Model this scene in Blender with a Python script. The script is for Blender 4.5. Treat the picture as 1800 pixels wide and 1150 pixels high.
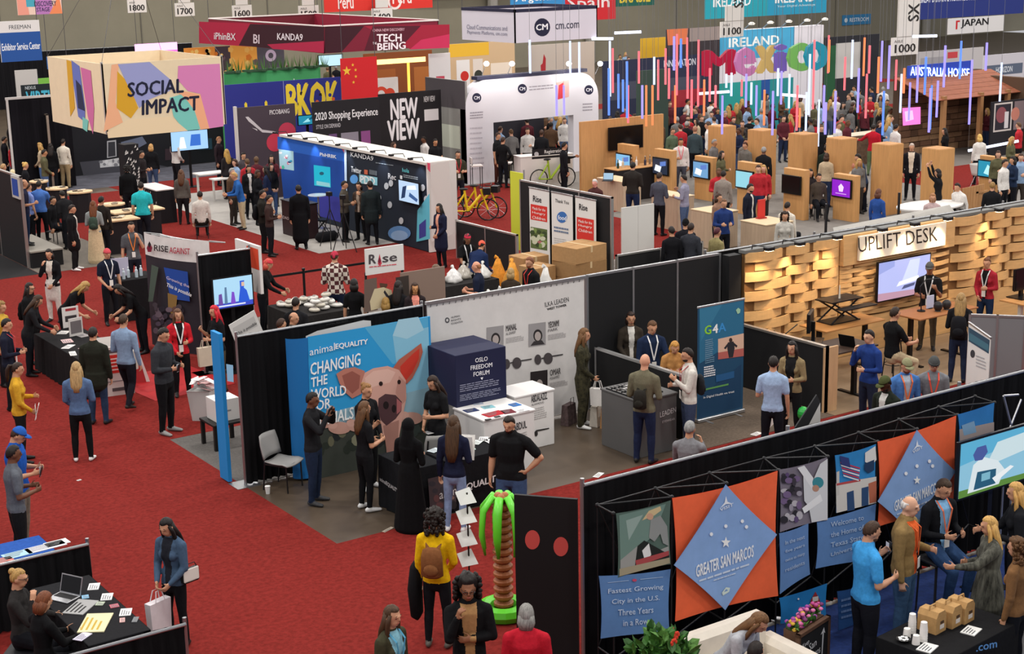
import bpy, math, random, time
import numpy as np
T0 = time.time()
for o in list(bpy.data.objects): bpy.data.objects.remove(o)
S = bpy.context.scene
C = S.collection
RND = random.Random(7)
# ---------------------------------------------------------------- camera (solved from the hall's two booth directions)
FPX, HC = 2746.44, 8.15
YAW, PITCH, ROLL = [math.radians(a) for a in (55.726, 13.826, -1.177)]
FW = np.array([math.cos(YAW)*math.cos(PITCH), math.sin(YAW)*math.cos(PITCH), -math.sin(PITCH)])
RT0 = np.array([math.sin(YAW), -math.cos(YAW), 0.0]); UP0 = np.cross(RT0, FW)
CR = RT0*math.cos(ROLL)+UP0*math.sin(ROLL); CU = -RT0*math.sin(ROLL)+UP0*math.cos(ROLL)
from mathutils import Matrix, Vector
cam = bpy.data.cameras.new('camera'); camo = bpy.data.objects.new('camera', cam); C.objects.link(camo)
camo.matrix_world = Matrix([[CR[0], CU[0], -FW[0], 0], [CR[1], CU[1], -FW[1], 0], [CR[2], CU[2], -FW[2], HC], [0, 0, 0, 1]])
cam.sensor_width = 36; cam.sensor_fit = 'HORIZONTAL'; cam.lens = FPX/1800*36; cam.clip_end = 400
S.camera = camo
# ---------------------------------------------------------------- world, hall lamps, exposure
w = bpy.data.worlds.new('world'); S.world = w; w.use_nodes = True
w.node_tree.nodes['Background'].inputs[0].default_value = (.95, .95, 1.0, 1)
w.node_tree.nodes['Background'].inputs[1].default_value = 0.52
S.view_settings.view_transform = 'Standard'; S.view_settings.look = 'None'
S.view_settings.gamma = 1; S.view_settings.exposure = 0.0; S.view_settings.use_curve_mapping = False
def srgb(h):
    h = h.lstrip('#'); out = []
    for i in (0, 2, 4):
        c = int(h[i:i+2], 16)/255
        out.append(c/12.92 if c <= .04045 else ((c+.055)/1.055)**2.4)
    return tuple(out)
def lamp(name, loc, power, size, col=(1, .95, .88), kind='AREA', rot=None, shape='DISK'):
    l = bpy.data.lights.new(name, kind); l.energy = power; l.color = col
    if kind == 'AREA': l.shape = shape; l.size = size
    elif kind == 'SPOT': l.shadow_soft_size = size; l.spot_size = math.radians(75); l.spot_blend = .7
    else: l.shadow_soft_size = size
    o = bpy.data.objects.new(name, l); C.objects.link(o); o.location = loc
    if rot: o.rotation_euler = rot
    return o
for ix in range(8):
    for iy in range(8):
        lamp('high_bay_lamp', (-4+ix*10.5, 3+iy*10.5, 14.5), 560, 1.6)
# ---------------------------------------------------------------- helpers: pixels of the photograph -> places in the hall
def ray(x, y): return FW*FPX+CR*(x-900)-CU*(y-575)
def gp(x, y, z=0.0):
    d = ray(x, y); t = (z-HC)/d[2]; return (d[0]*t, d[1]*t, z)
def onX(x, y, X): d = ray(x, y); t = X/d[0]; return (X, d[1]*t, HC+d[2]*t)
def onY(x, y, Y): d = ray(x, y); t = Y/d[1]; return (d[0]*t, Y, HC+d[2]*t)
# ---------------------------------------------------------------- materials
MC = {}
def mat(col, rough=.75, var=.0, scale=30, metal=0, emit=0, bump=0, spec=.3, kind=None):
    if not isinstance(col, str): return col
    key = (col, rough, var, scale, metal, emit, bump, spec, kind)
    if key in MC: return MC[key]
    m = bpy.data.materials.new(('glow_' if emit else 'mat_')+col+('_'+kind if kind else '')); m.use_nodes = True
    nt = m.node_tree; b = nt.nodes['Principled BSDF']; c = srgb(col)
    b.inputs['Base Color'].default_value = (*c, 1); b.inputs['Roughness'].default_value = rough
    b.inputs['Metallic'].default_value = metal; b.inputs['Specular IOR Level'].default_value = spec
    if emit:
        b.inputs['Emission Color'].default_value = (*c, 1); b.inputs['Emission Strength'].default_value = emit
        b.inputs['Base Color'].default_value = (*[x*.15 for x in c], 1)
    if var or bump:
        tc = nt.nodes.new('ShaderNodeTexCoord'); mp = nt.nodes.new('ShaderNodeMapping'); nz = nt.nodes.new('ShaderNodeTexNoise')
        nt.links.new(tc.outputs['Object'], mp.inputs[0]); nt.links.new(mp.outputs[0], nz.inputs['Vector'])
        nz.inputs['Scale'].default_value = scale; nz.inputs['Detail'].default_value = 6; nz.inputs['Roughness'].default_value = .65
        if kind == 'hair': mp.inputs['Scale'].default_value = (1, 1, .12)
        if kind == 'wood': mp.inputs['Scale'].default_value = (1, 1, .10)
        if kind == 'woodh': mp.inputs['Scale'].default_value = (.08, 1, 1)
        if kind == 'drape': mp.inputs['Scale'].default_value = (1, 1, .02)
        if var:
            mx = nt.nodes.new('ShaderNodeMix'); mx.data_type = 'RGBA'
            rp = nt.nodes.new('ShaderNodeMapRange'); rp.inputs[1].default_value = .32; rp.inputs[2].default_value = .68
            nt.links.new(nz.outputs['Fac'], rp.inputs[0]); nt.links.new(rp.outputs[0], mx.inputs[0])
            mx.inputs[6].default_value = (*[x*(1-var) for x in c], 1); mx.inputs[7].default_value = (*[min(1, x*(1+var)) for x in c], 1)
            nt.links.new(mx.outputs[2], b.inputs['Base Color'])
        if bump:
            bp = nt.nodes.new('ShaderNodeBump'); bp.inputs['Strength'].default_value = bump; bp.inputs['Distance'].default_value = .02
            nt.links.new(nz.outputs['Fac'], bp.inputs['Height']); nt.links.new(bp.outputs[0], b.inputs['Normal'])
    MC[key] = m; return m
def cloth(c): return mat(c, .9, .14, 22, bump=.25, spec=.12)
def drape(c='141416'): return mat(c, .95, .3, 9, kind='drape', spec=.08)
def wood(c='c89a68', k='wood'): return mat(c, .6, .10, 14, kind=k)
def metal(c='b9babc', r=.35): return mat(c, r, metal=.85)
def plain(c): return mat(c, .7)
def hairm(c): return mat(c, .55, .45, 60, kind='hair', bump=.4)
# ---------------------------------------------------------------- mesh builder
class MB:
    def __init__(s): s.v = []; s.f = []; s.m = []; s.cur = 0; s.sm = []; s.smooth = False
    def add(s, vs, fs):
        b = len(s.v); s.v += [tuple(p) for p in vs]
        for f in fs: s.f.append(tuple(i+b for i in f)); s.m.append(s.cur); s.sm.append(s.smooth)
        return s
    def box(s, x0, x1, y0, y1, z0, z1, b=0):
        if not b:
            return s.add([(x, y, z) for z in (z0, z1) for y in (y0, y1) for x in (x0, x1)],
                         [(0, 2, 3, 1), (4, 5, 7, 6), (0, 1, 5, 4), (2, 6, 7, 3), (0, 4, 6, 2), (1, 3, 7, 5)])
        vs = []
        ix = {}
        for i, (x, sx) in enumerate(((x0, 1), (x1, -1))):
            for j, (y, sy) in enumerate(((y0, 1), (y1, -1))):
                for k, (z, sz) in enumerate(((z0, 1), (z1, -1))):
                    for a in range(3):
                        p = [x+sx*b, y+sy*b, z+sz*b]; p[a] = (x, y, z)[a]
                        ix[i, j, k, a] = len(vs); vs.append(p)
        fs = []
        for a in range(3):
            o1, o2 = [(1, 2), (2, 0), (0, 1)][a]
            for e in (0, 1):
                q = []
                for (p1, p2) in ((0, 0), (1, 0), (1, 1), (0, 1)):
                    t = [0, 0, 0]; t[a] = e; t[o1] = p1; t[o2] = p2; q.append(ix[(*t, a)])
                fs.append(tuple(q if e else q[::-1]))
        for a in range(3):      # edges along axis a
            o1, o2 = [(1, 2), (2, 0), (0, 1)][a]
            for p1 in (0, 1):
                for p2 in (0, 1):
                    t0 = [0, 0, 0]; t0[o1] = p1; t0[o2] = p2; t1 = list(t0); t1[a] = 1
                    q = [ix[(*t0, o1)], ix[(*t1, o1)], ix[(*t1, o2)], ix[(*t0, o2)]]
                    fs.append(tuple(q if (p1 != p2) else q[::-1]))
        for i in (0, 1):
            for j in (0, 1):
                for k in (0, 1):
                    q = [ix[i, j, k, a] for a in range(3)]; fs.append(tuple(q if (i+j+k) % 2 == 1 else q[::-1]))
        return s.add(vs, fs)
    def cyl(s, p0, p1, r0, r1=None, n=10, caps=True):
        r1 = r0 if r1 is None else r1
        return s.tube([p0, p1], [r0, r1], n, caps)
    def tube(s, pts, rad, n=8, caps=True, up=None, closed=False):
        P = [np.array(p, float) for p in pts]; k = len(P)
        if not isinstance(rad, (list, tuple)): rad = [rad]*k
        vs = []; prev = None
        for i in range(k):
            t = P[min(i+1, k-1)]-P[max(i-1, 0)]
            if closed: t = P[(i+1) % k]-P[i-1]
            t /= (np.linalg.norm(t)+1e-9)
            if prev is None:
                a = np.array(up if up is not None else ((0, 0, 1) if abs(t[2]) < .9 else (1, 0, 0)), float)
            else: a = prev
            a = a-t*np.dot(a, t); a /= (np.linalg.norm(a)+1e-9); prev = a
            b = np.cross(t, a); r = rad[i]; ra, rb = r if isinstance(r, tuple) else (r, r)
            for j in range(n):
                q = 2*math.pi*j/n; vs.append(P[i]+a*ra*math.cos(q)+b*rb*math.sin(q))
        fs = [(i*n+j, i*n+(j+1) % n, (i+1)*n+(j+1) % n, (i+1)*n+j) for i in range(k-1) for j in range(n)]
        if closed: fs += [((k-1)*n+j, (k-1)*n+(j+1) % n, (j+1) % n, j) for j in range(n)]
        elif caps: fs += [tuple(range(n))[::-1], tuple((k-1)*n+j for j in range(n))]
        return s.add(vs, fs)
    def lathe(s, prof, c=(0, 0, 0), n=14, sx=1, sy=1):
        vs = [(c[0]+r*sx*math.cos(2*math.pi*j/n), c[1]+r*sy*math.sin(2*math.pi*j/n), c[2]+z) for r, z in prof for j in range(n)]
        k = len(prof)
        fs = [(i*n+j, i*n+(j+1) % n, (i+1)*n+(j+1) % n, (i+1)*n+j) for i in range(k-1) for j in range(n)]
        fs += [tuple(range(n))[::-1], tuple((k-1)*n+j for j in range(n))]
        return s.add(vs, fs)
    def ell(s, c, rx, ry, rz, n=12, m=8):
        return s.lathe([(max(1e-3, math.sin(math.pi*i/m)), -math.cos(math.pi*i/m)*rz) for i in range(m+1)], c, n, rx, ry)
    def prism(s, poly, y0, y1):   # polygon in x,z extruded along y
        n = len(poly)
        vs = [(x, y0, z) for x, z in poly]+[(x, y1, z) for x, z in poly]
        return s.add(vs, [tuple(range(n)), tuple(range(2*n-1, n-1, -1))]+[(i, i+n, (i+1) % n+n, (i+1) % n) for i in range(n)])
    def slab(s, poly, z0, z1):    # polygon in x,y extruded along z
        n = len(poly)
        vs = [(x, y, z0) for x, y in poly]+[(x, y, z1) for x, y in poly]
        return s.add(vs, [tuple(range(n))[::-1], tuple(range(n, 2*n))]+[(i, (i+1) % n, (i+1) % n+n, i+n) for i in range(n)])
    def mesh(s, name, mats):
        me = bpy.data.meshes.new(name); me.from_pydata(s.v, [], s.f)
        for m in (mats if isinstance(mats, list) else [mats]): me.materials.append(m)
        if isinstance(mats, list): me.polygons.foreach_set('material_index', s.m)
        if any(s.sm): me.polygons.foreach_set('use_smooth', s.sm)
        me.validate(); me.update()
        return me
    def build(s, name, mats, parent=None, loc=None, rz=0):
        return put(name, s.mesh(name, mats), parent, loc, rz)
def put(name, me, parent=None, loc=None, rz=0):
    o = bpy.data.objects.new(name, me); C.objects.link(o)
    if parent is not None: o.parent = parent
    if loc is not None: o.location = loc
    if rz: o.rotation_euler = (0, 0, rz)
    return o
def rzf(P, deg):     # turn of an object at P whose front (-y) looks deg from the camera (90 = right of frame)
    d = -np.array(P[:2]); d = d/np.linalg.norm(d); r = np.array([-d[1], d[0]]); r = r if np.dot(r, RT0[:2]) > 0 else -r
    f = d*math.cos(math.radians(deg))+r*math.sin(math.radians(deg)); return math.atan2(f[0], -f[1])
def tag(o, label=None, cat=None, group=None, kind=None):
    if label: o['label'] = label
    if cat: o['category'] = cat
    if group: o['group'] = group
    if kind: o['kind'] = kind
    return o
def thing(name, label, cat, loc=(0, 0, 0), rz=0, group=None):
    o = bpy.data.objects.new(name, None); C.objects.link(o); o.empty_display_size = .1
    o.location = loc; o.rotation_euler = (0, 0, rz)
    return tag(o, label, cat, group)
def dup(root, loc, rz=0, label=None, sub=True):
    r = root.copy(); C.objects.link(r); r.location = loc; r.rotation_euler = (0, 0, rz)
    if label: r['label'] = label
    for ch in root.children:
        c = ch.copy(); C.objects.link(c); c.parent = r
        for g in ch.children:
            d = g.copy(); C.objects.link(d); d.parent = c
    return r
def bx(name, m, parent, x0, x1, y0, y1, z0, z1, b=0):
    return MB().box(x0, x1, y0, y1, z0, z1, b).build(name, m, parent)
# ---------------------------------------------------------------- upright faces that carry print: x along, z up, front is -y
TEXTS = []
RB = math.radians(-90)
class Face:
    def __init__(s, root, ox, oy, rz=0, d=0.0, parent=None):
        s.root = root; s.par = parent or root; s.o = np.array([ox, oy]); s.rz = rz; s.k = 0
        s.ux = np.array([math.cos(rz), math.sin(rz)]); s.n = np.array([math.sin(rz), -math.cos(rz)]); s.d = d
        s.layers = MB(); s.mats = []
    def uv(s, px, py):
        dd = ray(px, py); o = s.o+s.n*s.d; t = np.dot(o, s.n)/np.dot(dd[:2], s.n)
        return (float(np.dot(dd[:2]*t-s.o, s.ux)), float(HC+dd[2]*t))
    def _m(s, col):
        m = mat(col, .75) if isinstance(col, str) else col
        if m not in s.mats: s.mats.append(m)
        return s.mats.index(m)
    def polyuv(s, pts, col):
        s.k += 1; s.layers.cur = s._m(col); y = -(s.d+.003+.0005*s.k)
        s.layers.add([(u, y, v) for u, v in pts], [tuple(range(len(pts)))])
        return s
    def poly(s, pts, col): return s.polyuv([s.uv(*p) for p in pts], col)
    def disc(s, c, rx, ry, col, n=18):     # pixel centre, pixel radii
        return s.poly([(c[0]+rx*math.cos(2*math.pi*i/n), c[1]+ry*math.sin(2*math.pi*i/n)) for i in range(n)], col)
    def blobs(s, pts, r, cols, n=9, seed=1):
        q = random.Random(seed)
        for (x, y) in pts: s.disc((x+q.uniform(-1, 1), y+q.uniform(-1, 1)), r*q.uniform(.6, 1.3), r*q.uniform(.6, 1.3), q.choice(cols), n)
    def lines(s, bl, br, tl, n, col, fill=.55, ragged=.25, seed=3):   # rows of print too small to read
        q = random.Random(seed); A, B, D = [np.array(s.uv(*p)) for p in (bl, br, tl)]
        for i in range(n):
            v0 = (i+.2)/n; v1 = v0+fill/n; w_ = 1-q.random()*ragged; x = 0
            s.k = max(s.k, 6)
            while x < w_:
                e = min(w_, x+q.uniform(.06, .2)); P = lambda a, b: tuple(A+(B-A)*a+(D-A)*b)
                s.polyuv([P(x, v0), P(e, v0), P(e, v1), P(x, v1)], col); s.k -= 1; x = e+.02
    def text(s, txt, bl, br, tl, col, bold=0.0, name='lettering', depth=0, font=1):
        A, B, D = [np.array(s.uv(*p)) for p in (bl, br, tl)]
        s.textuv(txt, A, B, D, col, bold, name, depth); return s
    def textuv(s, txt, A, B, D, col, bold=0.0, name='lettering', depth=0):
        TEXTS.append((txt, np.array(A), np.array(B), np.array(D), mat(col, .7) if isinstance(col, str) else col, bold, name, s.par, -(s.d+.06 if depth else s.d+.003+.0005*(s.k+3)), depth))
    def done(s, name='printed_graphic'):
        if s.layers.v: s.layers.build(name, s.mats, s.par)
        return s
def flush_texts():
    tmp = []
    for t in TEXTS:
        cu = bpy.data.curves.new('t', 'FONT'); cu.body = t[0]; cu.resolution_u = 2; cu.offset = min(0, t[5]); cu.align_x = 'LEFT'
        cu.space_line = .85
        o = bpy.data.objects.new('t', cu); C.objects.link(o); tmp.append(o)
    dg = bpy.context.evaluated_depsgraph_get()
    for t, o in zip(TEXTS, tmp):
        me = bpy.data.meshes.new_from_object(o.evaluated_get(dg)); n = len(me.vertices)
        co = np.empty(n*3); me.vertices.foreach_get('co', co); co = co.reshape(-1, 3)
        if t[5] > 0:     # heavier strokes: the same outline laid down a few times, a hair apart
            fs0 = [tuple(p.vertices) for p in me.polygons]; sh = [(-t[5], 0), (t[5], 0), (0, t[5]*.6), (0, -t[5]*.6), (0, 0)]
            co = np.concatenate([co+np.array([dx, dy, 0]) for dx, dy in sh]); me = bpy.data.meshes.new('t'); me.from_pydata(co.tolist(), [], [tuple(i+k*n for i in f_) for k in range(5) for f_ in fs0]); n = len(co)
        lo, hi = co.min(0), co.max(0); a = (co[:, 0]-lo[0])/(hi[0]-lo[0]+1e-9); b = (co[:, 1]-lo[1])/(hi[1]-lo[1]+1e-9)
        A, B, D = t[1:4]; uv = A+a[:, None]*(B-A)+b[:, None]*(D-A)
        out = np.stack([uv[:, 0], np.full(n, t[8]), uv[:, 1]], 1)
        if t[5] > 0: out[:, 1] -= np.repeat(np.arange(5)*.0004, n//5)
        if t[9]:     # letters with thickness
            fs = [tuple(p.vertices) for p in me.polygons]; from collections import Counter
            ec = Counter(); 
            for f_ in fs:
                for i in range(len(f_)): ec[f_[i], f_[(i+1) % len(f_)]] += 1
            side = [(b_, a_, a_+n, b_+n) for (a_, b_) in ec if (b_, a_) not in ec]
            back = out.copy(); back[:, 1] += t[9]
            me2 = bpy.data.meshes.new(t[6]); me2.from_pydata(np.concatenate([out, back]).tolist(), [], fs+side); me = me2; me.update()
        else: me.vertices.foreach_set('co', out.ravel())
        me.materials.clear(); me.materials.append(t[4]); me.update(); me.name = t[6]
        put(t[6], me, t[7])
    for o in tmp:
        cu = o.data; bpy.data.objects.remove(o); bpy.data.curves.remove(cu)
    TEXTS.clear()
# ---------------------------------------------------------------- people
def V(*a): return np.array(a, float)
def nrm(v): return v/(np.linalg.norm(v)+1e-9)
def RX(a): c, s = math.cos(a), math.sin(a); return np.array([[1, 0, 0], [0, c, -s], [0, s, c]])
def RZ(a): c, s = math.cos(a), math.sin(a); return np.array([[c, -s, 0], [s, c, 0], [0, 0, 1]])
ARMS = dict(down=((.17, .02, -1), (.06, -.2, -1)), back=((.2, .3, -1), (.0, .0, -1)), hold=((.2, -.02, -1), (-.42, -.9, .1)), low=((.16, -.1, -1), (-.4, -.62, -.6)),
            phone=((.16, -.28, -1), (-.28, -.75, .7)), face=((.12, -.6, -.8), (-.34, -.12, 1)), hip=((.62, .22, -.8), (-.62, -.3, -.62)),
            reach=((.14, -.65, -.8), (-.02, -.9, -.45)), cross=((.22, -.2, -1), (-1, -.42, .12)), rest=((.2, -.5, -.9), (-.35, -.95, -.06)),
            cam=((.35, -.75, -.5), (-.55, -.25, .8)), out=((.25, -.75, -.55), (.15, -1, .05)), side=((.7, -.3, -.6), (.5, -.7, -.1)), wide=((.5, .05, -.9), (.25, -.5, -.8)), raise_=((.3, -.5, .5), (0, -.3, 1)))
class Body:
    def __init__(s): s.mb = MB(); s.seg = []
    def chain(s, pts, rad, tags, side=(1, 0, 0), n=10):
        P = [np.array(p, float) for p in pts]; R_ = [r if isinstance(r, tuple) else (r, r) for r in rad]
        if isinstance(tags, str): tags = [tags]*(len(P)-1)
        d0 = nrm(P[0]-P[1]); d1 = nrm(P[-1]-P[-2]); k0 = min(R_[0]); k1 = min(R_[-1]); sc = lambda r, f_: (r[0]*f_, r[1]*f_)
        s.mb.tube([P[0]+d0*k0*.8, P[0]+d0*k0*.5]+P+[P[-1]+d1*k1*.5, P[-1]+d1*k1*.8], [sc(R_[0], .45), sc(R_[0], .84)]+R_+[sc(R_[-1], .84), sc(R_[-1], .45)], n, True, up=side)
        for i in range(len(P)-1):
            t = nrm(P[i+1]-P[i]); a = np.array(side, float); a = nrm(a-t*np.dot(a, t)); b = np.cross(t, a)
            s.seg.append((P[i], P[i+1], R_[i], R_[i+1], a, b, tags[i]))
    def ell(s, c, r, M, tg):
        k = len(s.mb.v); s.mb.ell((0, 0, 0), *r, n=14, m=10)
        for i in range(k, len(s.mb.v)): s.mb.v[i] = tuple(M@np.array(s.mb.v[i])+c)
        ax = M@V(0, 0, 1); hz = max(0, r[2]-max(r[0], r[1]))
        s.seg.append((c-ax*hz, c+ax*hz, (r[0], r[1]), (r[0], r[1]), M@V(1, 0, 0), M@V(0, 1, 0), tg))
    def classify(s, P, slots):
        best = np.full(len(P), 1e9); out = np.zeros(len(P), int)
        for p0, p1, r0, r1, a, b, tg in s.seg:
            d = p1-p0; L = np.dot(d, d)+1e-12; t = np.clip((P-p0)@d/L, 0, 1); o = P-p0-t[:, None]*d
            ra = r0[0]+(r1[0]-r0[0])*t; rb = r0[1]+(r1[1]-r0[1])*t; mn = np.minimum(ra, rb)
            ca, cb = o@a, o@b; rest = np.maximum(0, (o*o).sum(1)-ca*ca-cb*cb)
            k = (np.sqrt((ca/ra)**2+(cb/rb)**2+rest/mn**2)-1)*mn
            w_ = k < best; best[w_] = k[w_]; out[w_] = slots.index(tg)
        return out
SLOTS = ['skin', 'top', 'bot', 'shoe', 'inner']; TAGS = SLOTS+['torso', 'thigh']
def make_body(sp, vox):
    B = Body(); h = sp['h']; g = sp.get('build', 1.0); fem = sp.get('fem', 0); pose = sp.get('legs', 'stand'); q = h*g
    T = {'sit': .29, 'stool': .47}.get(pose, .505)*h
    hip = V(0, 0, T); lean = math.radians(sp.get('lean', 0)); M = RX(lean)
    up = lambda x, y, z: hip+M@V(x, y, z-.505*h)
    topt = 'top'; sl = sp.get('sl', 'L'); low = 'top' if sp.get('dress') else 'bot'
    cw = {'thick': 1.1, 'coat': 1.12}.get(sp.get('fit'), 1.0)
    # torso
    zz = [.47, .52, .56, .62, .69, .75, .79, .82, .838]
    rx = [.080, .092, .090, .083, .093, .101, .098, .078, .048] if not fem else [.082, .094, .088, .071, .080, .088, .085, .068, .042]
    ry = [.062, .068, .066, .060, .068, .071, .066, .054, .044] if not fem else [.064, .070, .062, .053, .066, .070, .060, .048, .040]
    hem = sp.get('hem', .50)
    B.chain([up(0, .004*h*(i % 2), z*h) for i, z in enumerate(zz)], [(a*q*cw, b*q*cw*1.02) for a, b in zip(rx, ry)],
            'torso', n=16)
    sw = .090 if fem else .102
    for sx in (-1, 1): B.chain([up(sx*.035*h, .004*h, .828*h), up(sx*sw*.7*q, .003*h, .808*h), up(sx*sw*q, 0, .790*h)], [.028*q*cw, .033*q*cw, .034*q*cw], topt)
    if fem: 
        for sx in (-1, 1): B.ell(up(sx*.038*q, -.046*q, .715*h), (.040*q, .030*q, .040*q), M, topt)
    B.chain([up(0, .006*h, .825*h), up(0, -.006*h, .89*h)], [(.037*q, .039*q), (.033*h, .035*h)], 'top' if sp.get('robe') else 'skin')
    # head
    Mh = M@RX(-lean*.6)@RZ(math.radians(sp.get('hy', 0)))@RX(math.radians(sp.get('hp', 8)))
    nk = up(0, 0, .875*h); hc = nk+Mh@V(0, -.012*h, .060*h); E = lambda x, y, z: hc+Mh@(V(x, y, z)*h)
    B.ell(hc+Mh@V(0, .004*h, .006*h), (.0435*h, .0535*h, .060*h), Mh, 'skin')
    B.ell(E(0, -.016, -.030), (.032*h, .034*h, .036*h), Mh, 'skin')
    B.ell(E(0, -.054, -.006), (.0075*h, .012*h, .013*h), Mh@RX(.35), 'skin')
    B.ell(E(0, -.048, .013), (.030*h, .008*h, .006*h), Mh, 'skin')
    B.ell(E(0, -.049, -.029), (.012*h, .005*h, .0045*h), Mh, 'skin')
    for sx in (-1, 1): B.ell(E(sx*.0445, .004, -.004), (.006*h, .011*h, .016*h), Mh, 'skin')
    if sp.get('robe'):
        B.ell(E(0, .016, .006), (.056*h, .058*h, .072*h), Mh, 'top')
        B.chain([E(0, .02, -.03), up(0, .01*h, .84*h), up(0, 0, .78*h)], [(.05*h, .05*h), (.06*h, .056*h), (.09*h, .07*h)], 'top', n=14)
    # arms
    ra, la = sp.get('arms', ('down', 'down'))
    hands = {}
    for sx, an in ((-1, ra), (1, la)):
        u, f = ARMS[an] if isinstance(an, str) else an
        sh = up(sx*(sw+.003)*q, .0, .788*h); u = nrm(M@V(u[0]*sx, u[1], u[2])) if pose != 'x' else u; f = nrm(V(f[0]*sx, f[1], f[2]))
        el = sh+u*.170*h; wr = el+f*.148*h; sk = {'L': 1, 'S': .55, 'N': 0}[sl]; th = 1.16*cw
        up_t = topt if sk > 0 else 'skin'; fo_t = topt if sk == 1 else 'skin'
        if sk == .55:
            md = sh+u*.115*h
            B.chain([sh, md], [.036*q*cw, .034*q*cw], up_t); B.chain([sh+u*.09*h, el], [.025*q, .0225*q], 'skin')
            B.chain([el-u*.008*h, el+f*.05*h, wr], [.0225*q, .0225*q, .0155*h], 'skin')
        else:
            k = th if sk else 1
            B.chain([sh, sh+u*.08*h, el], [.034*q*k, .030*q*k, .0255*q*k], up_t)
            B.chain([el-u*.01*h, el+f*.05*h, wr-f*.006*h], [.0245*q*k, .0235*q*k, .0175*h*k], fo_t)
        # hand: palm, four fingers, thumb
        nn = V(-sx, .35, .1); nn = nrm(nn-f*np.dot(nn, f)); s_ = np.cross(f, nn); s_ = s_ if np.dot(s_, V(0, -.7, .7)) > 0 else -s_
        B.chain([wr-f*.015*h, wr+f*.012*h, wr+f*.05*h], [(.014*h, .012*h), (.021*h, .0115*h), (.022*h, .0095*h)], 'skin', side=s_)
        rf = max(.0054*h, vox*.72); cu = math.radians(sp.get('curl', 28))
        for i, (off, ln) in enumerate(((.0175, .040), (.006, .046), (-.006, .043), (-.0175, .034))):
            b0 = wr+f*.044*h+s_*off*h; d1 = nrm(f*math.cos(cu)+nn*math.sin(cu)+s_*off*6); d2 = nrm(f*math.cos(cu*2.3)+nn*math.sin(cu*2.3)+s_*off*4)
            B.chain([b0, b0+d1*ln*.55*h, b0+d1*ln*.55*h+d2*ln*.5*h], [rf*1.06, rf, rf*.85], 'skin', n=7)
        t0 = wr+f*.010*h+s_*.014*h; d1 = nrm(f*.6+s_*.75+nn*.25); d2 = nrm(f*.85+s_*.35+nn*.35)
        B.chain([t0, t0+d1*.024*h, t0+d1*.024*h+d2*.026*h], [rf*1.3, rf*1.15, rf*.9], 'skin', n=7)
        hands[sx] = wr+f*.06*h
    # legs
    lw = {'slim': .92, 'wide': 1.25, 'reg': 1.06}[sp.get('cut', 'reg')]
    skirt = sp.get('skirt'); bare = sp.get('bare')
    for sx in (-1, 1):
        hj = hip+V(sx*.050*q, 0, -.01*h)
        if pose in ('sit', 'stool'):
            kn = hj+V(sx*.03*h, -.235*h, -.012*h if pose == 'sit' else -.07*h); an = kn+V(0, .02*h, -(kn[2]-.045*h)) if pose == 'sit' else kn+V(0, .05*h, -.235*h)
        elif pose == 'walk':
            s2 = sx*sp.get('step', 1)
            kn = hj+V(0, -.075*h if s2 > 0 else -.005*h, -.212*h); an = kn+V(0, -.02*h if s2 > 0 else .12*h, 0); an[2] = .045*h if s2 > 0 else .085*h
        elif pose == 'squat':
            kn = hj+V(sx*.04*h, -.17*h, -.06*h); an = V(kn[0], kn[1]+.12*h, .045*h)
        else:
            w_ = sp.get('stance', .012); kn = hj+V(sx*w_*h, -.008*h, -.215*h); an = V(kn[0]+sx*w_*h*.6, .012*h, .045*h)
            if pose == 'contra' and sx > 0: kn = kn+V(.012*h, -.035*h, .004*h); an = an+V(.02*h, -.02*h, 0)
        lt = 'skin' if bare else low
        B.chain([hj+V(0, 0, .02*h), hj+(kn-hj)*.5, kn], [(.050*q*lw, .060*q*lw), (.047*q*lw, .051*q*lw), .037*q*lw], 'thigh' if not bare else 'skin')
        d = an-kn
        B.chain([kn, kn+d*.35, kn+d*.75, an+V(0, 0, .0*h)], [.0355*q*lw, .036*q*lw, .028*q*max(lw, .98), .0235*q*max(lw, .95)*(1.12 if lw > .95 else 1)], lt)
        fd = nrm(V(sx*.18, -1, 0)) if pose != 'x' else V(0, -1, 0)
        ft = an+V(0, 0, -.018*h); tz = -.012*h if pose != 'walk' or an[2] < .06*h else -.035*h
        B.chain([ft-fd*.026*h, ft+fd*.01*h, ft+fd*.06*h+V(0, 0, tz*.6), ft+fd*.105*h+V(0, 0, tz)], [(.020*h, .021*h), (.0235*h, .026*h), (.026*h, .018*h), (.020*h, .0125*h)], 'shoe', side=np.cross(fd, V(0, 0, 1)))
        B.chain([an+V(0, 0, .012*h), ft+V(0, 0, -.004*h)], [.022*h, .024*h], 'shoe')
    if skirt:      # (top z, hem z, hem half-width, slot)
        z0, z1, wd, tg = skirt
        if pose in ('stand', 'contra', 'walk'):
            dp = .02*h if pose == 'walk' else 0
            B.chain([up(0, 0, z0*h), V(0, 0, (z0*.6+z1*.4)*h) if z0 < .55 else up(0, 0, .54*h), V(0, dp, z1*h)], [(.088*q*cw, .066*q*cw), (.100*q*cw, .078*q*cw), (wd*h, wd*.8*h)], tg, n=16)
    top_local = hc+Mh@V(0, .004*h, .068*h)
    return B, hc, Mh, top_local, hands, up
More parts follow.
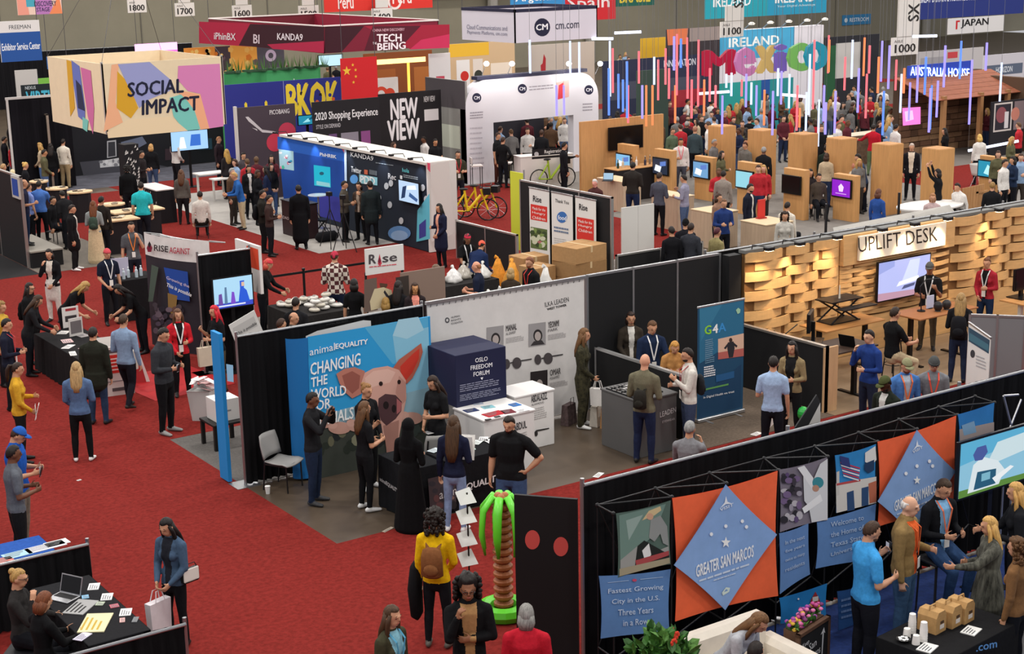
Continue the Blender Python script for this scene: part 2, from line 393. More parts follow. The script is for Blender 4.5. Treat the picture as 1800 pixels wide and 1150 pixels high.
# ---- heads: hair and headgear in head space (for a height of 1.75 m)
HAIRS = {}
def hair_mesh(style):
    if style in HAIRS: return HAIRS[style]
    m = MB(); m.smooth = True; q = random.Random(style); rx, ry, rz = .0765, .0945, .107
    def cap(th, zf, zs, zb, lump=0.0, n=22, k=15, lo=.84):
        vs = []; fs = []
        for i in range(k+1):
            t = math.pi*i/k
            for j in range(n):
                p = 2*math.pi*j/n; x, y, z = math.sin(t)*math.cos(p), math.sin(t)*math.sin(p), math.cos(t)
                fr = max(0, min(1, (-y/(math.sin(t)+.05)+.25)/.9)); fr = fr*fr*(3-2*fr); bk = max(0, y)
                zl = zs+(zf-zs)*fr+(zb-zs)*bk*(1-fr)
                r = th if z > zl else lo
                r *= 1+(q.random()-.5)*lump if r == th else 1
                vs.append((x*rx*r, y*ry*r+.006, z*rz*(r if z > 0 else min(r, 1.15))+.008))
        fs = [(i*n+j, (i+1)*n+j, (i+1)*n+(j+1) % n, i*n+(j+1) % n) for i in range(k) for j in range(n)]
        m.add(vs, fs)
    if style == 'short': cap(1.10, .60, -.12, -.62, .05)
    elif style == 'buzz': cap(1.05, .62, -.1, -.6, .02)
    elif style == 'fringe':
        cap(1.06, 2, -.1, -.6, .03); 
        for i, vv in enumerate(m.v):
            if vv[2] > .055: m.v[i] = (vv[0]*.8, vv[1]*.8, min(vv[2], .06))
    elif style == 'bob':
        cap(1.13, .58, -.35, -.9, .05); m.tube([(0, .03, .0), (0, .04, -.08), (0, .035, -.15)], [(.088, .075), (.098, .075), (.075, .055)], 14, up=(1, 0, 0))
    elif style in ('long', 'verylong'):
        cap(1.11, .62, -.35, -.9, .04); L = .40 if style == 'long' else .55
        m.tube([(0, .02, .03), (0, .045, -.08), (0, .075, -.18), (0, .095, -L*.75), (0, .10, -L)], [(.085, .080), (.092, .066), (.105, .050), (.095, .042), (.05, .022)], 14, up=(1, 0, 0))
        for sx in (-1, 1): m.tube([(sx*.062, -.02, .04), (sx*.084, -.012, -.06), (sx*.088, -.02, -.17), (sx*.085, -.045, -L*.8)], [.022, .026, .028, .012], 8)
    elif style == 'pony':
        cap(1.08, .64, -.2, -.7, .03); m.tube([(0, .09, .05), (0, .14, .04), (0, .165, -.04), (0, .15, -.15), (0, .135, -.24)], [.022, .032, .036, .03, .01], 10)
    elif style == 'bun':
        cap(1.08, .64, -.2, -.7, .03); m.ell((0, .085, .075), .046, .044, .042)
    elif style in ('curly', 'afro'):
        cap(1.18, .62, -.4, -.9, .16)
        k = 110 if style == 'curly' else 80
        for i in range(k):
            a = q.uniform(-.2, math.pi+.2); z = q.uniform(-.17 if style == 'curly' else -.09, .10); r = .098 if z < .05 else .078
            m.ell((r*math.cos(a), .02+r*math.sin(a)*.9, z), *(q.uniform(.016, .03) for _ in range(3)), n=6, m=4)
    me = m.mesh('hair', mat('222222')); HAIRS[style] = me; return me
def gear_mesh(style):
    if 'g'+style in HAIRS: return HAIRS['g'+style]
    m = MB(); m.smooth = True; rx, ry, rz = .0765, .0945, .107
    prof = {'cap': 1.13, 'beanie': 1.13, 'bandana': 1.12, 'hat': 1.12}[style]; n, k = 20, 8; zb = {'cap': .30, 'beanie': .12, 'bandana': .2, 'hat': .25}[style]
    vs = []
    for i in range(k+1):
        t = math.acos(zb)*i/k
        for j in range(n):
            p = 2*math.pi*j/n; vs.append((math.sin(t)*math.cos(p)*rx*prof, math.sin(t)*math.sin(p)*ry*prof+.006, math.cos(t)*rz*prof*(1.05 if style != 'bandana' else 1)+.008))
    m.add(vs, [(i*n+j, (i+1)*n+j, (i+1)*n+(j+1) % n, i*n+(j+1) % n) for i in range(k) for j in range(n)]+[tuple(k*n+j for j in range(n))[::-1]])
    if style == 'cap':
        m.slab([(.07*math.cos(a), -.085+.085*math.sin(a)) for a in [math.pi+math.pi*i/10 for i in range(11)]], .036, .044)
    if style == 'hat': m.lathe([(.085, .03), (.165, .026), (.165, .034), (.085, .042)], (0, .005, 0), 20)
    if style == 'beanie': m.lathe([(.084, .008), (.089, .012), (.089, .042), (.083, .046)], (0, .006, 0), 20, 1, 1.2)
    if style == 'bandana': m.ell((0, .105, .01), .03, .03, .05, 8, 6)
    me = m.mesh('cap', mat('222222')); HAIRS['g'+style] = me; return me
_eye = None
PEOPLE = []
def person(hx, hy_, face, label, **k):
    """head-top pixel in the photograph, facing (0 = to camera, 90 = right of frame, 180 = away), clothes and pose"""
    k.setdefault('h', 1.74); k['px'] = (hx, hy_); k['face'] = face; k["label"] = label; PEOPLE.append(k); return k
def check_mat():
    m = bpy.data.materials.new('mat_check'); m.use_nodes = True; nt = m.node_tree; ck = nt.nodes.new('ShaderNodeTexChecker'); tc = nt.nodes.new('ShaderNodeTexCoord')
    ck.inputs['Color1'].default_value = (*srgb('cfc4b8'), 1); ck.inputs['Color2'].default_value = (*srgb('4a1c20'), 1); ck.inputs['Scale'].default_value = 11
    nt.links.new(tc.outputs['Object'], ck.inputs['Vector']); nt.links.new(ck.outputs['Color'], nt.nodes['Principled BSDF'].inputs['Base Color']); nt.nodes['Principled BSDF'].inputs['Roughness'].default_value = .9
    return m
BODYKEYS = ('h', 'build', 'fem', 'legs', 'lean', 'sl', 'dress', 'fit', 'hem', 'robe', 'hy', 'hp', 'arms', 'cut', 'skirt', 'bare', 'stance', 'curl', 'step', 'open', 'stripe')
def flush_people():
    cache = {}; order = []
    for sp in PEOPLE:
        p = gp(sp['px'][0], sp['px'][1], sp.get('ht', {'sit': .78*sp['h'], 'stool': .96*sp['h'], 'squat': .8*sp['h']}.get(sp.get('legs'), sp['h'])))
        D = math.hypot(p[0], p[1]); sp['D'] = D
        sp['vox'] = vox = .0112 if D < 24 else .0138 if D < 31 else .020 if D < 44 else .027
        if D > 31:     # snap height so far figures can share bodies
            sp['h'] = round(sp['h']/.06)*.06
        key = (vox,)+tuple(repr(sp.get(b)) for b in BODYKEYS); sp['key'] = key
        if key not in cache:
            B, hc, Mh, tl, hands, up = make_body(sp, vox)
            me = B.mb.mesh('body', mat('808080')); o = bpy.data.objects.new('tmp', me); C.objects.link(o)
            md = o.modifiers.new('r', 'REMESH'); md.mode = 'VOXEL'; md.voxel_size = vox; md.use_smooth_shade = True
            ms = o.modifiers.new('s', 'SMOOTH'); ms.factor = .5; ms.iterations = 4 if vox < .02 else 2
            cache[key] = [o, B, hc, Mh, tl, hands, up, None]
    dg = bpy.context.evaluated_depsgraph_get(); tris = 0
    for key, c in cache.items():
        me = bpy.data.meshes.new_from_object(c[0].evaluated_get(dg)); me.name = 'body'
        n = len(me.polygons); ctr = np.empty(n*3); me.polygons.foreach_get('center', ctr); ctr = ctr.reshape(-1, 3)
        idx = c[1].classify(ctr, TAGS); sp = next(s for s in PEOPLE if s['key'] == key); h = sp['h']; lowi = 1 if sp.get('dress') else 2
        hp0 = c[6](0, 0, .505*h); sax = nrm(c[6](0, 0, .8*h)-hp0); sv = (ctr-hp0)@sax > (sp.get('hem', .49)-.505)*h; tt = (idx == 5) | ((idx == 6) & (sp.get('legs') not in ('sit', 'stool', 'squat'))); idx[tt] = np.where(sv[tt], 1, lowi); idx[idx == 6] = lowi
        if sp.get('open'):     # open jacket: the shirt shows down the front
            w_ = sp['open']*h; hip = c[6](0, 0, .505*h); ax = nrm(c[6](0, 0, .8*h)-hip); tz = (ctr-hip)@ax
            nrml = np.empty(n*3); me.polygons.foreach_get('normal', nrml); nrml = nrml.reshape(-1, 3)
            sel = (idx == 1) & (np.abs(ctr[:, 0]) < w_*(.55+.6*np.clip(tz/(.33*h), 0, 1))) & (nrml[:, 1] < -.35) & (tz > -.03*h) & (tz < .34*h)
            idx[sel] = 4
        me.materials.clear()
        for s_ in SLOTS: me.materials.append(mat('808080'))
        me.polygons.foreach_set('material_index', idx.astype(np.int32))
        me.polygons.foreach_set('use_smooth', [True]*n); me.update(); c[7] = me; tris += n*2
    for c in cache.values(): bpy.data.objects.remove(c[0])
    print('PEOPLE', len(PEOPLE), 'bodies', len(cache), 'tris', tris)
    eye = MB(); eye.smooth = True; eye.ell((0, 0, 0), .0115, .007, .006, 8, 6); eye = eye.mesh('eye', mat('2a1e18', .3))
    brow = MB().box(-.015, .015, -.003, .003, -.002, .002).mesh('eyebrow', mat('2a1c14'))
    lips = MB(); lips.smooth = True; lips.ell((0, 0, 0), .022, .006, .007, 8, 6); lips = lips.mesh('lips', mat('a85a50', .5))
    bpy.context.view_layer.update(); OB = []; kept = []
    for o in C.objects:
        if o.type == 'MESH' and o.parent and o.parent.name.split('.')[0] in ('timber_pillar', 'kiosk', 'booth_wall', 'print_wall', 'backdrop', 'panel_wall', 'booth_tower', 'reception_counter', 'counter', 'covered_table', 'standing_desk', 'bar_counter', 'display_counter', 'registration_counter', 'half_wall', 'stage_wall', 'stone_house', 'stone_counter', 'arch_wall', 'photo_board', 'chequered_counter', 'info_counter', 'curved_banner_wall'):
            bb = np.array([o.matrix_world @ Vector(c) for c in o.bound_box]); lo, hi = bb.min(0), bb.max(0)
            if lo[2] < 1.2 and hi[2] > .3: OB.append((lo[0], hi[0], lo[1], hi[1]))
    def push(P, r, lim):
        Q = P.copy()
        for x0, x1, y0, y1 in OB*2:
            if x0-r < Q[0] < x1+r and y0-r < Q[1] < y1+r:
                opts = [(Q[0]-x0+r, V(-1, 0)), (x1+r-Q[0], V(1, 0)), (Q[1]-y0+r, V(0, -1)), (y1+r-Q[1], V(0, 1))]; m_, v_ = min(opts, key=lambda t_: t_[0]); Q = Q+v_*m_
        return Q if np.linalg.norm(Q-P) < lim else None
    for sp in list(PEOPLE):
        _, B, hc, Mh, tl, hands, up, me = cache[sp['key']]; h = sp['h']
        p = gp(sp['px'][0], sp['px'][1], tl[2]+sp.get('z0', 0)); P = V(p[0], p[1]); d = nrm(-P); rt = V(RT0[0], RT0[1])
        rt = nrm(V(-d[1], d[0])); rt = rt if np.dot(rt, RT0[:2]) > 0 else -rt
        a = math.radians(sp['face']); fv = d*math.cos(a)+rt*math.sin(a); th = math.atan2(fv[0], -fv[1])
        R2 = RZ(th)[:2, :2]; P = P-R2@tl[:2]; cr = 'crowd' in sp.get('group', '')
        Q = push(P, .2 if sp['D'] < 44 else .26, .9 if cr else .55 if sp['D'] < 38 else 1.1)
        if Q is None and cr or cr and any(np.linalg.norm(P-k_) < .42 for k_ in kept): PEOPLE.remove(sp); continue
        P = P if Q is None or sp.get('legs') in ('sit', 'stool') else Q; kept.append(P)
        o = put('person', me, None, (P[0], P[1], sp.get('z0', 0)), th); tag(o, sp['label'], 'person', sp.get('group'))
        sk = mat(sp.get('skin', 'c08e70'), .55, .05, 40); top = sp.get('top', '1a1a1c'); bot = sp.get('bot', '16171c')
        top = check_mat() if top == 'CHECK' else top
        ms = [sk, cloth(top) if isinstance(top, str) else top, cloth(bot) if isinstance(bot, str) else bot, mat(sp.get('shoe', '1c1a1a'), .6), cloth(sp.get('inner', 'd8d8d8'))]
        for i, m_ in enumerate(ms): o.material_slots[i].link = 'OBJECT'; o.material_slots[i].material = m_
        sc = h/1.75; HM = Matrix.Translation(Vector(hc)) @ Matrix(Mh.tolist()).to_4x4() @ Matrix.Diagonal((sc, sc, sc, 1))
        st, hcol = sp.get('hair', ('short', '241812'))
        def child(name, mesh, m_, M4):
            c = put(name, mesh, o); c.matrix_local = M4
            if m_: c.material_slots[0].link = 'OBJECT'; c.material_slots[0].material = m_
            return c
        if st and not sp.get('robe'): child('hair', hair_mesh(st), hairm(hcol), HM @ Matrix.Translation((0, .1*(sp.get('hs', 1)-1), 0)) @ Matrix.Diagonal((*[sp.get('hs', 1)]*3, 1)))
        if sp.get('hat'): child('cap', gear_mesh(sp['hat'][0]), cloth(sp['hat'][1]), HM)
        if sp['D'] < 36 and abs(sp['face']+0) % 360 not in range(140, 221):
            for sx in (-1, 1):
                child('eye', eye, None, HM @ Matrix.Translation((sx*.031, -.0775, .008)))
                if sp['D'] < 30: child('eyebrow', brow, hairm(hcol), HM @ Matrix.Translation((sx*.031, -.0820, .034)))
            if sp['D'] < 30: child('lips', lips, None, HM @ Matrix.Translation((0, -.0880, -.052)))
        if sp.get('beard'):
            b = MB(); b.smooth = True; b.ell((0, -.032, -.068), .058, .056, .042, 12, 8); child('beard', b.mesh('beard', hairm(sp['beard'])), None, HM)
        if sp.get('glasses'):
            b = MB()
            for sx in (-1, 1): b.tube([(sx*.033+.022*math.cos(i*math.pi/5), -.098, .01+.017*math.sin(i*math.pi/5)) for i in range(10)], .003, 4, closed=True); b.cyl((sx*.055, -.096, .014), (sx*.075, .0, .014), .003, n=4)
            b.cyl((-.011, -.098, .012), (.011, -.098, .012), .003, n=4); child('glasses', b.mesh('glasses', mat('151515', .3)), None, HM)
        if sp.get('lan'):
            b = MB(); f_ = lambda x, z: up(x*h, -(.080*h*sp.get('build', 1) if z < .80 else .045*h), z*h)
            for sx in (-1, 1): b.tube([up(sx*.045*h, -.02*h, .845*h), f_(sx*.04, .79), f_(sx*.02, .70), f_(0, .615)], [(.012, .003)]*4, 6, up=(1, 0, 0))
            ln = b.build('lanyard', mat(sp['lan']), o); c = f_(0, .60)
            MB().box(c[0]-.04, c[0]+.04, c[1]-.012, c[1]-.006, c[2]-.13, c[2]).build('badge', mat('e4e2dc'), ln)
        sp['obj'] = o; sp['hands'] = hands; sp['th'] = th; sp['P'] = P
    print('people done', round(time.time()-T0, 1))
def hand_of(sp, sx):
    q = RZ(sp['th'])@sp['hands'][sx]; return (q[0]+sp['P'][0], q[1]+sp['P'][1], q[2]+sp.get('z0', 0))
# ================================================================ the setting
def struct(name, mb, m, parent=None): return tag(mb.build(name, m, parent), kind='structure')
CONC = mat('52463a', .38, .16, 1.1, spec=.4); RED = mat('762622', .97, .25, 14, bump=.5, spec=.05)
struct('floor', MB().box(-25, 110, -8, 92, -.2, 0), CONC)
def carpet(x0, x1, y0, y1, m, z=.004): return struct('floor_carpet', MB().box(x0, x1, y0, y1, 0, z), m)
carpet(-25, 9.51, -8, 60, RED)                       # the broad aisle in the foreground
carpet(9.51, 60, 12.9, 18.43, RED)                   # strip between the drape and the booths
carpet(9.51, 12.6, 24.43, 60, RED); carpet(12.6, 29, 31.8, 37.6, RED); carpet(29, 62, 24, 50, mat('77726c', .8, .12, 3), .003); carpet(40.5, 48, 33.2, 37.2, RED, .006); carpet(12.6, 19.3, 37.6, 52.5, RED)
carpet(24.3, 30.4, 37.6, 45.2, RED, .006); carpet(19.3, 60, 50.2, 53.6, RED); carpet(19, 70, 62, 64, RED)
carpet(9.51, 16.3, 21.45, 24.42, mat('5c5855', .95, .2, 24, bump=.3), .005)
carpet(16.2, 19.33, 18.44, 21.4, mat('5e5145', .95, .25, 20, bump=.3), .006)     # brown carpet tile
carpet(19.36, 30, 18.44, 21.1, mat('8a745c', .5, .12, 5, kind='woodh'), .006)     # pale floor boards at the desk stand
carpet(19.3, 24.2, 37.62, 50.15, mat('a39e98', .6, .06, 4), .008)
carpet(9.8, 30, -3, 12.8, mat('152a5c', .97, .25, 14, bump=.4), .005)
carpet(14.5, 40, 53.6, 61.9, mat('4c4c55', .9, .3, 2), .005)
carpet(12.36, 15, 39.9, 46, mat('6a635b', .9, .15, 10), .006); carpet(8, 12.35, 39.9, 46, mat('1a191b', .9), .006)
WALLM = mat('8c8674', .9, .06, .5)
WB = struct('wall_back', MB().box(-40, 120, 87, 87.4, 0, 14), WALLM)
for i, x in enumerate(range(-30, 116, 8)): struct('trim_%d' % (i+1), MB().box(x, x+.06, 86.96, 87, 0, 14), mat('6c685e', .9), WB)
# ================================================================ builders used by many stands
def pipe_drape(name, label, A, B, h, col='141416', posts=True, seed=1, bar='9fa0a2', sag=0, seg=1.5, cat='curtain'):
    A, B = V(*A), V(*B); L = np.linalg.norm(B-A); rz = math.atan2(B[1]-A[1], B[0]-A[0]); q = random.Random(seed)
    t = thing(name, label, cat, (A[0], A[1], 0), rz); k = max(1, round(L/seg)); dm = drape(col)
    for i in range(k):
        x0, x1 = L*i/k, L*(i+1)/k; n = max(8, int((x1-x0)/.045)); m = MB(); m.smooth = True; ph = q.uniform(0, 6)
        xs = [x0+(x1-x0)*j/n for j in range(n+1)]; vs = []
        for z, am in ((h, .008), (h*.6, .03), (.03, .045)):
            for x in xs: vs.append((x, am*(math.sin(x*52+ph)+.6*math.sin(x*23+ph*2)), z))
        vs += [(x, y+.012, z) for x, y, z in vs]; N = n+1
        fs = [(a*N+j, a*N+j+1, (a+1)*N+j+1, (a+1)*N+j) for a in (0, 1) for j in range(n)]
        fs += [(f[0]+3*N, f[3]+3*N, f[2]+3*N, f[1]+3*N) for f in fs]
        m.add(vs, fs).build('drape', dm, t)
    MB().cyl((0, 0, h-.02), (L, 0, h-.02), .022, n=8).build('crossbar', metal(bar), t)
    for i in range(k+1 if posts else 0):
        if i % 2 and i != k: continue
        x = L*i/k; MB().cyl((x, .03, 0), (x, .03, h+.05), .025, n=8).box(x-.2, x+.2, -.12, .25, .0, .012).build('upright', metal(bar), t)
    return t
def panel(name, label, cat, A, B, z0, z1, col, th=.05, frame=None, seams=0, group=None, m=None):
    A, B = V(*A), V(*B); L = np.linalg.norm(B-A); rz = math.atan2(B[1]-A[1], B[0]-A[0])
    t = thing(name, label, cat, (A[0], A[1], 0), rz, group); n = max(1, seams); m = m or plain(col)
    for i in range(n): bx('panel', m, t, L*i/n+.004, L*(i+1)/n-.004, 0, th, z0, z1)
    if frame:
        fm = metal(frame, .4)
        bx('top_rail', fm, t, -.02, L+.02, -.01, th+.01, z1, z1+.04)
        for i in range(n+1): bx('upright', fm, t, L*i/n-.02, L*i/n+.02, -.012, th+.012, 0, z1+.04)
    t['L'] = L
    return t, Face(t, A[0], A[1], rz, 0.0)
def cloth_table(label, A, B, w, h, col, cat='table', name='covered_table', flare=.05, group=None):
    A, B = V(*A), V(*B); L = np.linalg.norm(B-A); rz = math.atan2(B[1]-A[1], B[0]-A[0])
    t = thing(name, label, cat, (A[0], A[1], 0), rz, group); c = cloth(col)
    bx('tabletop', c, t, 0, L, 0, w, h-.03, h, .008)
    m = MB(); m.smooth = True; per = [(0, 0), (L, 0), (L, w), (0, w)]; vs = []; N = 0
    for z, off in ((h-.004, 0), (h*.5, flare*.6), (.01, flare)):
        cnt = 0
        for e in range(4):
            a, b = per[e], per[(e+1) % 4]; n = max(6, int(math.dist(a, b)/.09)); nx, ny = (b[1]-a[1])/math.dist(a, b), -(b[0]-a[0])/math.dist(a, b)
            for j in range(n):
                f = j/n; am = off*(.55+.45*math.sin((a[0]+a[1]+f*math.dist(a, b))*26)); cx = (f-.5)*0
                vs.append((a[0]+(b[0]-a[0])*f+nx*am, a[1]+(b[1]-a[1])*f+ny*am, z)); cnt += 1
        N = cnt
    m.add(vs, [(k*N+j, k*N+(j+1) % N, (k+1)*N+(j+1) % N, (k+1)*N+j) for k in (0, 1) for j in range(N)]).build('cloth_skirt', c, t)
    return t, Face(t, A[0], A[1], rz, flare+.01), Face(t, A[0], A[1], rz)
def plinth(name, label, A, B, w, h, col, cat='counter', th=.0, top=None, m=None):
    A, B = V(*A), V(*B); L = np.linalg.norm(B-A); rz = math.atan2(B[1]-A[1], B[0]-A[0])
    t = thing(name, label, cat, (A[0], A[1], 0), rz); m = m or plain(col)
    bx('body', m, t, 0, L, 0, w, 0, h-.03, .006); bx('top', plain(top) if top else m, t, -.015, L+.015, -.015, w+.015, h-.03, h, .005)
    return t, Face(t, A[0], A[1], rz, .002)
def flat(name, label, cat, loc, w, d, col, rz=0, th=.006, group=None, cols=None, seed=0):   # paper, card, booklet lying down
    t = thing(name, label, cat, loc, rz, group); bx('sheet', plain(col), t, -w/2, w/2, -d/2, d/2, 0, th)
    m = MB(); q = random.Random(seed)
    for i in range(4):
        z = d/2-.02-i*d*.2
        if z-d*.09 > -d/2: m.box(-w*.4, w*(-.05+.4*q.random()), z-d*.08, z, th, th+.001)
    m.build('print', plain(cols or '6d6d70'), t); return t
def monitor(label, A, B, z0, z1, img, name='monitor', cat='monitor', stand=0, th=.05, emit=2.2, group=None, bez=.02):
    """screen from left to right foot point, between z0 and z1; img paints the picture with a Face"""
    A, B = V(*A), V(*B); L = np.linalg.norm(B-A); rz = math.atan2(B[1]-A[1], B[0]-A[0])
    t = thing(name, label, cat, (A[0], A[1], 0), rz, group); bk = mat('121214', .35)
    bx('casing', bk, t, 0, L, 0, th, z0, z1, .006); bx('bezel', bk, t, -.008, L+.008, -.008, .004, z0-.008, z1+.008)
    if stand:
        bx('stand_post', bk, t, L/2-.04, L/2+.04, th, th+.06, stand if stand > .02 else .02, (z0+z1)/2); bx('stand_base', bk, t, L/2-.25, L/2+.25, -.15, .25, stand if stand > .02 else 0, (stand if stand > .02 else 0)+.02)
    else: bx('wall_mount', bk, t, L/2-.15, L/2+.15, th, th+.11, (z0+z1)/2-.1, (z0+z1)/2+.1)
    f = Face(t, A[0], A[1], rz, .010)
    if isinstance(img, str):
        f.polyuv([(bez, z0+bez), (L-bez, z0+bez), (L-bez, z1-bez), (bez, z1-bez)], mat(img, .2, emit=emit) if emit else mat(img, .15))
    elif img:
        f.polyuv([(bez, z0+bez), (L-bez, z0+bez), (L-bez, z1-bez), (bez, z1-bez)], mat(img[0], .2, emit=emit))
        for (pts, c) in img[1:]: f.polyuv([(bez+(L-2*bez)*a, z0+bez+(z1-z0-2*bez)*b) for a, b in pts], mat(c, .2, emit=emit))
    f.done('screen_image'); return t, f
def banner(label, A, B, h, col, name='roller_banner', post=True, feet=True, cat='banner', z0=.06):
    A, B = V(*A), V(*B); L = np.linalg.norm(B-A); rz = math.atan2(B[1]-A[1], B[0]-A[0])
    t = thing(name, label, cat, (A[0], A[1], 0), rz); bx('print_sheet', mat(col, .6), t, 0, L, 0, .012, z0, h)
    bx('top_rail', metal(), t, -.01, L+.01, -.01, .022, h-.02, h+.015, .004)
    if feet:
        bx('base_case', metal(), t, -.02, L+.02, -.05, .06, 0.012, .075, .01)
        for x in (.18*L, .82*L): bx('foot', metal(), t, x-.02, x+.02, -.2, .2, 0, .014)
    bx('rear_pole', metal(), t, L/2-.012, L/2+.012, .02, .04, .05, h-.01)
    return t, Face(t, A[0], A[1], rz, 0)
def truss_sign(*a): pass
# ================================================================ animal equality stand
t = pipe_drape('pipe_and_drape', 'black pleated drape on a pipe frame left of the pig poster', (9.55, 21.46), (12.86, 21.46), 2.42, seed=3)
# wide poster with the pig
Yp = 21.05; xl = onY(508, 597, Yp)[0]; x0 = onY(541, 592, Yp)[0]; x1 = onY(756, 556, Yp)[0]; zt = onY(752, 557, Yp)[2]
t = thing('poster_wall', 'tall blue poster wall showing a pig, lettered in white', 'poster', (x0, Yp, 0)); W = x1-x0
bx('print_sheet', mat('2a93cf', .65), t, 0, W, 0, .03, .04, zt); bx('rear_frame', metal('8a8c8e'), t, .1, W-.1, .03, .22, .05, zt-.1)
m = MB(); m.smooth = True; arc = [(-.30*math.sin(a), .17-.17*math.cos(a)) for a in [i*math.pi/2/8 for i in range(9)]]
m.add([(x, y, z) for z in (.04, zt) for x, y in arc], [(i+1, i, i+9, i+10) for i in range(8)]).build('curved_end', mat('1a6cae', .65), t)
f = Face(t, x0, Yp)
f.poly([(541, 592), (752, 557), (757, 690), (545, 745)], '2c9ad6'); f.poly([(640, 575), (752, 557), (756, 640), (690, 640)], '55acd8'); f.poly([(690, 590), (753, 575), (756, 700), (705, 700)], '86c1dc')
f.poly([(700, 562), (735, 557), (745, 580), (715, 596), (690, 590)], 'a4cfe2'); f.poly([(545, 745), (600, 720), (757, 680), (758, 790), (545, 842)], '8fb4c4'); f.poly([(546, 760), (640, 735), (758, 735), (758, 800), (546, 846)], '3d423c')
f.blobs([(555+i*9, 800-(i*7) % 40-i*1.3) for i in range(22)], 9, ['2c332c', '59604e', '6b6a55', '3a4440', '8a8a72', '23282a'], seed=4)
for cx, cy in ((566, 742), (596, 752), (628, 748), (722, 735)): f.disc((cx, cy), 20, 11, 'c79a8c'); f.disc((cx-12, cy-5), 8, 7, 'd2a597')
f.poly([(590, 657), (604, 648), (622, 645), (640, 652), (640, 672), (634, 692), (618, 700), (606, 690), (596, 674)], 'b97868'); f.poly([(600, 660), (618, 652), (632, 660), (630, 682), (618, 692), (606, 680)], '96574c')
f.poly([(690, 646), (700, 632), (722, 616), (739, 603), (742, 618), (735, 642), (724, 664), (714, 674), (702, 668)], 'b5604e'); f.poly([(702, 644), (724, 622), (736, 612), (735, 630), (724, 654), (713, 668), (704, 660)], 'cc3a2c')
f.poly([(634, 672), (640, 655), (655, 647), (680, 643), (700, 650), (712, 668), (713, 700), (706, 735), (700, 770), (698, 806), (680, 812), (676, 770), (662, 748), (650, 730), (640, 705)], 'd8a698')
f.poly([(640, 664), (655, 652), (680, 648), (694, 654), (684, 672), (660, 678), (644, 684)], 'e3b8aa'); f.poly([(700, 660), (712, 672), (712, 704), (704, 712), (694, 690)], 'c48f82'); f.poly([(672, 748), (700, 738), (697, 806), (681, 811)], 'b08074')
f.poly([(664, 700), (676, 692), (694, 694), (705, 706), (704, 722), (694, 736), (678, 748), (668, 738), (663, 718)], '54383c'); f.poly([(696, 700), (705, 708), (703, 722), (696, 728)], 'b3686a'); f.disc((677, 712), 5, 7, '221618'); f.disc((691, 718), 4, 7, '221618')
f.disc((668, 674), 3.5, 4, '2a1816'); f.disc((700, 671), 3, 4, '2a1816')
f.text('animal', (543, 625), (587, 615), (543, 612), 'f2f4f4'); f.text('EQUALITY', (588, 615), (645, 606), (588, 604), 'f4f6f6', .03)
f.text('CHANGING', (544, 660), (632, 641), (544, 638), 'f4f6f6', .02); f.text('THE', (545, 681), (574, 674), (545, 664), 'f4f6f6', .02); f.text('WORLD', (545, 702), (607, 694), (545, 684), 'f4f6f6', .02)
f.text('FOR', (546, 724), (580, 716), (546, 706), 'f4f6f6', .02); f.text('ANIMALS', (547, 752), (620, 735), (547, 731), 'f4f6f6', .02)
f.done()
# white crumpled header sheet of the stand behind, seen over the poster
t = thing('rolled_banner_end', 'white crumpled banner top peeking over the pig poster', 'banner', (10.9, 21.36, 0))
m = MB(); m.smooth = True; xs = [onY(p, 600, 21.36)[0]-10.9 for p in (538, 560, 600, 640, 655)]
m.add([(x, .03*math.sin(i*2), z) for i, x in enumerate(xs) for z in (2.1, 2.25+.05*[0, .9, 1.6, 2.0, 1.2][i])], [(2*i, 2*i+2, 2*i+3, 2*i+1) for i in range(4)]).build('sheet', mat('c9c6c2', .7), t)
f = Face(t, 10.9, 21.32); f.text('ANIMAL EQUALITY', (575, 574), (614, 567), (575, 570), '2a2a2a').done()
# white banner wall
xa, xb = 12.9, 16.12
t, f = panel('banner_wall', 'white fabric banner wall with portraits and sunglasses prints', 'banner', (xa, 21.38), (xb, 21.38), .05, 2.42, 'dcd9d6', .03, m=mat('d6d3d1', .8, .05, 3)); bx('top_rail', metal(), t, -.03, xb-xa+.03, -.03, .03, 2.42, 2.47)
for i in range(26): MB().tube([(.06+i*.122, 0, 2.44), (.06+i*.122, -.02, 2.40), (.06+i*.122, .0, 2.37)], .006, 5).build('hook', metal('777777'), t)
f.text('ILKA LEADEN', (958, 540), (1000, 530), (957, 532), '3a3a3c'); f.text('WEST TOWER', (962, 546), (996, 538), (961, 542), '1c1c1e', .03)
f.disc((786, 563), 4, 5, '56565a'); f.disc((786, 563), 2, 2.5, 'd6d3d1'); [f.text(s_, (793, 560+k*5.5), (793+w_, 560+k*5.5-w_*.2), (793, 556.5+k*5.5), '4a4a4e') for k, (s_, w_) in enumerate((('HUMAN', 15), ('RIGHTS', 17), ('FOUNDATION', 20)))]
for (c, nm, sub, q) in (((870, 594), 'MANAL', 'AL-SHARIF', 0), ((944, 588), 'YEONMI', 'PARK', 1), ((947, 672), 'OMAR', 'MOHAMMED', 2)):
    x, y = c; f.poly([(x-15, y-18), (x+15, y-22), (x+15, y+18), (x-15, y+22)], '9a9798' if q != 2 else '2a2426'); f.disc((x+1, y+2), 8, 11, '2c2829'); f.disc((x+1, y+3), 5.5, 8, 'b3a8a4'); f.poly([(x-12, y+20), (x-6, y+12), (x+8, y+10), (x+13, y+17)], '3a3638' if q else 'd8d4d2')
    f.text(nm, (x+19, y-11), (x+38, y-15), (x+19, y-22), '4a4648', .02); f.text(sub, (x+19, y-4), (x+36, y-8), (x+19, y-9), '5a5658'); f.lines((x+19, y+10), (x+52, y+4), (x+19, y), 4, 'a9a5a5', .4)
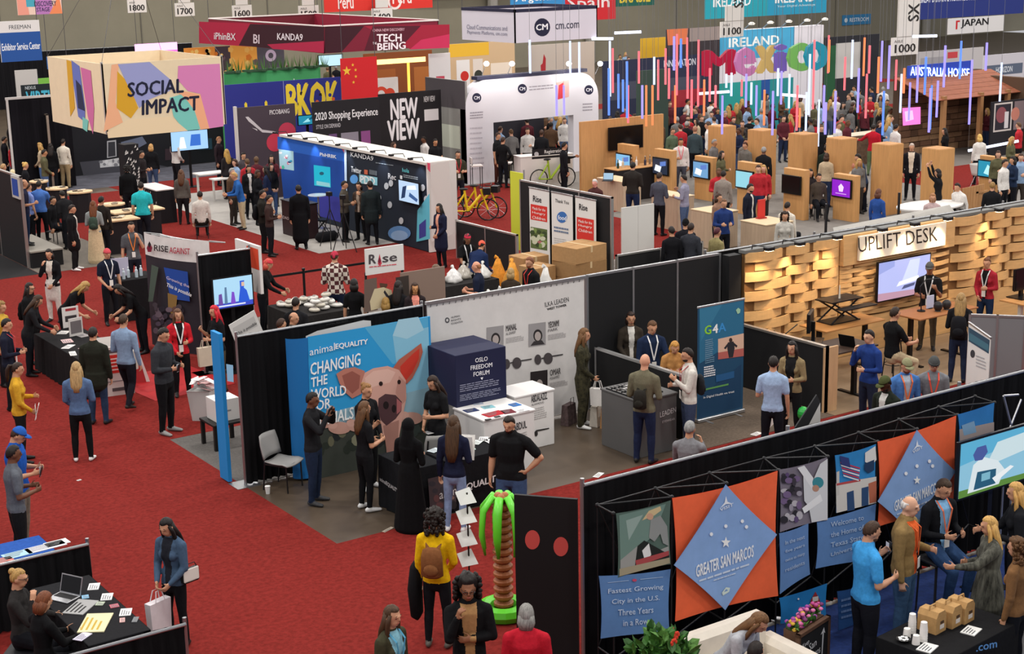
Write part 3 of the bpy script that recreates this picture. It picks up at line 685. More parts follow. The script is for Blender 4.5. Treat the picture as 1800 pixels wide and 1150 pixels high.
for x, y in ((955, 632), (900, 640)):
    f.disc((x-10, y), 6, 9, '4c4648'); f.disc((x+8, y-2), 8, 10, '4c4648'); f.poly([(x-4, y-3), (x+2, y-4), (x+2, y-2), (x-4, y-1)], '3a3638'); f.poly([(x+15, y-7), (x+34, y-10), (x+34, y-8), (x+15, y-5)], '3a3638')
f.done()
# black hard panels behind the sunglasses counter
t, f = panel('panel_wall', 'tall black panel wall with aluminium seams behind the sunglasses counter', 'partition', (16.2, 21.4), (19.3, 21.4), .03, 2.42, '19191b', .05, 'a8a9ab', 3)
t, f = panel('half_wall', 'low black divider with pale rail right of the white banner wall', 'partition', (16.3, 21.3), (16.3, 18.9), .03, 1.12, '161618', .05, 'c9c9c9')
# navy cube, two white plinths
t, f = plinth('display_plinth', 'white plinth with printed front below the navy cube', (12.66, 19.41), (13.62, 19.41), .86, .97, 'e4e2e0')
f.text('ABDUL', (903, 758), (926, 752), (902, 745), '3c3c40', .02); f.lines((903, 790), (932, 780), (903, 764), 6, 'b5b2b0', .4); f.done()
for i, (px, py, c, w_, d_) in enumerate(((828, 722, '27345e', .22, .16), (858, 716, '7fb6c0', .2, .14), (868, 728, 'b3222e', .34, .2), (893, 724, '6b1f2c', .2, .2), (905, 712, '2f6fb8', .16, .16), (918, 722, 'e9e9ea', .2, .12), (858, 738, '2a2a2c', .1, .05), (874, 733, '2a2a2c', .1, .05), (840, 710, '9aa3b5', .16, .1))):
    p = gp(px, py, .971); flat('leaflet', ['navy', 'pale teal', 'bright red', 'dark maroon', 'mid blue', 'white', 'small black', 'narrow black', 'grey blue'][i]+' leaflet lying on the white plinth below the navy cube', 'leaflet', p, w_, d_, c, RND.uniform(-.2, .2), .008, 'leaflets on the white plinth')
t, f = plinth('display_plinth', 'white plinth with a spectacles print beside the patterned-dress woman', (13.78, 20.19), (14.57, 20.19), .62, .96, 'e6e4e2')
f.text('ABDALAZIZ', (934, 708), (962, 701), (933, 696), '3c3c40', .02); f.text('ALHAMOUD', (934, 714), (956, 709), (934, 710), '5a5a5c'); f.lines((934, 740), (962, 733), (934, 718), 6, 'b5b2b0', .4)
f.poly([(942, 756), (965, 752), (965, 754), (942, 759)], '33302f'); f.disc((942, 762), 3, 5, '33302f'); f.done()
t = thing('navy_cube', 'large navy display cube with white heading stacked on white plinth', 'display box', (12.68, 20.22, .97))
bx('body', mat('1d2140', .6), t, 0, .97, 0, .95, 0, .86, .006)
f = Face(t, 12.68, 20.22, d=.002); f.o = f.o
class FaceZ(Face):
    def uv(s, px, py): u, v = Face.uv(s, px, py); return (u, v-s.z)
f = FaceZ(t, 12.68, 20.22, d=.002); f.z = .97
for s_, y in (('OSLO', 636), ('FREEDOM', 648), ('FORUM', 660)):
    w_ = {'OSLO': 11, 'FREEDOM': 19, 'FORUM': 14}[s_]; f.text(s_, (846-w_, y+w_*.16), (846+w_, y-w_*.16), (846-w_, y-8+w_*.16), 'e8e8ee', .02)
f.lines((808, 690), (880, 676), (808, 676), 4, '8c8ea6', .45); f.lines((808, 706), (880, 692), (808, 694), 4, '8c8ea6', .45, seed=8); f.poly([(844, 664), (849, 663), (847, 668)], 'e8e8ee'); f.done()
# animal equality tables with black cloths
t, f, f2 = cloth_table('black clothed counter table with the lettered front facing the aisle', (11.42, 18.5), (12.72, 18.5), .62, .78, '17171a')
f.poly([(752, 842), (800, 830), (802, 890), (756, 900)], '4b4144'); f.blobs([(760+i*4, 850+(i*13) % 40) for i in range(10)], 6, ['6b4a4a', '2c2a2c', '8a6f66', '3c3a40'])
f.text('animal', (772, 878), (812, 866), (772, 862), 'd8d8d8'); f.text('EQUALITY', (812, 866), (880, 846), (812, 852), 'e6e6e6', .03); f.done()
t, f, f2 = cloth_table('black clothed short table with small white lettering on its end', (10.78, 19.42), (10.78, 18.5), .56, .8, '1a1b1e')
f.text('animalEQUALITY', (668, 846), (700, 868), (668, 838), 'cfcfd0', .01)
f.done()
for i, (px, py, c) in enumerate(((758, 760, 'd9d9d9'), (764, 792, 'c7d3d8'), (838, 778, 'd5ddd8'), (850, 772, 'd8d8d8'), (826, 788, 'b9d0c8'), (862, 776, 'e6e6e6'))):
    flat('leaflet', ['white', 'pale blue', 'pale green', 'light grey', 'mint', 'small white'][i]+' leaflet on the black animal charity table', 'leaflet', gp(px, py, .79), .2, .14, c, .3*i, group='leaflets on the black charity table')
# grey plastic chair
def side_chair(label, loc, rz, col='9b9a98', leg='3a3a3c', name='stacking_chair', group=None):
    t = thing(name, label, 'chair', loc, rz, group); c = mat(col, .55)
    m = MB(); m.smooth = True; n = 8
    def shell(rows, th, nm):
        m = MB(); m.smooth = True; k = len(rows); w_ = len(rows[0]); vs = [p for r in rows for p in r]; vs += [(p[0]+th[0], p[1]+th[1], p[2]+th[2]) for p in vs]; N = k*w_
        fs = [(i*w_+j, i*w_+j+1, (i+1)*w_+j+1, (i+1)*w_+j) for i in range(k-1) for j in range(w_-1)]; fs += [tuple(x+N for x in f_[::-1]) for f_ in fs]
        ed = [i for i in range(w_)]+[i*w_+w_-1 for i in range(1, k)]+[(k-1)*w_+j for j in range(w_-2, -1, -1)]+[i*w_ for i in range(k-2, 0, -1)]
        fs += [(ed[i], ed[i]+N, ed[(i+1) % len(ed)]+N, ed[(i+1) % len(ed)]) for i in range(len(ed))]
        m.add(vs, fs).build(nm, c, t)
    shell([[((j/6-.5)*.46*(1-.12*i/5), -.23+.45*i/5, .45+.03*(abs(j/6-.5)*2)**2-.02*math.sin(i/5*3.1)-(.03 if i == 0 else 0)) for j in range(7)] for i in range(6)], (0, 0, -.02), 'seat')
    shell([[((j/6-.5)*.46*(1-.25*max(0, i-3)/2*.5), .23+.08*i/5-.05*(abs(j/6-.5)*2)**2, .50+.36*i/5) for j in range(7)] for i in range(6)], (0, .02, 0), 'backrest')
    lm = metal(leg)
    for sx in (-1, 1):
        MB().tube([(sx*.2, -.2, 0), (sx*.2, -.19, .42)], .012, 6).build('leg', lm, t); MB().tube([(sx*.2, .25, 0), (sx*.2, .2, .44), (sx*.19, .26, .62), (sx*.18, .29, .78)], .012, 6).build('leg', lm, t)
    MB().tube([(-.2, -.19, .42), (-.2, .2, .42), (.2, .2, .42), (.2, -.19, .42)], .011, 6, closed=True).build('seat_frame', lm, t)
    return t
p = gp(500, 858); side_chair('grey moulded stacking chair with dark legs beside black drape', (p[0], p[1], 0), rzf(p, 55))
p = gp(838, 790); side_chair('grey moulded chair half hidden behind the charity table', (12.0, 19.75, 0), rzf((12, 19.7), 190))
t = thing('paper_cup', 'white paper cup standing on floor under the grey chair', 'cup', gp(471, 868)); MB().lathe([(.03, 0), (.042, .12), (.044, .12), (.038, .115)], n=12).build('cup_body', plain('dcdcda'), t); MB().lathe([(.02, .112), (.043, .118), (.043, .124)], n=12).build('rim', plain('efefec'), t)
# counter with sunglasses tray
t, f = plinth('counter', 'dark grey counter with a tray of sunglasses and white lettering', (15.16, 18.72), (15.98, 18.72), .95, .98, '5b5a5a'); 
f.text('LEADEN', (1160, 734), (1188, 724), (1160, 725), 'd8d8d8'); f.text('EYEWEAR', (1164, 744), (1186, 738), (1164, 740), 'c8c8c8'); f.done()
t = thing('display_tray', 'shallow black tray of sunglasses pairs on grey counter', 'tray', (15.18, 18.85, .981)); bx('tray_base', mat('1b1b1d', .5), t, 0, .62, 0, .72, 0, .02); 
for i in range(4):
    for j in range(5):
        g_ = thing('sunglasses', 'dark sunglasses lying in the tray on the grey counter', 'sunglasses', (15.26+i*.15, 18.92+j*.135, 1.003), .1, 'sunglasses in the counter tray'); x, y = -.06, 0
        m = MB(); [m.lathe([(.022, 0), (.024, .006), (.022, .012)], (x+dx, y, .0), 8) for dx in (.02, .075)]; m.build('lenses', mat(RND.choice(['1a1a1c', '3a3230', '0f0f10', '5b5654', 'c9c6c4']), .2), g_)
        m = MB(); m.cyl((x+.04, y, .008), (x+.055, y, .008), .003, n=4); m.cyl((x, y, .008), (x, y+.09, .008), .003, n=4); m.cyl((x+.095, y, .008), (x+.095, y+.09, .008), .003, n=4); m.build('frame', mat('cfcac6', .3), g_)
# G4A roller banner
t, f = banner('teal blue roller banner headed with green and blue letters', (17.18, 19.58), (18.24, 19.58), 2.06, '1f4a6a')
f.poly([(1229, 541), (1307, 528), (1306, 590), (1229, 640)], '2b6b8e'); f.poly([(1229, 541), (1270, 534), (1232, 600)], '35789a'); f.poly([(1228, 700), (1303, 640), (1302, 715), (1228, 735)], '1a3f60')
f.text('G', (1238, 589), (1250, 587), (1238, 573), '8fd13a', .03); f.text('4', (1252, 587), (1262, 585), (1252, 571), 'f0f2f2', .03); f.text('A', (1262, 585), (1276, 582), (1262, 569), '3a8fd0', .03)
f.poly([(1262, 596), (1307, 586), (1307, 626), (1262, 632)], 'd8b49c'); f.poly([(1262, 620), (1307, 612), (1307, 626), (1262, 632)], 'b5625a'); f.disc((1284, 598), 3, 4, '3a2a26'); f.poly([(1279, 602), (1289, 600), (1291, 612), (1288, 628), (1281, 629), (1278, 613)], '2a2a30'); f.poly([(1272, 612), (1279, 603), (1281, 606), (1275, 614)], '2a2a30'); f.poly([(1296, 608), (1288, 601), (1287, 605), (1294, 611)], '2a2a30')
f.lines((1239, 640), (1256, 636), (1239, 597), 12, '6f93ac', .5); f.lines((1237, 664), (1258, 660), (1237, 644), 5, 'e6eaee', .55); f.poly([(1236, 684), (1280, 674), (1280, 677), (1236, 687)], '5e9a55'); f.text('In Digital Health we trust', (1236, 702), (1290, 691), (1236, 697), 'e6eaee', .01); f.poly([(1258, 660), (1290, 652), (1290, 664), (1258, 672)], '24598a')
f.poly([(1293, 545), (1297, 541), (1301, 544), (1300, 550), (1296, 552)], '9ec9a8'); f.done()
# shopping bags on floor behind the patterned-dress woman
for lb, px, py, c, w_ in (('black and white chequered bag standing by the white banner wall', 1000, 745, '5a4a4a', .3), ('pale striped paper bag on the floor beside the grey counter', 1048, 748, 'd8d0c4', .2), ('small tan paper bag on the floor beside the grey counter', 1066, 752, 'b98a5c', .18)):
    p = gp(px, py); t = thing('carrier_bag', lb, 'bag', p, .4); m = MB(); m.add([(sx*w_/2*(1 if z == 0 else .92), sy*.08*(1 if z == 0 else .7), z) for z in (0, .36) for sx, sy in ((-1, -1), (1, -1), (1, 1), (-1, 1))], [(3, 2, 1, 0), (0, 1, 5, 4), (1, 2, 6, 5), (2, 3, 7, 6), (3, 0, 4, 7), (4, 5, 6, 7)]).build('bag_body', mat(c, .7, .5 if 'cheq' in lb else .1, 14), t)
    MB().tube([(-.06, -.07, .36), (-.05, -.07, .48), (.05, -.07, .48), (.06, -.07, .36)], .006, 5).build('handle', plain('3a3030'), t)
# ================================================================ foreground right: drape, fabric display wall
pipe_drape('pipe_and_drape', 'long black pleated drape behind the orange and blue fabric display', (9.68, 12.88), (29.7, 12.88), 2.42, seed=5)
A, B = (9.37, 13.78), (9.84, 13.22)
t = thing('black_panel', 'freestanding black panel with two round red spots', 'panel', (*A, 0), math.atan2(B[1]-A[1], B[0]-A[0])); L = math.dist(A, B)
bx('board', mat('121213', .6), t, 0, L, 0, .04, .02, 2.1); f = Face(t, *A, math.atan2(B[1]-A[1], B[0]-A[0]))
for c in ((936, 949), (986, 961)): f.disc(c, 13, 17, 'c04a44', 22)
f.done('red_spots')
for x in (.06, L-.06): bx('foot', mat('121213', .6), t, x-.02, x+.02, -.18, .22, 0, .02)
YD = 12.25
t = thing('fabric_display', 'black scissor frame of a pop-up fabric display wall', 'display frame', (9.0, YD, 0)); dk = mat('2c2c2e', .4, metal=.6); DISP = t
fr = [(1078, 903), (1181, 874), (1277, 850), (1369, 827), (1455, 803), (1543, 777), (1612, 755), (1683, 730), (1748, 708)]
bk = [(1050, 888), (1152, 859), (1247, 832), (1343, 806), (1432, 785), (1509, 761), (1580, 738), (1650, 716), (1714, 697)]
F_ = [V(*onY(*p, YD))-V(9, YD, 0) for p in fr]; K_ = [V(*onY(*p, YD+.32))-V(9, YD, 0) for p in bk]; D_ = [V(p[0], 0, .62) for p in F_]; E_ = [V(p[0], .32, .62) for p in K_]
def bar(a, b, nm='strut', r=.011): MB().cyl(a, b, r, n=6).build(nm, dk, t)
for i in range(9):
    bar(F_[i], K_[i]); bar(D_[i], E_[i])
    bar(F_[i]+V(0, 0, .02), D_[i]*V(1, 1, 0), 'upright', .010)
    for p in (F_[i], K_[i]): MB().ell(p, .025, .025, .025, 8, 6).build('hub', dk, t)
    if i < 8: bar(K_[i], F_[i+1]); bar(K_[i], K_[i+1]); bar(D_[i], E_[i+1]); bar(K_[i], E_[i+1], r=.007); bar(E_[i], K_[i+1], r=.007)
bar(K_[0], E_[0], r=.008); bar(E_[0], E_[0]*V(1, 1, 0), 'upright')
def fabric(label, q, col, off=0.0, bow=.03, cat='fabric print', name='fabric_print', n=8, m=None):
    """stretched cloth between four pinned corners (pixels tl, tr, br, bl), edges pulled in a little"""
    Y = YD-.03-off; c = [V(*onY(*p, Y)) for p in q]
    mb = MB(); mb.smooth = True; vs = []
    for i in range(n+1):
        for j in range(n+1):
            a, b = j/n, i/n; p = c[3]*(1-a)*(1-b)+c[2]*a*(1-b)+c[1]*a*b+c[0]*(1-a)*b; ctr = sum(c)/4
            k = bow*(4*a*(1-a)*(1-4*b*(1-b))+4*b*(1-b)*(1-4*a*(1-a))); p = p+(ctr-p)*k*1.6
            vs.append((p[0]-9.0, Y-YD+.012*4*a*(1-a)*4*b*(1-b), p[2]))
    N = len(vs); vs += [(x, y+.006, z) for x, y, z in vs]; w_ = n+1; fs = [(i*w_+j, i*w_+j+1, (i+1)*w_+j+1, (i+1)*w_+j) for i in range(n) for j in range(n)]
    o = mb.add(vs, fs+[tuple(x+N for x in f_[::-1]) for f_ in fs]).build(name, m or mat(col, .8, .05, 8), DISP); o['label'] = label
    return o, Face(DISP, 9.0, YD, 0, YD-Y, parent=o)
OR, BL = 'f2693f', '6f93c6'
t, f = fabric('square fabric photo of a rider in a straw hat', [(1083, 903), (1179, 880), (1179, 992), (1086, 1016)], '52685f')
f.poly([(1088, 906), (1170, 886), (1150, 940), (1100, 985), (1090, 990)], '6d8a80'); f.poly([(1100, 915), (1130, 905), (1105, 950)], '93aaa2'); f.poly([(1090, 985), (1120, 960), (1140, 975), (1175, 960), (1176, 988), (1090, 1010)], '9a9c98'); f.poly([(1120, 960), (1132, 950), (1176, 975), (1176, 990), (1115, 1000)], '1c201e')
f.poly([(1128, 915), (1140, 898), (1160, 890), (1162, 897), (1150, 906)], 'cdb98c'); f.disc((1142, 908), 6, 6, 'c9a084'); f.poly([(1143, 914), (1160, 906), (1172, 925), (1175, 960), (1165, 955), (1160, 938), (1150, 952), (1140, 945)], '8d9290'); f.poly([(1128, 968), (1140, 955), (1144, 975), (1134, 990)], 'e0e2e0'); f.poly([(1116, 985), (1175, 968), (1175, 976), (1118, 996)], 'a8484a'); f.poly([(1088, 1000), (1176, 980), (1177, 990), (1088, 1013)], 'a39a80'); f.done()
t, f = fabric('blue fabric square reading Fastest Growing City in the U.S.', [(1053, 1013), (1179, 1001), (1177, 1113), (1056, 1123)], '5b83b8')
for i, s_ in enumerate(('Fastest Growing', 'City in the U.S.', 'Three Years', 'in a Row')):
    w_ = [97, 84, 62, 44][i]; cx = 1117; y = 1042+i*19; f.text(s_, (cx-w_/2, y+w_*.045), (cx+w_/2, y-w_*.045), (cx-w_/2, y-11+w_*.045), 'c5d6ec', .012)
f.poly([(1068, 1024), (1105, 1020), (1105, 1021), (1068, 1025)], 'a9c3e2'); f.poly([(1125, 1018), (1165, 1014), (1165, 1015), (1125, 1019)], 'a9c3e2'); f.disc((1115, 1020), 4, 2.5, 'c84a6a'); f.done()
def orange(label, q, d, words, lab2):
    t, f = fabric(label, q, OR, m=mat(OR, .75, .06, 6)); t, f = fabric(lab2, d, BL, .09, .02, m=mat('86a8d8', .75, .05, 6))
    top, rt, bt, lf = d; cx = top[0]; P = lambda u, v: (lf[0]+(rt[0]-lf[0])*u, (top[1]*(1-v)+bt[1]*v)+(rt[1]-lf[1])*(u-.5))
    f.text(words, P(.21, .67), P(.77, .64), P(.21, .57), 'eef2f6', .035)
    for a, b in ((.36, .36), (.5, .33), (.66, .33), (.70, .385)): f.disc(P(a, b), 3, 3.4, 'eef2f6', 8)
    c = P(.5, .46); r = (rt[0]-lf[0])*.048; f.poly([(c[0]+(r if i % 2 == 0 else r*.42)*math.sin(i*math.pi/5), c[1]-(r if i % 2 == 0 else r*.42)*1.2*math.cos(i*math.pi/5)) for i in range(10)], 'f2f4f2')
    f.lines(P(.24, .715), P(.74, .70), P(.24, .69), 1, 'c8d6e8', .6, .05); f.lines(P(.38, .74), P(.6, .735), P(.38, .725), 1, 'c8d6e8', .6, .05)
    f.poly([P(.5, .09), P(.515, .14), P(.56, .165), P(.5, .155), P(.44, .175), P(.485, .14)], 'e8eef4'); f.text('VISIT', P(.44, .20), P(.57, .185), P(.44, .175), 'e8eef4', .02)
    f.poly([P(.46, .85), P(.5, .815), P(.54, .83), P(.53, .86), P(.47, .875)], 'cfe0d8'); f.poly([P(.48, .85), P(.5, .83), P(.52, .845)], '6f93c6'); f.done()
orange('large orange stretched fabric square behind the nearest blue diamond', [(1182, 876), (1367, 828), (1368, 1048), (1187, 1093)], [(1276, 852), (1366, 940), (1275, 1073), (1185, 994)], 'GREATER SAN MARCOS', 'near blue fabric diamond lettered in white with a star')
orange('smaller orange stretched fabric square behind the farther blue diamond', [(1543, 777), (1681, 731), (1681, 895), (1543, 926)], [(1612, 756), (1680, 829), (1610, 948), (1543, 882)], 'GREATER SAN MARCOS', 'farther blue fabric diamond partly hidden by people')
t, f = fabric('square fabric photo of a person in white lab clothes', [(1370, 826), (1454, 804), (1454, 915), (1371, 936)], '7b7480')
f.blobs([(1376+(i*17) % 30, 835+(i*23) % 90) for i in range(26)], 6, ['9a94a0', '3c3640', '5d4a72', 'b9b4ba', '2b2830', '746084'], seed=2); f.poly([(1410, 830), (1425, 850), (1440, 815), (1453, 806), (1453, 913), (1425, 918), (1420, 890), (1412, 880)], 'd4d6d8'); f.poly([(1400, 822), (1412, 818), (1428, 840), (1425, 858), (1410, 836)], 'e4e5e6'); f.disc((1436, 848), 10, 10, '3a8a96'); f.disc((1432, 858), 6, 6, 'b78a74'); f.poly([(1408, 893), (1440, 868), (1444, 880), (1412, 902)], 'eceded'); f.done()
t, f = fabric('small blue fabric square with faint white lettering between photos', [(1370, 938), (1421, 920), (1424, 1010), (1371, 1045)], '6288bd')
for i, s_ in enumerate(('In the next', 'five years', 'twice as many', 'residents')): f.text(s_, (1380, 958+i*16), (1414, 947+i*15), (1380, 951+i*16), 'b8cce6', .01)
f.done()
t, f = fabric('fabric photo of a white courthouse with a striped flag', [(1468, 801), (1540, 781), (1540, 884), (1470, 902)], '2f86c4')
f.poly([(1469, 850), (1540, 838), (1540, 884), (1470, 902)], 'd2cfc8'); f.poly([(1470, 830), (1475, 828), (1475, 870), (1470, 872)], 'c9c6be'); f.poly([(1470, 850), (1512, 842), (1512, 846), (1470, 854)], 'b54a4c'); f.poly([(1488, 866), (1500, 862), (1502, 896), (1489, 899)], '2c4a74'); f.poly([(1514, 858), (1526, 855), (1526, 888), (1514, 890)], '2c4a74'); f.poly([(1526, 850), (1540, 845), (1540, 882), (1528, 885)], 'b86a50')
f.poly([(1520, 796), (1538, 784), (1540, 808), (1532, 818), (1520, 812)], 'dcdcd8'); f.poly([(1519, 815), (1536, 808), (1536, 826), (1526, 832), (1519, 826)], '1f3a5c')
for i in range(6): f.poly([(1476+i, 812+i*4.5), (1511-i*.5, 822+i*4.2), (1511-i*.5, 824.5+i*4.2), (1477+i, 814.5+i*4.5)], 'c0344a' if i % 2 == 0 else 'e8e4e4')
f.poly([(1475, 801), (1491, 805), (1494, 822), (1478, 817)], '2e3a74'); f.done()
t, f = fabric('blue fabric square reading Welcome to the Home of', [(1436, 916), (1540, 886), (1540, 984), (1434, 1000)], '5f88bf')
for i, s_ in enumerate(('Welcome to', 'the Home of', 'Texas State', 'University')): f.text(s_, (1460, 927+i*18), (1518-(i == 3)*8, 914+i*17), (1460, 918+i*18), 'b4cae6', .012)
f.done()
t, f = fabric('fabric square of blue evening sky above the television', [(1684, 729), (1748, 708), (1747, 770), (1686, 778)], '2f7cc0'); f.poly([(1686, 755), (1747, 742), (1747, 769), (1687, 777)], 'a79a98'); f.poly([(1690, 748), (1712, 740), (1716, 760), (1694, 766)], '7fa6c8'); f.done()
t, f = fabric('blue fabric square with a red and white tower print', [(1370, 1052), (1454, 1026), (1453, 1090), (1372, 1097)], '2480c4')
f.poly([(1420, 1095), (1425, 1055), (1433, 1040), (1441, 1055), (1444, 1090)], '9c2f34'); f.poly([(1424, 1078), (1442, 1072), (1443, 1082), (1424, 1088)], 'd9d2cc'); f.poly([(1428, 1050), (1438, 1048), (1438, 1056), (1428, 1058)], 'd9d2cc'); f.poly([(1412, 1078), (1420, 1072), (1422, 1096), (1414, 1096)], 'a09890'); f.disc((1403, 1053), 1.6, 1.6, 'f4f4f4'); f.done()
t, f = fabric('dark blue fabric square low behind the man in light blue', [(1472, 1040), (1512, 1030), (1512, 1100), (1474, 1110)], '31619f'); f.lines((1478, 1090), (1508, 1082), (1478, 1050), 4, '7c9dcc', .4); f.done()
sky = ['8fc4dc', ([(0, .6), (1, .8), (1, 1), (0, 1)], '5fb0d4'), ([(0, 0), (1, 0), (1, .1), (0, .14)], '5f8a3c'), ([(.35, .45), (.9, .55), (1, .9), (.5, .85)], 'cfe3e8'), ([(.12, .05), (.18, .55), (.3, .66), (.52, .5), (.62, .3), (.55, .05)], 'dfeaee'), ([(.2, .62), (.3, .60), (.37, .72), (.34, .86), (.22, .86), (.17, .74)], '4c5c9c'), ([(.2, .08), (.5, .08), (.5, .36), (.24, .4)], '2c5c78'), ([(.5, .1), (.75, .3), (.7, .34), (.45, .2)], 'f0f4f6'), ([(.3, .2), (.42, .2), (.42, .34), (.3, .34)], '7fb8cc')]
xa = onY(1686, 779, 11.95)[0]; z1 = onY(1686, 779, 11.95)[2]; z0 = onY(1686, 879, 11.95)[2]
monitor('large television showing a bluish man by water beside orange fabric', (xa, 11.95), (xa+1.42, 11.95), z0, z1, sky, 'television', 'television', stand=.02, emit=.85)
t = thing('truss_stand', 'thin silver frame stand above the large television', 'stand', (xa+.32, 12.5, 0)); 
q = [V(*onY(x, y, 12.5))-V(xa+.32, 12.5, 0) for x, y in ((1764, 696), (1790, 694), (1783, 770), (1768, 770), (1795, 702))]
for a, b in ((0, 1), (0, 2), (4, 3)): MB().cyl(q[a], q[b], .015, n=6).build('tube', metal('c9c9cb'), t)
MB().cyl(q[2], q[2]*V(1, 1, 0), .015, n=6).build('tube', metal('c9c9cb'), t); MB().cyl(q[3], q[3]*V(1, 1, 0), .015, n=6).build('tube', metal('c9c9cb'), t)
# ---- inflatable palm
c = gp(886, 1082); t = thing('inflatable_palm', 'inflatable palm tree with green fronds and brown trunk', 'inflatable', c); gm = mat('5ecb2c', .35, spec=.5); br = mat('9a5a34', .45)
MB().tube([(.24*math.cos(a), .24*math.sin(a), .09) for a in [i*math.pi/9 for i in range(18)]], .1, 8, closed=True).build('base_ring', gm, t)
for i in range(14):
    z = .12+i*.098; MB().lathe([(.085, 0), (.125, .035), (.125, .065), (.085, .10)], (0, 0, z), 14).build('trunk_ring', br, t)
for i in range(7):
    a = i*.9+.3; r = .25; mb = MB(); mb.smooth = True
    mb.tube([(0, 0, 1.5), (r*.5*math.cos(a), r*.5*math.sin(a), 1.58), (r*1.0*math.cos(a), r*1.0*math.sin(a), 1.42), (r*1.12*math.cos(a), r*1.12*math.sin(a), 1.1), (r*.95*math.cos(a), r*.95*math.sin(a), .85)], [(.03, .04), (.035, .055), (.035, .06), (.03, .05), (.015, .02)], 8).build('frond', gm, t)
for a in (0, 2, 4): MB().ell((.05*math.cos(a), .05*math.sin(a), 1.56), .055, .055, .06).build('coconut', mat('a5623a', .4), t)
# ---- leaflet rack
p = gp(826, 1050); t = thing('leaflet_rack', 'thin black rack with white leaflets before the palm', 'rack', p); dkm = mat('1a1a1a', .4); zt = 1.42
MB().cyl((0, 0, 0), (0, 0, zt), .012, n=6).build('pole', dkm, t); MB().lathe([(.16, 0), (.16, .015), (.02, .03)], n=14).build('base', dkm, t)
for i, z in enumerate((.45, .72, 1.02, 1.28)): MB().add([(-.12, -.03, z), (.08, -.10, z+.02), (.05, .02, z+.2), (-.14, .06, z+.16)], [(0, 1, 2, 3)]).build('leaflet_sheet', plain('dedede'), t)
# ---- right table with drinks
t, f, f2 = cloth_table('black clothed refreshment table with coffee boxes and cups', (12.12, 9.9), (13.55, 10.06), .85, .75, '161618'); f.text('.com', (1715, 1146), (1752, 1138), (1715, 1136), '5f93c8', .02); f.done()
for i, (px, py) in enumerate(((1640, 1108), (1668, 1098), (1690, 1090))):
    p = gp(px, py, .75); t = thing('coffee_box', ['nearest', 'middle', 'farthest'][i]+' brown cardboard coffee carrier box on the black table', 'box', p, .15, 'coffee boxes on the table'); cb = mat('b08a58', .8, .1, 20)
    bx('carton', cb, t, -.1, .1, -.1, .14, 0, .19, .004); MB().prism([(-.1, .19), (.1, .19), (.06, .25), (-.06, .25)], -.1, .14).build('lid', cb, t); MB().tube([(-.06, .02, .25), (-.05, .02, .29), (.05, .02, .29), (.06, .02, .25)], .01, 5).build('handle', cb, t); bx('sticker', plain('d8d0c8'), t, -.03, .05, -.104, -.1, .05, .1); bx('logo', plain('4a3424'), t, -.02, .04, -.106, -.1, .11, .14)
for i, (px, py, n) in enumerate(((1603, 1112, 5), (1623, 1127, 5), (1594, 1120, 1), (1610, 1132, 1))):
    p = gp(px, py, .75); t = thing('paper_cup', ['far tall stack of white paper cups on black table', 'near tall stack of white paper cups on black table', 'far single white cup lying by cup stack', 'near single white cup lying by cup stack'][i], 'cups', p, group='white paper cups')
    for k in range(n): MB().lathe([(.045, 0), (.035, .1), (.03, .1)], (0, 0, k*.03), 12).build('cup', plain('e6e3de'), t)
p = gp(1588, 1128, .75); t = thing('sugar_bowl', 'small black bowl of white creamer pods by the cups', 'bowl', p); MB().lathe([(.04, 0), (.08, .035), (.075, .035), (.035, .01)], n=14).build('bowl', mat('141414', .3), t)
for k in range(6): MB().lathe([(.014, 0), (.02, .02)], (.04*math.cos(k), .04*math.sin(k), .02), 8).build('creamer', plain('ececea'), t)
for i, (px, py) in enumerate(((1707, 1110), (1630, 1140))): flat('tent_card', ['white framed sign card lying by the coffee boxes', 'white framed sign card at the near table edge'][i], 'card', gp(px, py, .752), .22, .16, 'd9d9d6', .3, .012, cols='55565a')
# ---- sofa, plant, chalkboard, counter
p = onY(1268, 1085, 11.75); t = thing('sofa', 'cream leather sofa below the nearest blue diamond', 'sofa', (p[0]+.05, p[1], 0)); lm = mat('d9d0c2', .55, .05, 6)
bx('seat_base', lm, t, -.75, .75, -.75, .05, .08, .30, .04); bx('seat_cushion', lm, t, -.6, .6, -.78, -.1, .30, .45, .05); bx('backrest', lm, t, -.72, .62, -.06, .16, .2, .88, .06)
for sx in (-1, 1): bx('armrest', lm, t, sx*.66-.12, sx*.66+.12, -.75, .1, .1, .60, .06)
for sx in (-.6, .6):
    for y in (-.68, 0): MB().cyl((sx, y, 0), (sx, y, .09), .025, n=8).build('leg', dkm, t)
p = onY(1165, 1105, 11.45); t = thing('potted_plant', 'leafy potted plant with red flowers in front of fabric display', 'plant', (p[0], p[1], .29)); t.scale = (.88, .88, .88); bx('plant_stand', mat('26221f'), t, -.2, .2, -.2, .2, -.329, 0); q = random.Random(11)
MB().lathe([(.15, 0), (.2, .35), (.22, .36), (.2, .32)], n=16).build('pot', mat('4a3a30', .7), t)
lf = MB().add([(0, 0, 0), (.045, -.02, .05), (.05, -.03, .11), (0, -.035, .17), (-.05, -.03, .11), (-.045, -.02, .05), (0, .012, .08)], [(0, 1, 6), (1, 2, 6), (2, 3, 6), (3, 4, 6), (4, 5, 6), (5, 0, 6)])
leaf_ms = [lf.mesh('leaf', mat(c_, .5, .2, 30)) for c_ in ('3c6a2a', '2c5322', '54803a')]
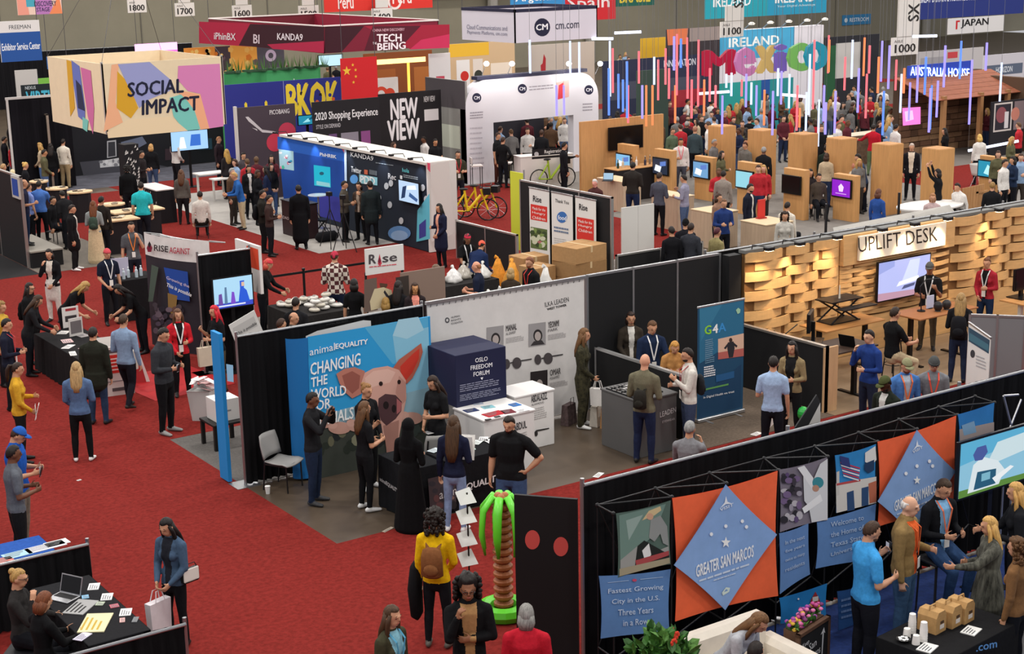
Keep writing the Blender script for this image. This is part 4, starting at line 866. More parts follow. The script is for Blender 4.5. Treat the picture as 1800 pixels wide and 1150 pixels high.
for i in range(230):
    a, b = q.uniform(0, 6.28), math.acos(q.uniform(-.35, 1)); r = q.uniform(.18, .36); o = put('leaf', leaf_ms[i % 3], t, (r*math.sin(b)*math.cos(a)*1.1, r*math.sin(b)*math.sin(a)*1.1, .66+r*math.cos(b)*1.05)); o.rotation_euler = (q.uniform(-1, 1), q.uniform(-1, 1), a+1.57); s_ = q.uniform(.7, 1.25); o.scale = (s_, s_, s_)
for i in range(9): MB().tube([(0, 0, .3), (.08*math.cos(i), .08*math.sin(i), .5), (.2*math.cos(i), .2*math.sin(i), .8)], .006, 4).build('stem', mat('4a6a30'), t)
for i, (x, y, z) in enumerate(((.0, -.2, 1.0), (.08, -.15, 1.05), (-.28, -.2, .78), (-.24, -.26, .74), (.15, .0, 1.02))):
    fl = MB(); [fl.ell((x+.03*math.cos(k), y, z+.03*math.sin(k)), .024, .014, .024, 6, 5) for k in range(6)]; fl.build('flower', mat('d8402c', .6), t)
p = gp(1440, 1112, .6); t = thing('chalkboard', 'black chalkboard with white chalk writing under pink flowers', 'chalkboard', (p[0]-.3, p[1], 0), .25); wdm = wood('5a4030')
bx('board', mat('1a1a1a', .8), t, 0, .62, 0, .03, .0, .62); f = Face(t, p[0]-.3, p[1], .25)
for s_ in ((-.03, 0), (.62, .65)): bx('frame_side', wdm, t, s_[0], s_[1], -.015, .04, 0, .66)
bx('frame_top', wdm, t, -.03, .65, -.015, .04, .62, .66)
f.textuv('Keep', (.06, .45), (.2, .47), (.06, .52), 'd8d8d8', 0); f.textuv('San', (.2, .38), (.36, .40), (.2, .47), 'd8d8d8', 0); f.textuv('Marcos', (.2, .25), (.45, .28), (.2, .34), 'd8d8d8', 0); f.polyuv([(.48, .2), (.5, .2), (.52, .5), (.55, .48), (.52, .56), (.45, .49), (.49, .5)], 'd0d0d0'); f.done('chalk_drawing')
t = thing('flower_box', 'long planter of pink and purple flowers above the chalkboard', 'flowers', (p[0]-.3, p[1]+.06, .0), .25); bx('planter', wdm, t, 0, .6, 0, .16, .5, .66)
for i in range(70):
    o = MB(); x, y, z = q.uniform(0, .6), q.uniform(0, .16), q.uniform(.67, .8); o.ell((x, y, z), .028, .028, .022, 6, 5); o.build('blossom', mat(q.choice(['c0508c', '9a4a9c', 'd878a8', '7c3a6c', 'd8b040']), .7), t)
for i in range(40): o = put('leaf', leaf_ms[i % 3], t, (q.uniform(0, .6), q.uniform(0, .16), .66)); o.rotation_euler = (q.uniform(-.8, .8), q.uniform(-.8, .8), q.uniform(0, 6)); o.scale = (.6, .6, .6)
p = gp(1790, 1035, 1.0); t, f = plinth('counter', 'tall white counter at the right edge near the refreshment table', (p[0], p[1]-.5), (p[0]+.8, p[1]-.5), .6, 1.0, 'd6d4d0')
# ---- left near stand: tables between low drapes
pipe_drape('pipe_and_drape', 'low black drape between the blue table and the laptop table', (4.2, 18.3), (5.95, 18.3), .92, seed=8); pipe_drape('pipe_and_drape', 'low black drape at the bottom left in front of laptop table', (4.2, 15.3), (5.98, 15.3), .92, seed=9)
t, f, f2 = cloth_table('black clothed table with a laptop and scattered cards', (5.02, 15.75), (5.74, 15.75), 1.97, .74, '1c1c1f')
t, f, f2 = cloth_table('blue clothed table with leaflets behind the low drape', (4.0, 18.62), (5.66, 18.62), .75, .76, '27509c')
for i, (px, py, c_, w_, d_) in enumerate(((80, 962, 'd4d4da', .5, .2), (30, 975, '9fc4d4', .35, .2), (8, 985, 'c4756c', .2, .18), (100, 955, 'e2e2e2', .3, .18))): flat('leaflet', ['long white', 'pale cyan', 'red and white', 'plain white'][i]+' leaflet on the blue clothed table', 'leaflet', gp(px, py, .762), w_, d_, c_, .05, group='leaflets on the blue table')
def laptop(label, p, deg, scr='0f0f12', col='b9babd'):
    t = thing('laptop', label, 'laptop', p, rzf(p, deg)); bx('base', metal(col), t, -.16, .16, -.11, .11, 0, .016, .004); bx('keyboard', mat('222224'), t, -.14, .14, -.02, .09, .016, .018)
    l = MB().box(-.16, .16, -.004, .004, 0, .22).build('lid', metal(col), t, (0, .11, .016)); l.rotation_euler = (-.3, 0, 0); MB().box(-.148, .148, -.006, -.0045, .012, .208).build('screen', mat(scr, .2, emit=.8 if scr != '0f0f12' else 0), l); return t
laptop('open silver laptop with a dark screen on the black table', gp(112, 1052, .741), -45)
for i, (px, py, c_, w_, d_, r) in enumerate(((165, 1032, 'dcdcdc', .2, .13, .2), (188, 1050, 'dcdcdc', .2, .13, .2), (221, 1077, 'e2e2e0', .2, .13, .2), (176, 1062, 'a9b4a0', .1, .09, 0), (201, 1066, 'b0606c', .1, .1, .5), (150, 1050, '7fb0d0', .1, .08, .4), (158, 1061, '4f86b8', .1, .08, .4), (215, 1091, 'c9a09c', .12, .06, .3), (238, 1090, '77797c', .14, .06, .1), (145, 1120, 'd0cce0', .2, .12, -.3))):
    flat('card', ['far white', 'middle white', 'near white', 'olive', 'pink', 'light blue', 'blue', 'salmon', 'grey narrow', 'lilac'][i]+' card lying on the black laptop table', 'card', gp(px, py, .742), w_, d_, c_, r+.9, .008, 'cards on the laptop table')
flat('magazine', 'cream magazine with a yellow picture on the black laptop table', 'magazine', gp(168, 1096, .742), .5, .3, 'd8cfa6', 1.0, .012, cols='b99a3c')
flat('patterned_cloth', 'black and white patterned sheet on the black laptop table', 'sheet', gp(142, 1068, .742), .4, .26, '9a9a9a', .75, .01, cols='141414')
# ================================================================ desk maker's stand with woven timber wall
YU = 21.15; WD = wood('d9ac74', 'woodh')
t = thing('timber_wall', 'woven pale plywood wall of bowed planks behind the desks', 'wall', (19.75, YU, 0)); LW = 9.9
bx('backing', wood('7c5732', 'woodh'), t, 0, LW, .06, .14, 0, 2.44); bx('lower_cladding', WD, t, 0, LW, .0, .06, 0, .72); bx('top_cap', mat('6a6a68', .6), t, -.03, LW, .02, .2, 2.42, 2.48)
def plank(L, w_, bow):
    m = MB(); n = 8; vs = []
    for i in range(n+1):
        a = i/n; y = -bow*math.sin(math.pi*a)-.01; 
        for dy, z in ((0, 0), (0, w_), (.018, w_), (.018, 0)): vs.append((L*a, y+dy, z))
    fs = [(i*4+k, (i+1)*4+k, (i+1)*4+(k+1) % 4, i*4+(k+1) % 4) for i in range(n) for k in range(4)]+[(0, 1, 2, 3), (n*4+3, n*4+2, n*4+1, n*4)]
    return m.add(vs, fs).mesh('plank', WD)
PA, PB, PC = plank(.95, .185, .13), plank(.62, .185, .09), plank(.80, .085, .06)
sgn = (22.25-19.75, 25.5-19.75)
q = random.Random(5)
for zone, (a, b) in (('l', (0, sgn[0]-.02)), ('r', (sgn[1]+.02, LW))):
    for r in range(9):
        z = .73+r*.19; x = a+(.0 if r % 2 else .0)-(.47 if r % 2 else 0)
        k = 0
        while x < b-.1:
            L_ = .95 if k % 2 == r % 2 else .62
            if x >= a-.001 and x+L_ <= b+.01: put('plank', PA if L_ == .95 else PB, t, (x, .05, z+q.uniform(-.006, .006)))
            elif x < a and x+L_ > a+.25: o = put('plank', PB, t, (a, .05, z)); o.scale = ((x+L_-a)/.62, 1, 1)
            elif x < b and x+L_ > b: o = put('plank', PB, t, (x, .05, z)); o.scale = ((b-x)/.62, 1, 1)
            x += L_+.10; k += 1
for r in range(12):
    for k in range(4):
        x = sgn[0]+.02+k*.8-(.4 if r % 2 else 0)
        if x < sgn[0]-.05: o = put('plank', PC, t, (sgn[0]+.02, .05, .76+r*.092)); o.scale = (.45, 1, 1)
        elif x+.8 < sgn[1]+.1: put('plank', PC, t, (x, .05, .76+r*.092))
bx('sign_backing', WD, t, sgn[0], sgn[1], -.06, .05, 1.86, 2.46)
t = thing('sign', 'white lit sign with tall thin letters on timber wall', 'sign', (22.62, YU-.1, 0)); bx('sign_board', mat('f4ead6', .5), t, 0, 2.52, -.03, .03, 1.93, 2.42, .004)
f = Face(t, 22.62, YU-.1, 0, .032); f.text('UPLIFT DESK', (1509, 444), (1648, 423), (1508, 418), '2c2420', -.005)
f.done()
monitor('large wall television with a pale lilac desk picture', (23.12, YU-.16), (24.66, YU-.16), 1.02, 1.84, ['a9b0e0', ([(0, 0), (1, 0), (1, .12), (0, .2)], 'b08a9c'), ([(.45, .4), (.6, .95), (.8, .95), (.75, .4)], 'c4cdf2'), ([(.35, .3), (.8, .38), (.78, .5), (.4, .42)], 'dfe4f6'), ([(.45, .2), (.7, .25), (.72, .33), (.5, .3)], '4c5478'), ([(0, .7), (.3, .85), (.3, 1), (0, 1)], '8f9ad2')], 'television', 'television', emit=1.2)
for i, px in enumerate((1346, 1400, 1466, 1545, 1602, 1660, 1750)):
    x = onY(px, 440-(px-1346)*.16, YU-.3)[0]; t = thing('spot_lamp', ['first', 'second', 'third', 'fourth', 'fifth', 'sixth', 'seventh'][i]+' small black arm spotlight from the left above timber wall', 'lamp', (x, YU, 2.46), group='arm spotlights on timber wall'); bm = mat('1c1c1e', .4)
    MB().tube([(0, .08, 0), (0, .05, .1), (0, -.35, .12)], .012, 6).build('arm', bm, t); bx('lamp_head', bm, t, -.09, .09, -.46, -.32, .06, .13, .01); bx('lens', mat('ffd9a0', .3, emit=14), t, -.07, .07, -.44, -.34, .052, .059)
    lamp('spot_light', (x, YU-.40, 2.48), 62, .05, (1, .74, .45), 'SPOT', (math.radians(24), 0, 0))
def desk(label, x0, x1, y0, y1, h, top='a5713f', leg='1c1c1e', name='standing_desk'):
    t = thing(name, label, 'desk', (x0, y0, 0)); bx('desktop', wood(top, 'woodh'), t, 0, x1-x0, 0, y1-y0, h-.03, h, .006); bm = mat(leg, .4, metal=.3)
    for x in (.18, x1-x0-.18):
        bx('leg', bm, t, x-.04, x+.04, (y1-y0)/2-.04, (y1-y0)/2+.04, .03, h-.03); bx('foot', bm, t, x-.04, x+.04, .04, y1-y0-.04, 0, .035)
    bx('crossbeam', bm, t, .18, x1-x0-.18, (y1-y0)/2-.02, (y1-y0)/2+.02, h-.09, h-.04); return t
desk('wooden standing desk with a black desk riser by the timber wall', 20.75, 22.35, 20.05, 20.75, .98, 'b07a44')
t = thing('desk_riser', 'black scissor desk riser standing on the wooden desk', 'desk riser', (21.15, 20.3, .982)); bm = mat('18181a', .4)
bx('platform', bm, t, 0, .85, 0, .45, .42, .445); bx('keyboard_tray', bm, t, .1, 1.0, -.22, .0, .30, .32); bx('base', bm, t, .02, .8, .02, .42, 0, .02)
for y in (.05, .4):
    MB().cyl((.06, y, .02), (.75, y, .42), .018, n=6).build('scissor_arm', bm, t); MB().cyl((.75, y, .02), (.06, y, .42), .018, n=6).build('scissor_arm', bm, t)
MB().cyl((.4, .2, .445), (.4, .2, .70), .02, .01, n=8).build('ornament', plain('d8cfc0'), t)
desk('dark topped desk with a laptop beside the low black divider', 19.55, 20.75, 18.75, 19.55, 1.0, '3a2a22')
laptop('open black laptop on the dark desk by the low divider', (20.3, 19.0, 1.001), 150, '0f0f12', '2a2a2c')
t, f = monitor('black computer monitor seen from behind above low divider', (20.15, 19.85), (19.75, 19.55), 1.2, 1.55, '0f0f12', stand=1.0, emit=0)
desk('dark wooden desk with gadgets in front of the wall television', 22.75, 24.45, 19.55, 20.3, 1.0, '9a6238', '1a1512')
t = thing('desk_lamp', 'thin black desk lamp arching over the dark wooden desk', 'lamp', (23.3, 20.0, 1.001)); MB().tube([(0, 0, .02), (-.05, 0, .5), (.1, 0, .62), (.45, -.05, .60)], .012, 6).build('arm', bm, t); MB().lathe([(.08, 0), (.08, .02)], n=12).build('base', bm, t)
for i, (x, c_) in enumerate(((23.55, '1f1f22'), (23.8, '2c2a2a'))): t = thing('headset', ['left', 'right'][i]+' round dark headset display on the wooden desk', 'headset', (x, 19.8, 1.001)); MB().ell((0, 0, .1), .09, .09, .1).build('body', mat(c_, .4), t); MB().lathe([(.06, 0), (.05, .02)], n=12).build('foot', mat(c_, .4), t)
t = thing('tablet_sign', 'small pale tablet sign upright on the wooden desk', 'tablet', (23.62, 20.05, 1.001)); bx('screen', plain('c4c8e0'), t, -.1, .1, 0, .02, .01, .26); bx('stand', bm, t, -.05, .05, -.03, .06, 0, .012)
desk('pale wooden desk with a monitor at the far right of timber wall', 25.9, 27.6, 19.4, 20.2, .82, 'c08a52', 'd8d8d6'); monitor('black computer monitor on the pale wooden desk', (26.1, 20.0), (26.75, 20.0), 1.0, 1.45, '15151a', stand=.82, emit=0)
t = thing('drink_bottle', 'dark tumbler beside monitor on the pale wooden desk', 'bottle', (26.6, 19.6, .82)); MB().lathe([(.035, 0), (.045, .2), (.046, .22), (.04, .225)], n=12).build('body', mat('2a2a2c', .4), t); MB().lathe([(.046, 0), (.046, .02), (.02, .03)], (0, 0, .222), 12).build('lid', mat('151515', .4), t)
t = thing('white_bowl', 'white round lamp shade standing on pale wooden desk', 'lamp', (26.15, 19.55, .82)); MB().lathe([(.06, 0), (.13, .02), (.13, .14), (.08, .18)], n=14).build('shade', plain('f0ece4'), t)
t, f = panel('half_wall', 'low black divider beside the blue-shirted visitor at desk stand', 'partition', (19.33, 20.9), (19.33, 18.68), .02, 1.17, '19191b', .06, 'c7bfb6'); bx('end_board', wood('c4a078'), t, 2.2, 2.24, -.03, .3, 0, 1.18)
t, f = panel('grey_divider', 'plain grey upright divider panel right of the long-haired visitor', 'partition', (22.1, 17.85), (22.72, 17.13), .02, 1.48, '7c7d80', .05, 'a9a9ab', 2)
p0, p1 = gp(1703, 567, 1.75)[:2], gp(1741, 594, 1.75)[:2]
t, f = banner('white leaning poster with a dark photo strip before the grey divider', p0, p1, 1.75, 'd9d8d6', 'poster_board', feet=False, cat='poster', z0=.02); f.poly([(1703, 575), (1740, 598), (1738, 622), (1703, 600)], '27465c'); f.poly([(1705, 585), (1738, 606), (1738, 618), (1703, 597)], '3d6a7c'); f.disc((1710, 622), 4, 7, '33363c'); f.lines((1716, 645), (1734, 652), (1716, 622), 4, 'a9a9ac', .4); f.done()
t = thing('stool', 'tall black stool under the seated man in black shirt', 'stool', (22.05, 19.55, 0)); MB().lathe([(.17, .70), (.19, .72), (.19, .75), (.17, .77)], n=16).build('seat', bm, t)
for k in range(4): a = k*1.57+.78; MB().cyl((.2*math.cos(a), .2*math.sin(a), 0), (.12*math.cos(a), .12*math.sin(a), .71), .013, n=6).build('leg', bm, t)
MB().tube([(.17*math.cos(a), .17*math.sin(a), .25) for a in [i*math.pi/6 for i in range(12)]], .008, 5, closed=True).build('foot_ring', bm, t)
t = thing('easel_stand', 'thin black folding easel before the timber wall', 'stand', (20.0, 20.7, 0))
for a, b in (((0, 0, 0), (.15, .1, .95)), ((.35, 0, 0), (.15, .1, .95)), ((.2, .3, 0), (.15, .1, .95)), ((.0, -.1, .8), (.55, -.1, 1.05))): MB().cyl(a, b, .012, n=6).build('strut', bm, t)
# ================================================================ charity packing stand behind the pig poster
t, f = panel('blue_banner_edge', 'bright blue fabric banner edge standing behind black drape', 'banner', (9.36, 22.02), (9.36, 21.70), .03, 2.42, '1f86cc', .06)
f.poly([(398, 640), (410, 642), (411, 672), (400, 670)], '8fc6e8'); f.done()
t = thing('side_table', 'small black square table carrying a white carton', 'table', (10.15, 23.6, 0)); bm = mat('1c1a1a', .5)
bx('tabletop', bm, t, -.3, .3, -.3, .3, .42, .46, .006)
for x in (-.26, .26):
    for y in (-.26, .26): bx('leg', bm, t, x-.03, x+.03, y-.03, y+.03, 0, .42)
t = thing('carton', 'white cardboard carton on the small black table', 'box', (10.17, 23.62, .461)); bx('carton_body', plain('d4d2ce'), t, -.21, .21, -.2, .2, 0, .36, .004); bx('lid_flap', plain('dedcd8'), t, -.21, .21, -.2, .2, .36, .372); bx('print', plain('8a8a8c'), t, -.08, .06, -.203, -.2, .16, .19); flat('paper', 'white sheet of paper on top of the white carton', 'paper', (10.15, 23.6, .834), .22, .16, 'e8e8e8', .3)
t = thing('paper_tub', 'grey tub heaped with pink and white leaflets', 'tub', (10.5, 25.2, 0)); MB().lathe([(.2, .0), (.26, .55), (.27, .56), (.24, .52)], n=4, sx=1.2, sy=1).build('tub', plain('b9b8b6'), t); q = random.Random(3)
for i in range(16): o = MB().box(-.1, .1, -.07, .07, 0, .004).build('sheet', plain(q.choice(['e8dcdc', 'e0b8b8', 'f0f0ee', 'd8d8d8'])), t, (q.uniform(-.15, .15), q.uniform(-.12, .12), .56+i*.012)); o.rotation_euler = (q.uniform(-.4, .4), q.uniform(-.4, .4), q.uniform(0, 3))
# curved lettered wall
A, B = (11.62, 30.75), (12.28, 28.95); rz = math.atan2(B[1]-A[1], B[0]-A[0]); L = math.dist(A, B)
t = thing('curved_banner_wall', 'curved fabric wall with white lettered header over a dark blue photo', 'banner', (*A, 0), rz); m = MB(); m.smooth = True; n = 14
def arcp(u): return (u*L, .16-.64*(u*(1-u)))
for z0, z1, c_, nm in ((1.98, 2.44, 'dcd9d6', 'header_sheet'), (.04, 1.98, '2c2830', 'photo_sheet')):
    m = MB(); m.smooth = True; m.add([(*arcp(i/n), z) for z in (z0, z1) for i in range(n+1)], [(i, i+1, i+n+2, i+n+1) for i in range(n)]).build(nm, mat(c_, .7, .1, 3), t)
f = Face(t, *A, rz, .03)
f.text('RISE', (271, 441), (296, 444), (271, 430), '2a2226', .02); f.text('AGAINST', (298, 445), (334, 448), (298, 434), 'b02c44', .02); f.poly([(258, 436), (263, 424), (268, 436), (266, 443), (260, 443)], '7c1c34'); f.poly([(260, 430), (263, 424), (266, 430), (263, 436)], '2a2226')
f.poly([(288, 470), (330, 478), (334, 530), (300, 525)], '22489c'); f.text('Growing the', (293, 492), (333, 508), (293, 485), 'd8c8d8', .01); f.text('This is possible', (292, 505), (336, 524), (294, 497), 'f0f0f0', .02); f.poly([(295, 515), (312, 520), (308, 560), (296, 545)], '8a6c3c')
f.blobs([(272+(i*29) % 52, 535+(i*37) % 62) for i in range(34)], 5, ['4a4048', '5c5060', '2a2630', '70606c', '3c3440', '6b4c44'], seed=6); f.poly([(268, 465), (280, 470), (270, 530), (262, 530)], '4d5a50'); f.done()
m = MB()
for i in range(7): m.tube([(arcp(i/6)[0], arcp(i/6)[1], 2.44), (arcp(i/6)[0]+.1, arcp(i/6)[1]+.35, 2.36)], .012, 5)
m.build('roof_struts', metal('c8c8c8'), t); MB().tube([(arcp(i/8)[0]+.1, arcp(i/8)[1]+.35, 2.36) for i in range(9)], .014, 5).build('rear_rail', metal('c8c8c8'), t)
pipe_drape('pipe_and_drape', 'black drape beside the curved wall behind the television', (11.75, 28.0), (12.85, 28.0), 2.40, seed=12)
t, f = panel('header_box', 'white and orange header panel at the end of the curved wall', 'sign', (12.9, 28.8), (12.9, 27.7), 1.5, 2.46, 'dcd8d4', .06); f.polyuv([(.55, 1.98), (1.08, 1.98), (1.08, 2.4), (.55, 2.4)], 'd84a2c'); f.done(); bx('upright', plain('d8d4d0'), t, .5, .6, 0, .06, 0, 1.5)
z1 = onY(372, 491, 27.75)[2]; z0 = onY(372, 547, 27.75)[2]; xa, xb = onY(372, 491, 27.75)[0], onY(443, 480, 27.75)[0]
monitor('television on a stand showing people in a snowy scene', (xa, 27.75), (xb, 27.75), z0, z1, ['a9d4ee', ([(0, 0), (1, 0), (1, .16), (0, .16)], '3a4cc0'), ([(.42, .12), (.55, .12), (.52, .5), (.46, .52)], '7a4cc4'), ([(.62, .12), (.92, .12), (.85, .5), (.78, .6), (.8, .85), (.68, .85), (.68, .6)], '2a5ad0'), ([(.1, .12), (.22, .12), (.2, .5), (.12, .48)], '6a4a9a'), ([(.72, .66), (.80, .66), (.79, .8), (.72, .8)], 'd8b49c'), ([(.26, .14), (.34, .14), (.33, .7), (.28, .7)], '5a7a9c'), ([(.1, .05), (.8, .05), (.8, .1), (.1, .1)], 'd8e0f4')], 'television', 'television', stand=.02, emit=1.0)
q_ = [onY(*p, 24.1) for p in ((402, 572), (447, 545), (466, 591), (416, 607))]; t = thing('placard', 'white tilted placard with black print above the black drape', 'sign', (q_[0][0], 24.1, 0))
MB().prism([(p[0]-q_[0][0], p[2]) for p in q_], 0, .012).build('board', plain('d8d6d2'), t); MB().cyl(((q_[3][0]+q_[2][0])/2-q_[0][0], .03, 0), ((q_[3][0]+q_[2][0])/2-q_[0][0], .03, q_[3][2]+.1), .015, n=6).build('pole', metal(), t)
f = Face(t, q_[0][0], 24.1); f.poly([(409, 577), (446, 556), (453, 573), (414, 593)], 'bfbdba'); f.text('This is possible', (417, 592), (452, 572), (415, 585), '3a3a3c', .01); f.done()
# packing tables
def rise_table(label, x0, x1, y0, y1, z=.76): return cloth_table(label, (x0, y0), (x1, y0), y1-y0, z, '2a2828')[0]
rise_table('black clothed table heaped with white packets beside red-capped woman', 13.95, 15.15, 28.25, 29.7)
q = random.Random(17)
pkt = MB(); pkt.smooth = True; pkt.ell((0, 0, .05), .13, .09, .05, 8, 6); pkt = [pkt.mesh('packet', mat(c_, .6, .1, 20)) for c_ in ('d8d4cc', 'c9c2b4', 'e0ded8')]
for i in range(26):
    lv = 0 if i < 14 else 1 if i < 22 else 2; o = put('packet', pkt[i % 3], None, (14.08+q.uniform(0, .95), 28.4+q.uniform(0, 1.15)*(1-.2*lv), .765+lv*.075), q.uniform(0, 3)); tag(o, 'pale food packet in the heap on the black clothed table', 'packet', 'white packets heaped on table'); bb = MB().box(-.06, .06, -.035, .035, .098, .1015).mesh('packet_print', plain('8a8480')) if i == 0 else bb; put('packet_print', bb, o)
rise_table('black clothed table with clear plastic bags beyond the white logo sign', 17.3, 19.3, 28.8, 29.7); rise_table('black clothed packing table in front of the cardboard stacks', 17.6, 19.6, 26.6, 27.5); rise_table('black clothed table behind the seated packers', 15.0, 16.6, 24.6, 25.4)
bagm = [mat(c_, .25, .2, 12, spec=.6) for c_ in ('c4c2be', 'b4b0aa', 'd4d2d0', 'a39c92')]
def sack(label, p, r, h, m_, grp=None):
    mb = MB(); mb.smooth = True; n = 12; k = 6; vs = []
    for i in range(k+1):
        a = i/k; rr = r*(1.0, 1.12, 1.05, .9, .7, .42, .22)[i]
        for j in range(n): w_ = 1+.14*math.sin(j*2.3+i*1.7)+.13*q.uniform(-1, 1); vs.append((rr*w_*math.cos(6.283*j/n), rr*w_*math.sin(6.283*j/n), h*a))
    mb.add(vs, [(i*n+j, i*n+(j+1) % n, (i+1)*n+(j+1) % n, (i+1)*n+j) for i in range(k) for j in range(n)]+[tuple(range(n))[::-1], tuple(k*n+j for j in range(n))])
    t = thing('sack', label, 'sack', p, q.uniform(0, 3), grp); mb.build('sack_body', m_, t); MB().tube([(0, 0, h-.03), (.01, 0, h+.03), (r*.3, r*.1, h+.05)], [r*.2, r*.12, r*.22], 7).build('sack_neck', m_, t); return t
for i, (x, y) in enumerate(((17.5, 29.1), (17.9, 29.3), (18.3, 29.15), (18.7, 29.35), (19.05, 29.1))): sack('clear plastic bag of food, number %s from the left on far table' % ['one', 'two', 'three', 'four', 'five'][i], (x, y, .762), .19, .3, bagm[i % 4], 'plastic bags on far packing table')
for i, (x, y) in enumerate(((17.85, 27.0), (18.25, 27.15), (18.7, 26.95))): sack(['left', 'middle', 'right'][i]+' flat clear bag of grain on the near packing table', (x, y, .762), .22, .16, bagm[(i+1) % 4], 'grain bags on near packing table')
sack('tall white sack standing among the cardboard boxes', (19.85, 27.75, 0), .22, 1.1, mat('d8d6d2', .5, .1, 8)); sack('orange mesh sack lying before the cardboard boxes', (20.0, 29.3, 0), .26, .95, mat('e09a3a', .7, .2, 14)); sack('second orange sack beside the black panels', (20.15, 30.1, 0), .24, .9, mat('d98e2c', .7, .2, 14)); sack('small white sack left of the sink-like plastic bags', (16.95, 29.3, 0), .2, .85, mat('cfcac4', .5, .1, 8))
CB = mat('a98358', .85, .08, 16); CB2 = mat('94714a', .85, .08, 16); cbn = 0
def cbox(label, x, y, z, w_, d, h, rz=0, m_=CB):
    t = thing('cardboard_box', label, 'box', (x, y, z), rz, 'cardboard boxes at the packing stand'); bx('carton_body', m_, t, -w_/2, w_/2, -d/2, d/2, 0, h, .006); bx('tape', plain('c9b088'), t, -.03, .03, -d/2-.002, d/2+.002, h*.6, h+.003); bx('flap_line', CB2, t, -w_/2, w_/2, -.004, .004, h, h+.003); return t
cbox('large carton on the orange sacks beside the black panel corner', 20.9, 29.9, .55, .75, .6, .38); cbox('low carton underneath the large carton by black panels', 20.9, 29.9, 0, .9, .7, .55, m_=CB2)
for k in range(4): cbox(['bottom', 'second', 'third', 'top'][k]+' carton of the tall stack before the white banners', 21.05, 28.1, k*.36, .98, .8, .36, .05*k, CB if k % 2 else CB2)
for k in range(3): cbox(['bottom', 'middle', 'top'][k]+' flat carton of low stack nearest the white banner wall', 20.6, 26.55, .12+k*.26, 1.35, .8, .26, .0, CB if k != 1 else CB2)
for k in range(2): cbox(['lower', 'upper'][k]+' carton behind the tall white sack', 20.15, 28.5, k*.5, .6, .6, .5, .1)
t = thing('pallet', 'wooden pallet under the low carton stack', 'pallet', (20.6, 26.55, 0))
for i in range(3): bx('bearer', wood('8a6a44', 'woodh'), t, -.68, .68, -.4+i*.35, -.3+i*.35, 0, .09)
for i in range(6): bx('slat', wood('a07c50'), t, -.68+i*.25, -.55+i*.25, -.42, .42, .09, .112)
t, f = panel('charity_sign', 'white sign board with a red leaf logo on black posts', 'sign', (15.52, 28.15), (16.45, 28.15), onY(635, 486, 28.15)[2], 2.0, 'dcdad8', .04); 
f.text('R', (648, 465), (661, 463), (648, 448), '4a4448', .03); f.text('se', (672, 462), (698, 459), (672, 451), '4a4448', .02); f.poly([(664, 464), (667, 446), (671, 463), (668, 468)], 'c43a4c'); f.poly([(664, 460), (666, 452), (670, 458), (667, 464)], '7c1c34'); f.lines((649, 471), (698, 466), (649, 468), 1, 'd05a64', .6, .05); f.done()
for x in (.02, .91): bx('post', mat('1a1a1c'), t, x-.02, x+.02, .04, .07, 0, 1.5)
t, f = panel('photo_board', 'photo board of a man in a red hat under the white logo sign', 'poster', (15.45, 26.6), (16.5, 26.6), .9, onY(640, 490, 26.6)[2], '8a7468', .03)
f.poly([(640, 492), (662, 488), (664, 545), (640, 550)], '6a5850'); f.disc((674, 500), 7, 8, '5a3c30'); f.poly([(664, 497), (674, 488), (686, 495), (680, 499)], 'b03438'); f.poly([(650, 530), (658, 508), (674, 505), (688, 510), (692, 535), (652, 546)], 'cdbf9c'); f.poly([(676, 510), (690, 530), (686, 534), (674, 514)], '2c2c34'); f.poly([(695, 488), (718, 484), (720, 535), (700, 540)], '3c332e'); f.done()
for x in (.1, .95): bx('post', mat('1a1a1c'), t, x-.02, x+.02, .03, .06, 0, 1.2)
t = thing('belt_barrier', 'black retractable belt barrier behind the white logo sign', 'barrier', (13.2, 31.6, 0), 0); bm = mat('161618', .4)
for x in (0, 2.6, 5.2): MB().lathe([(.17, 0), (.17, .02), (.03, .04), (.03, .98), (.04, .98), (.04, 1.02)], (x, 0, 0), 12).build('post', bm, t)
bx('belt', bm, t, 0, 5.2, -.004, .004, .90, .955)
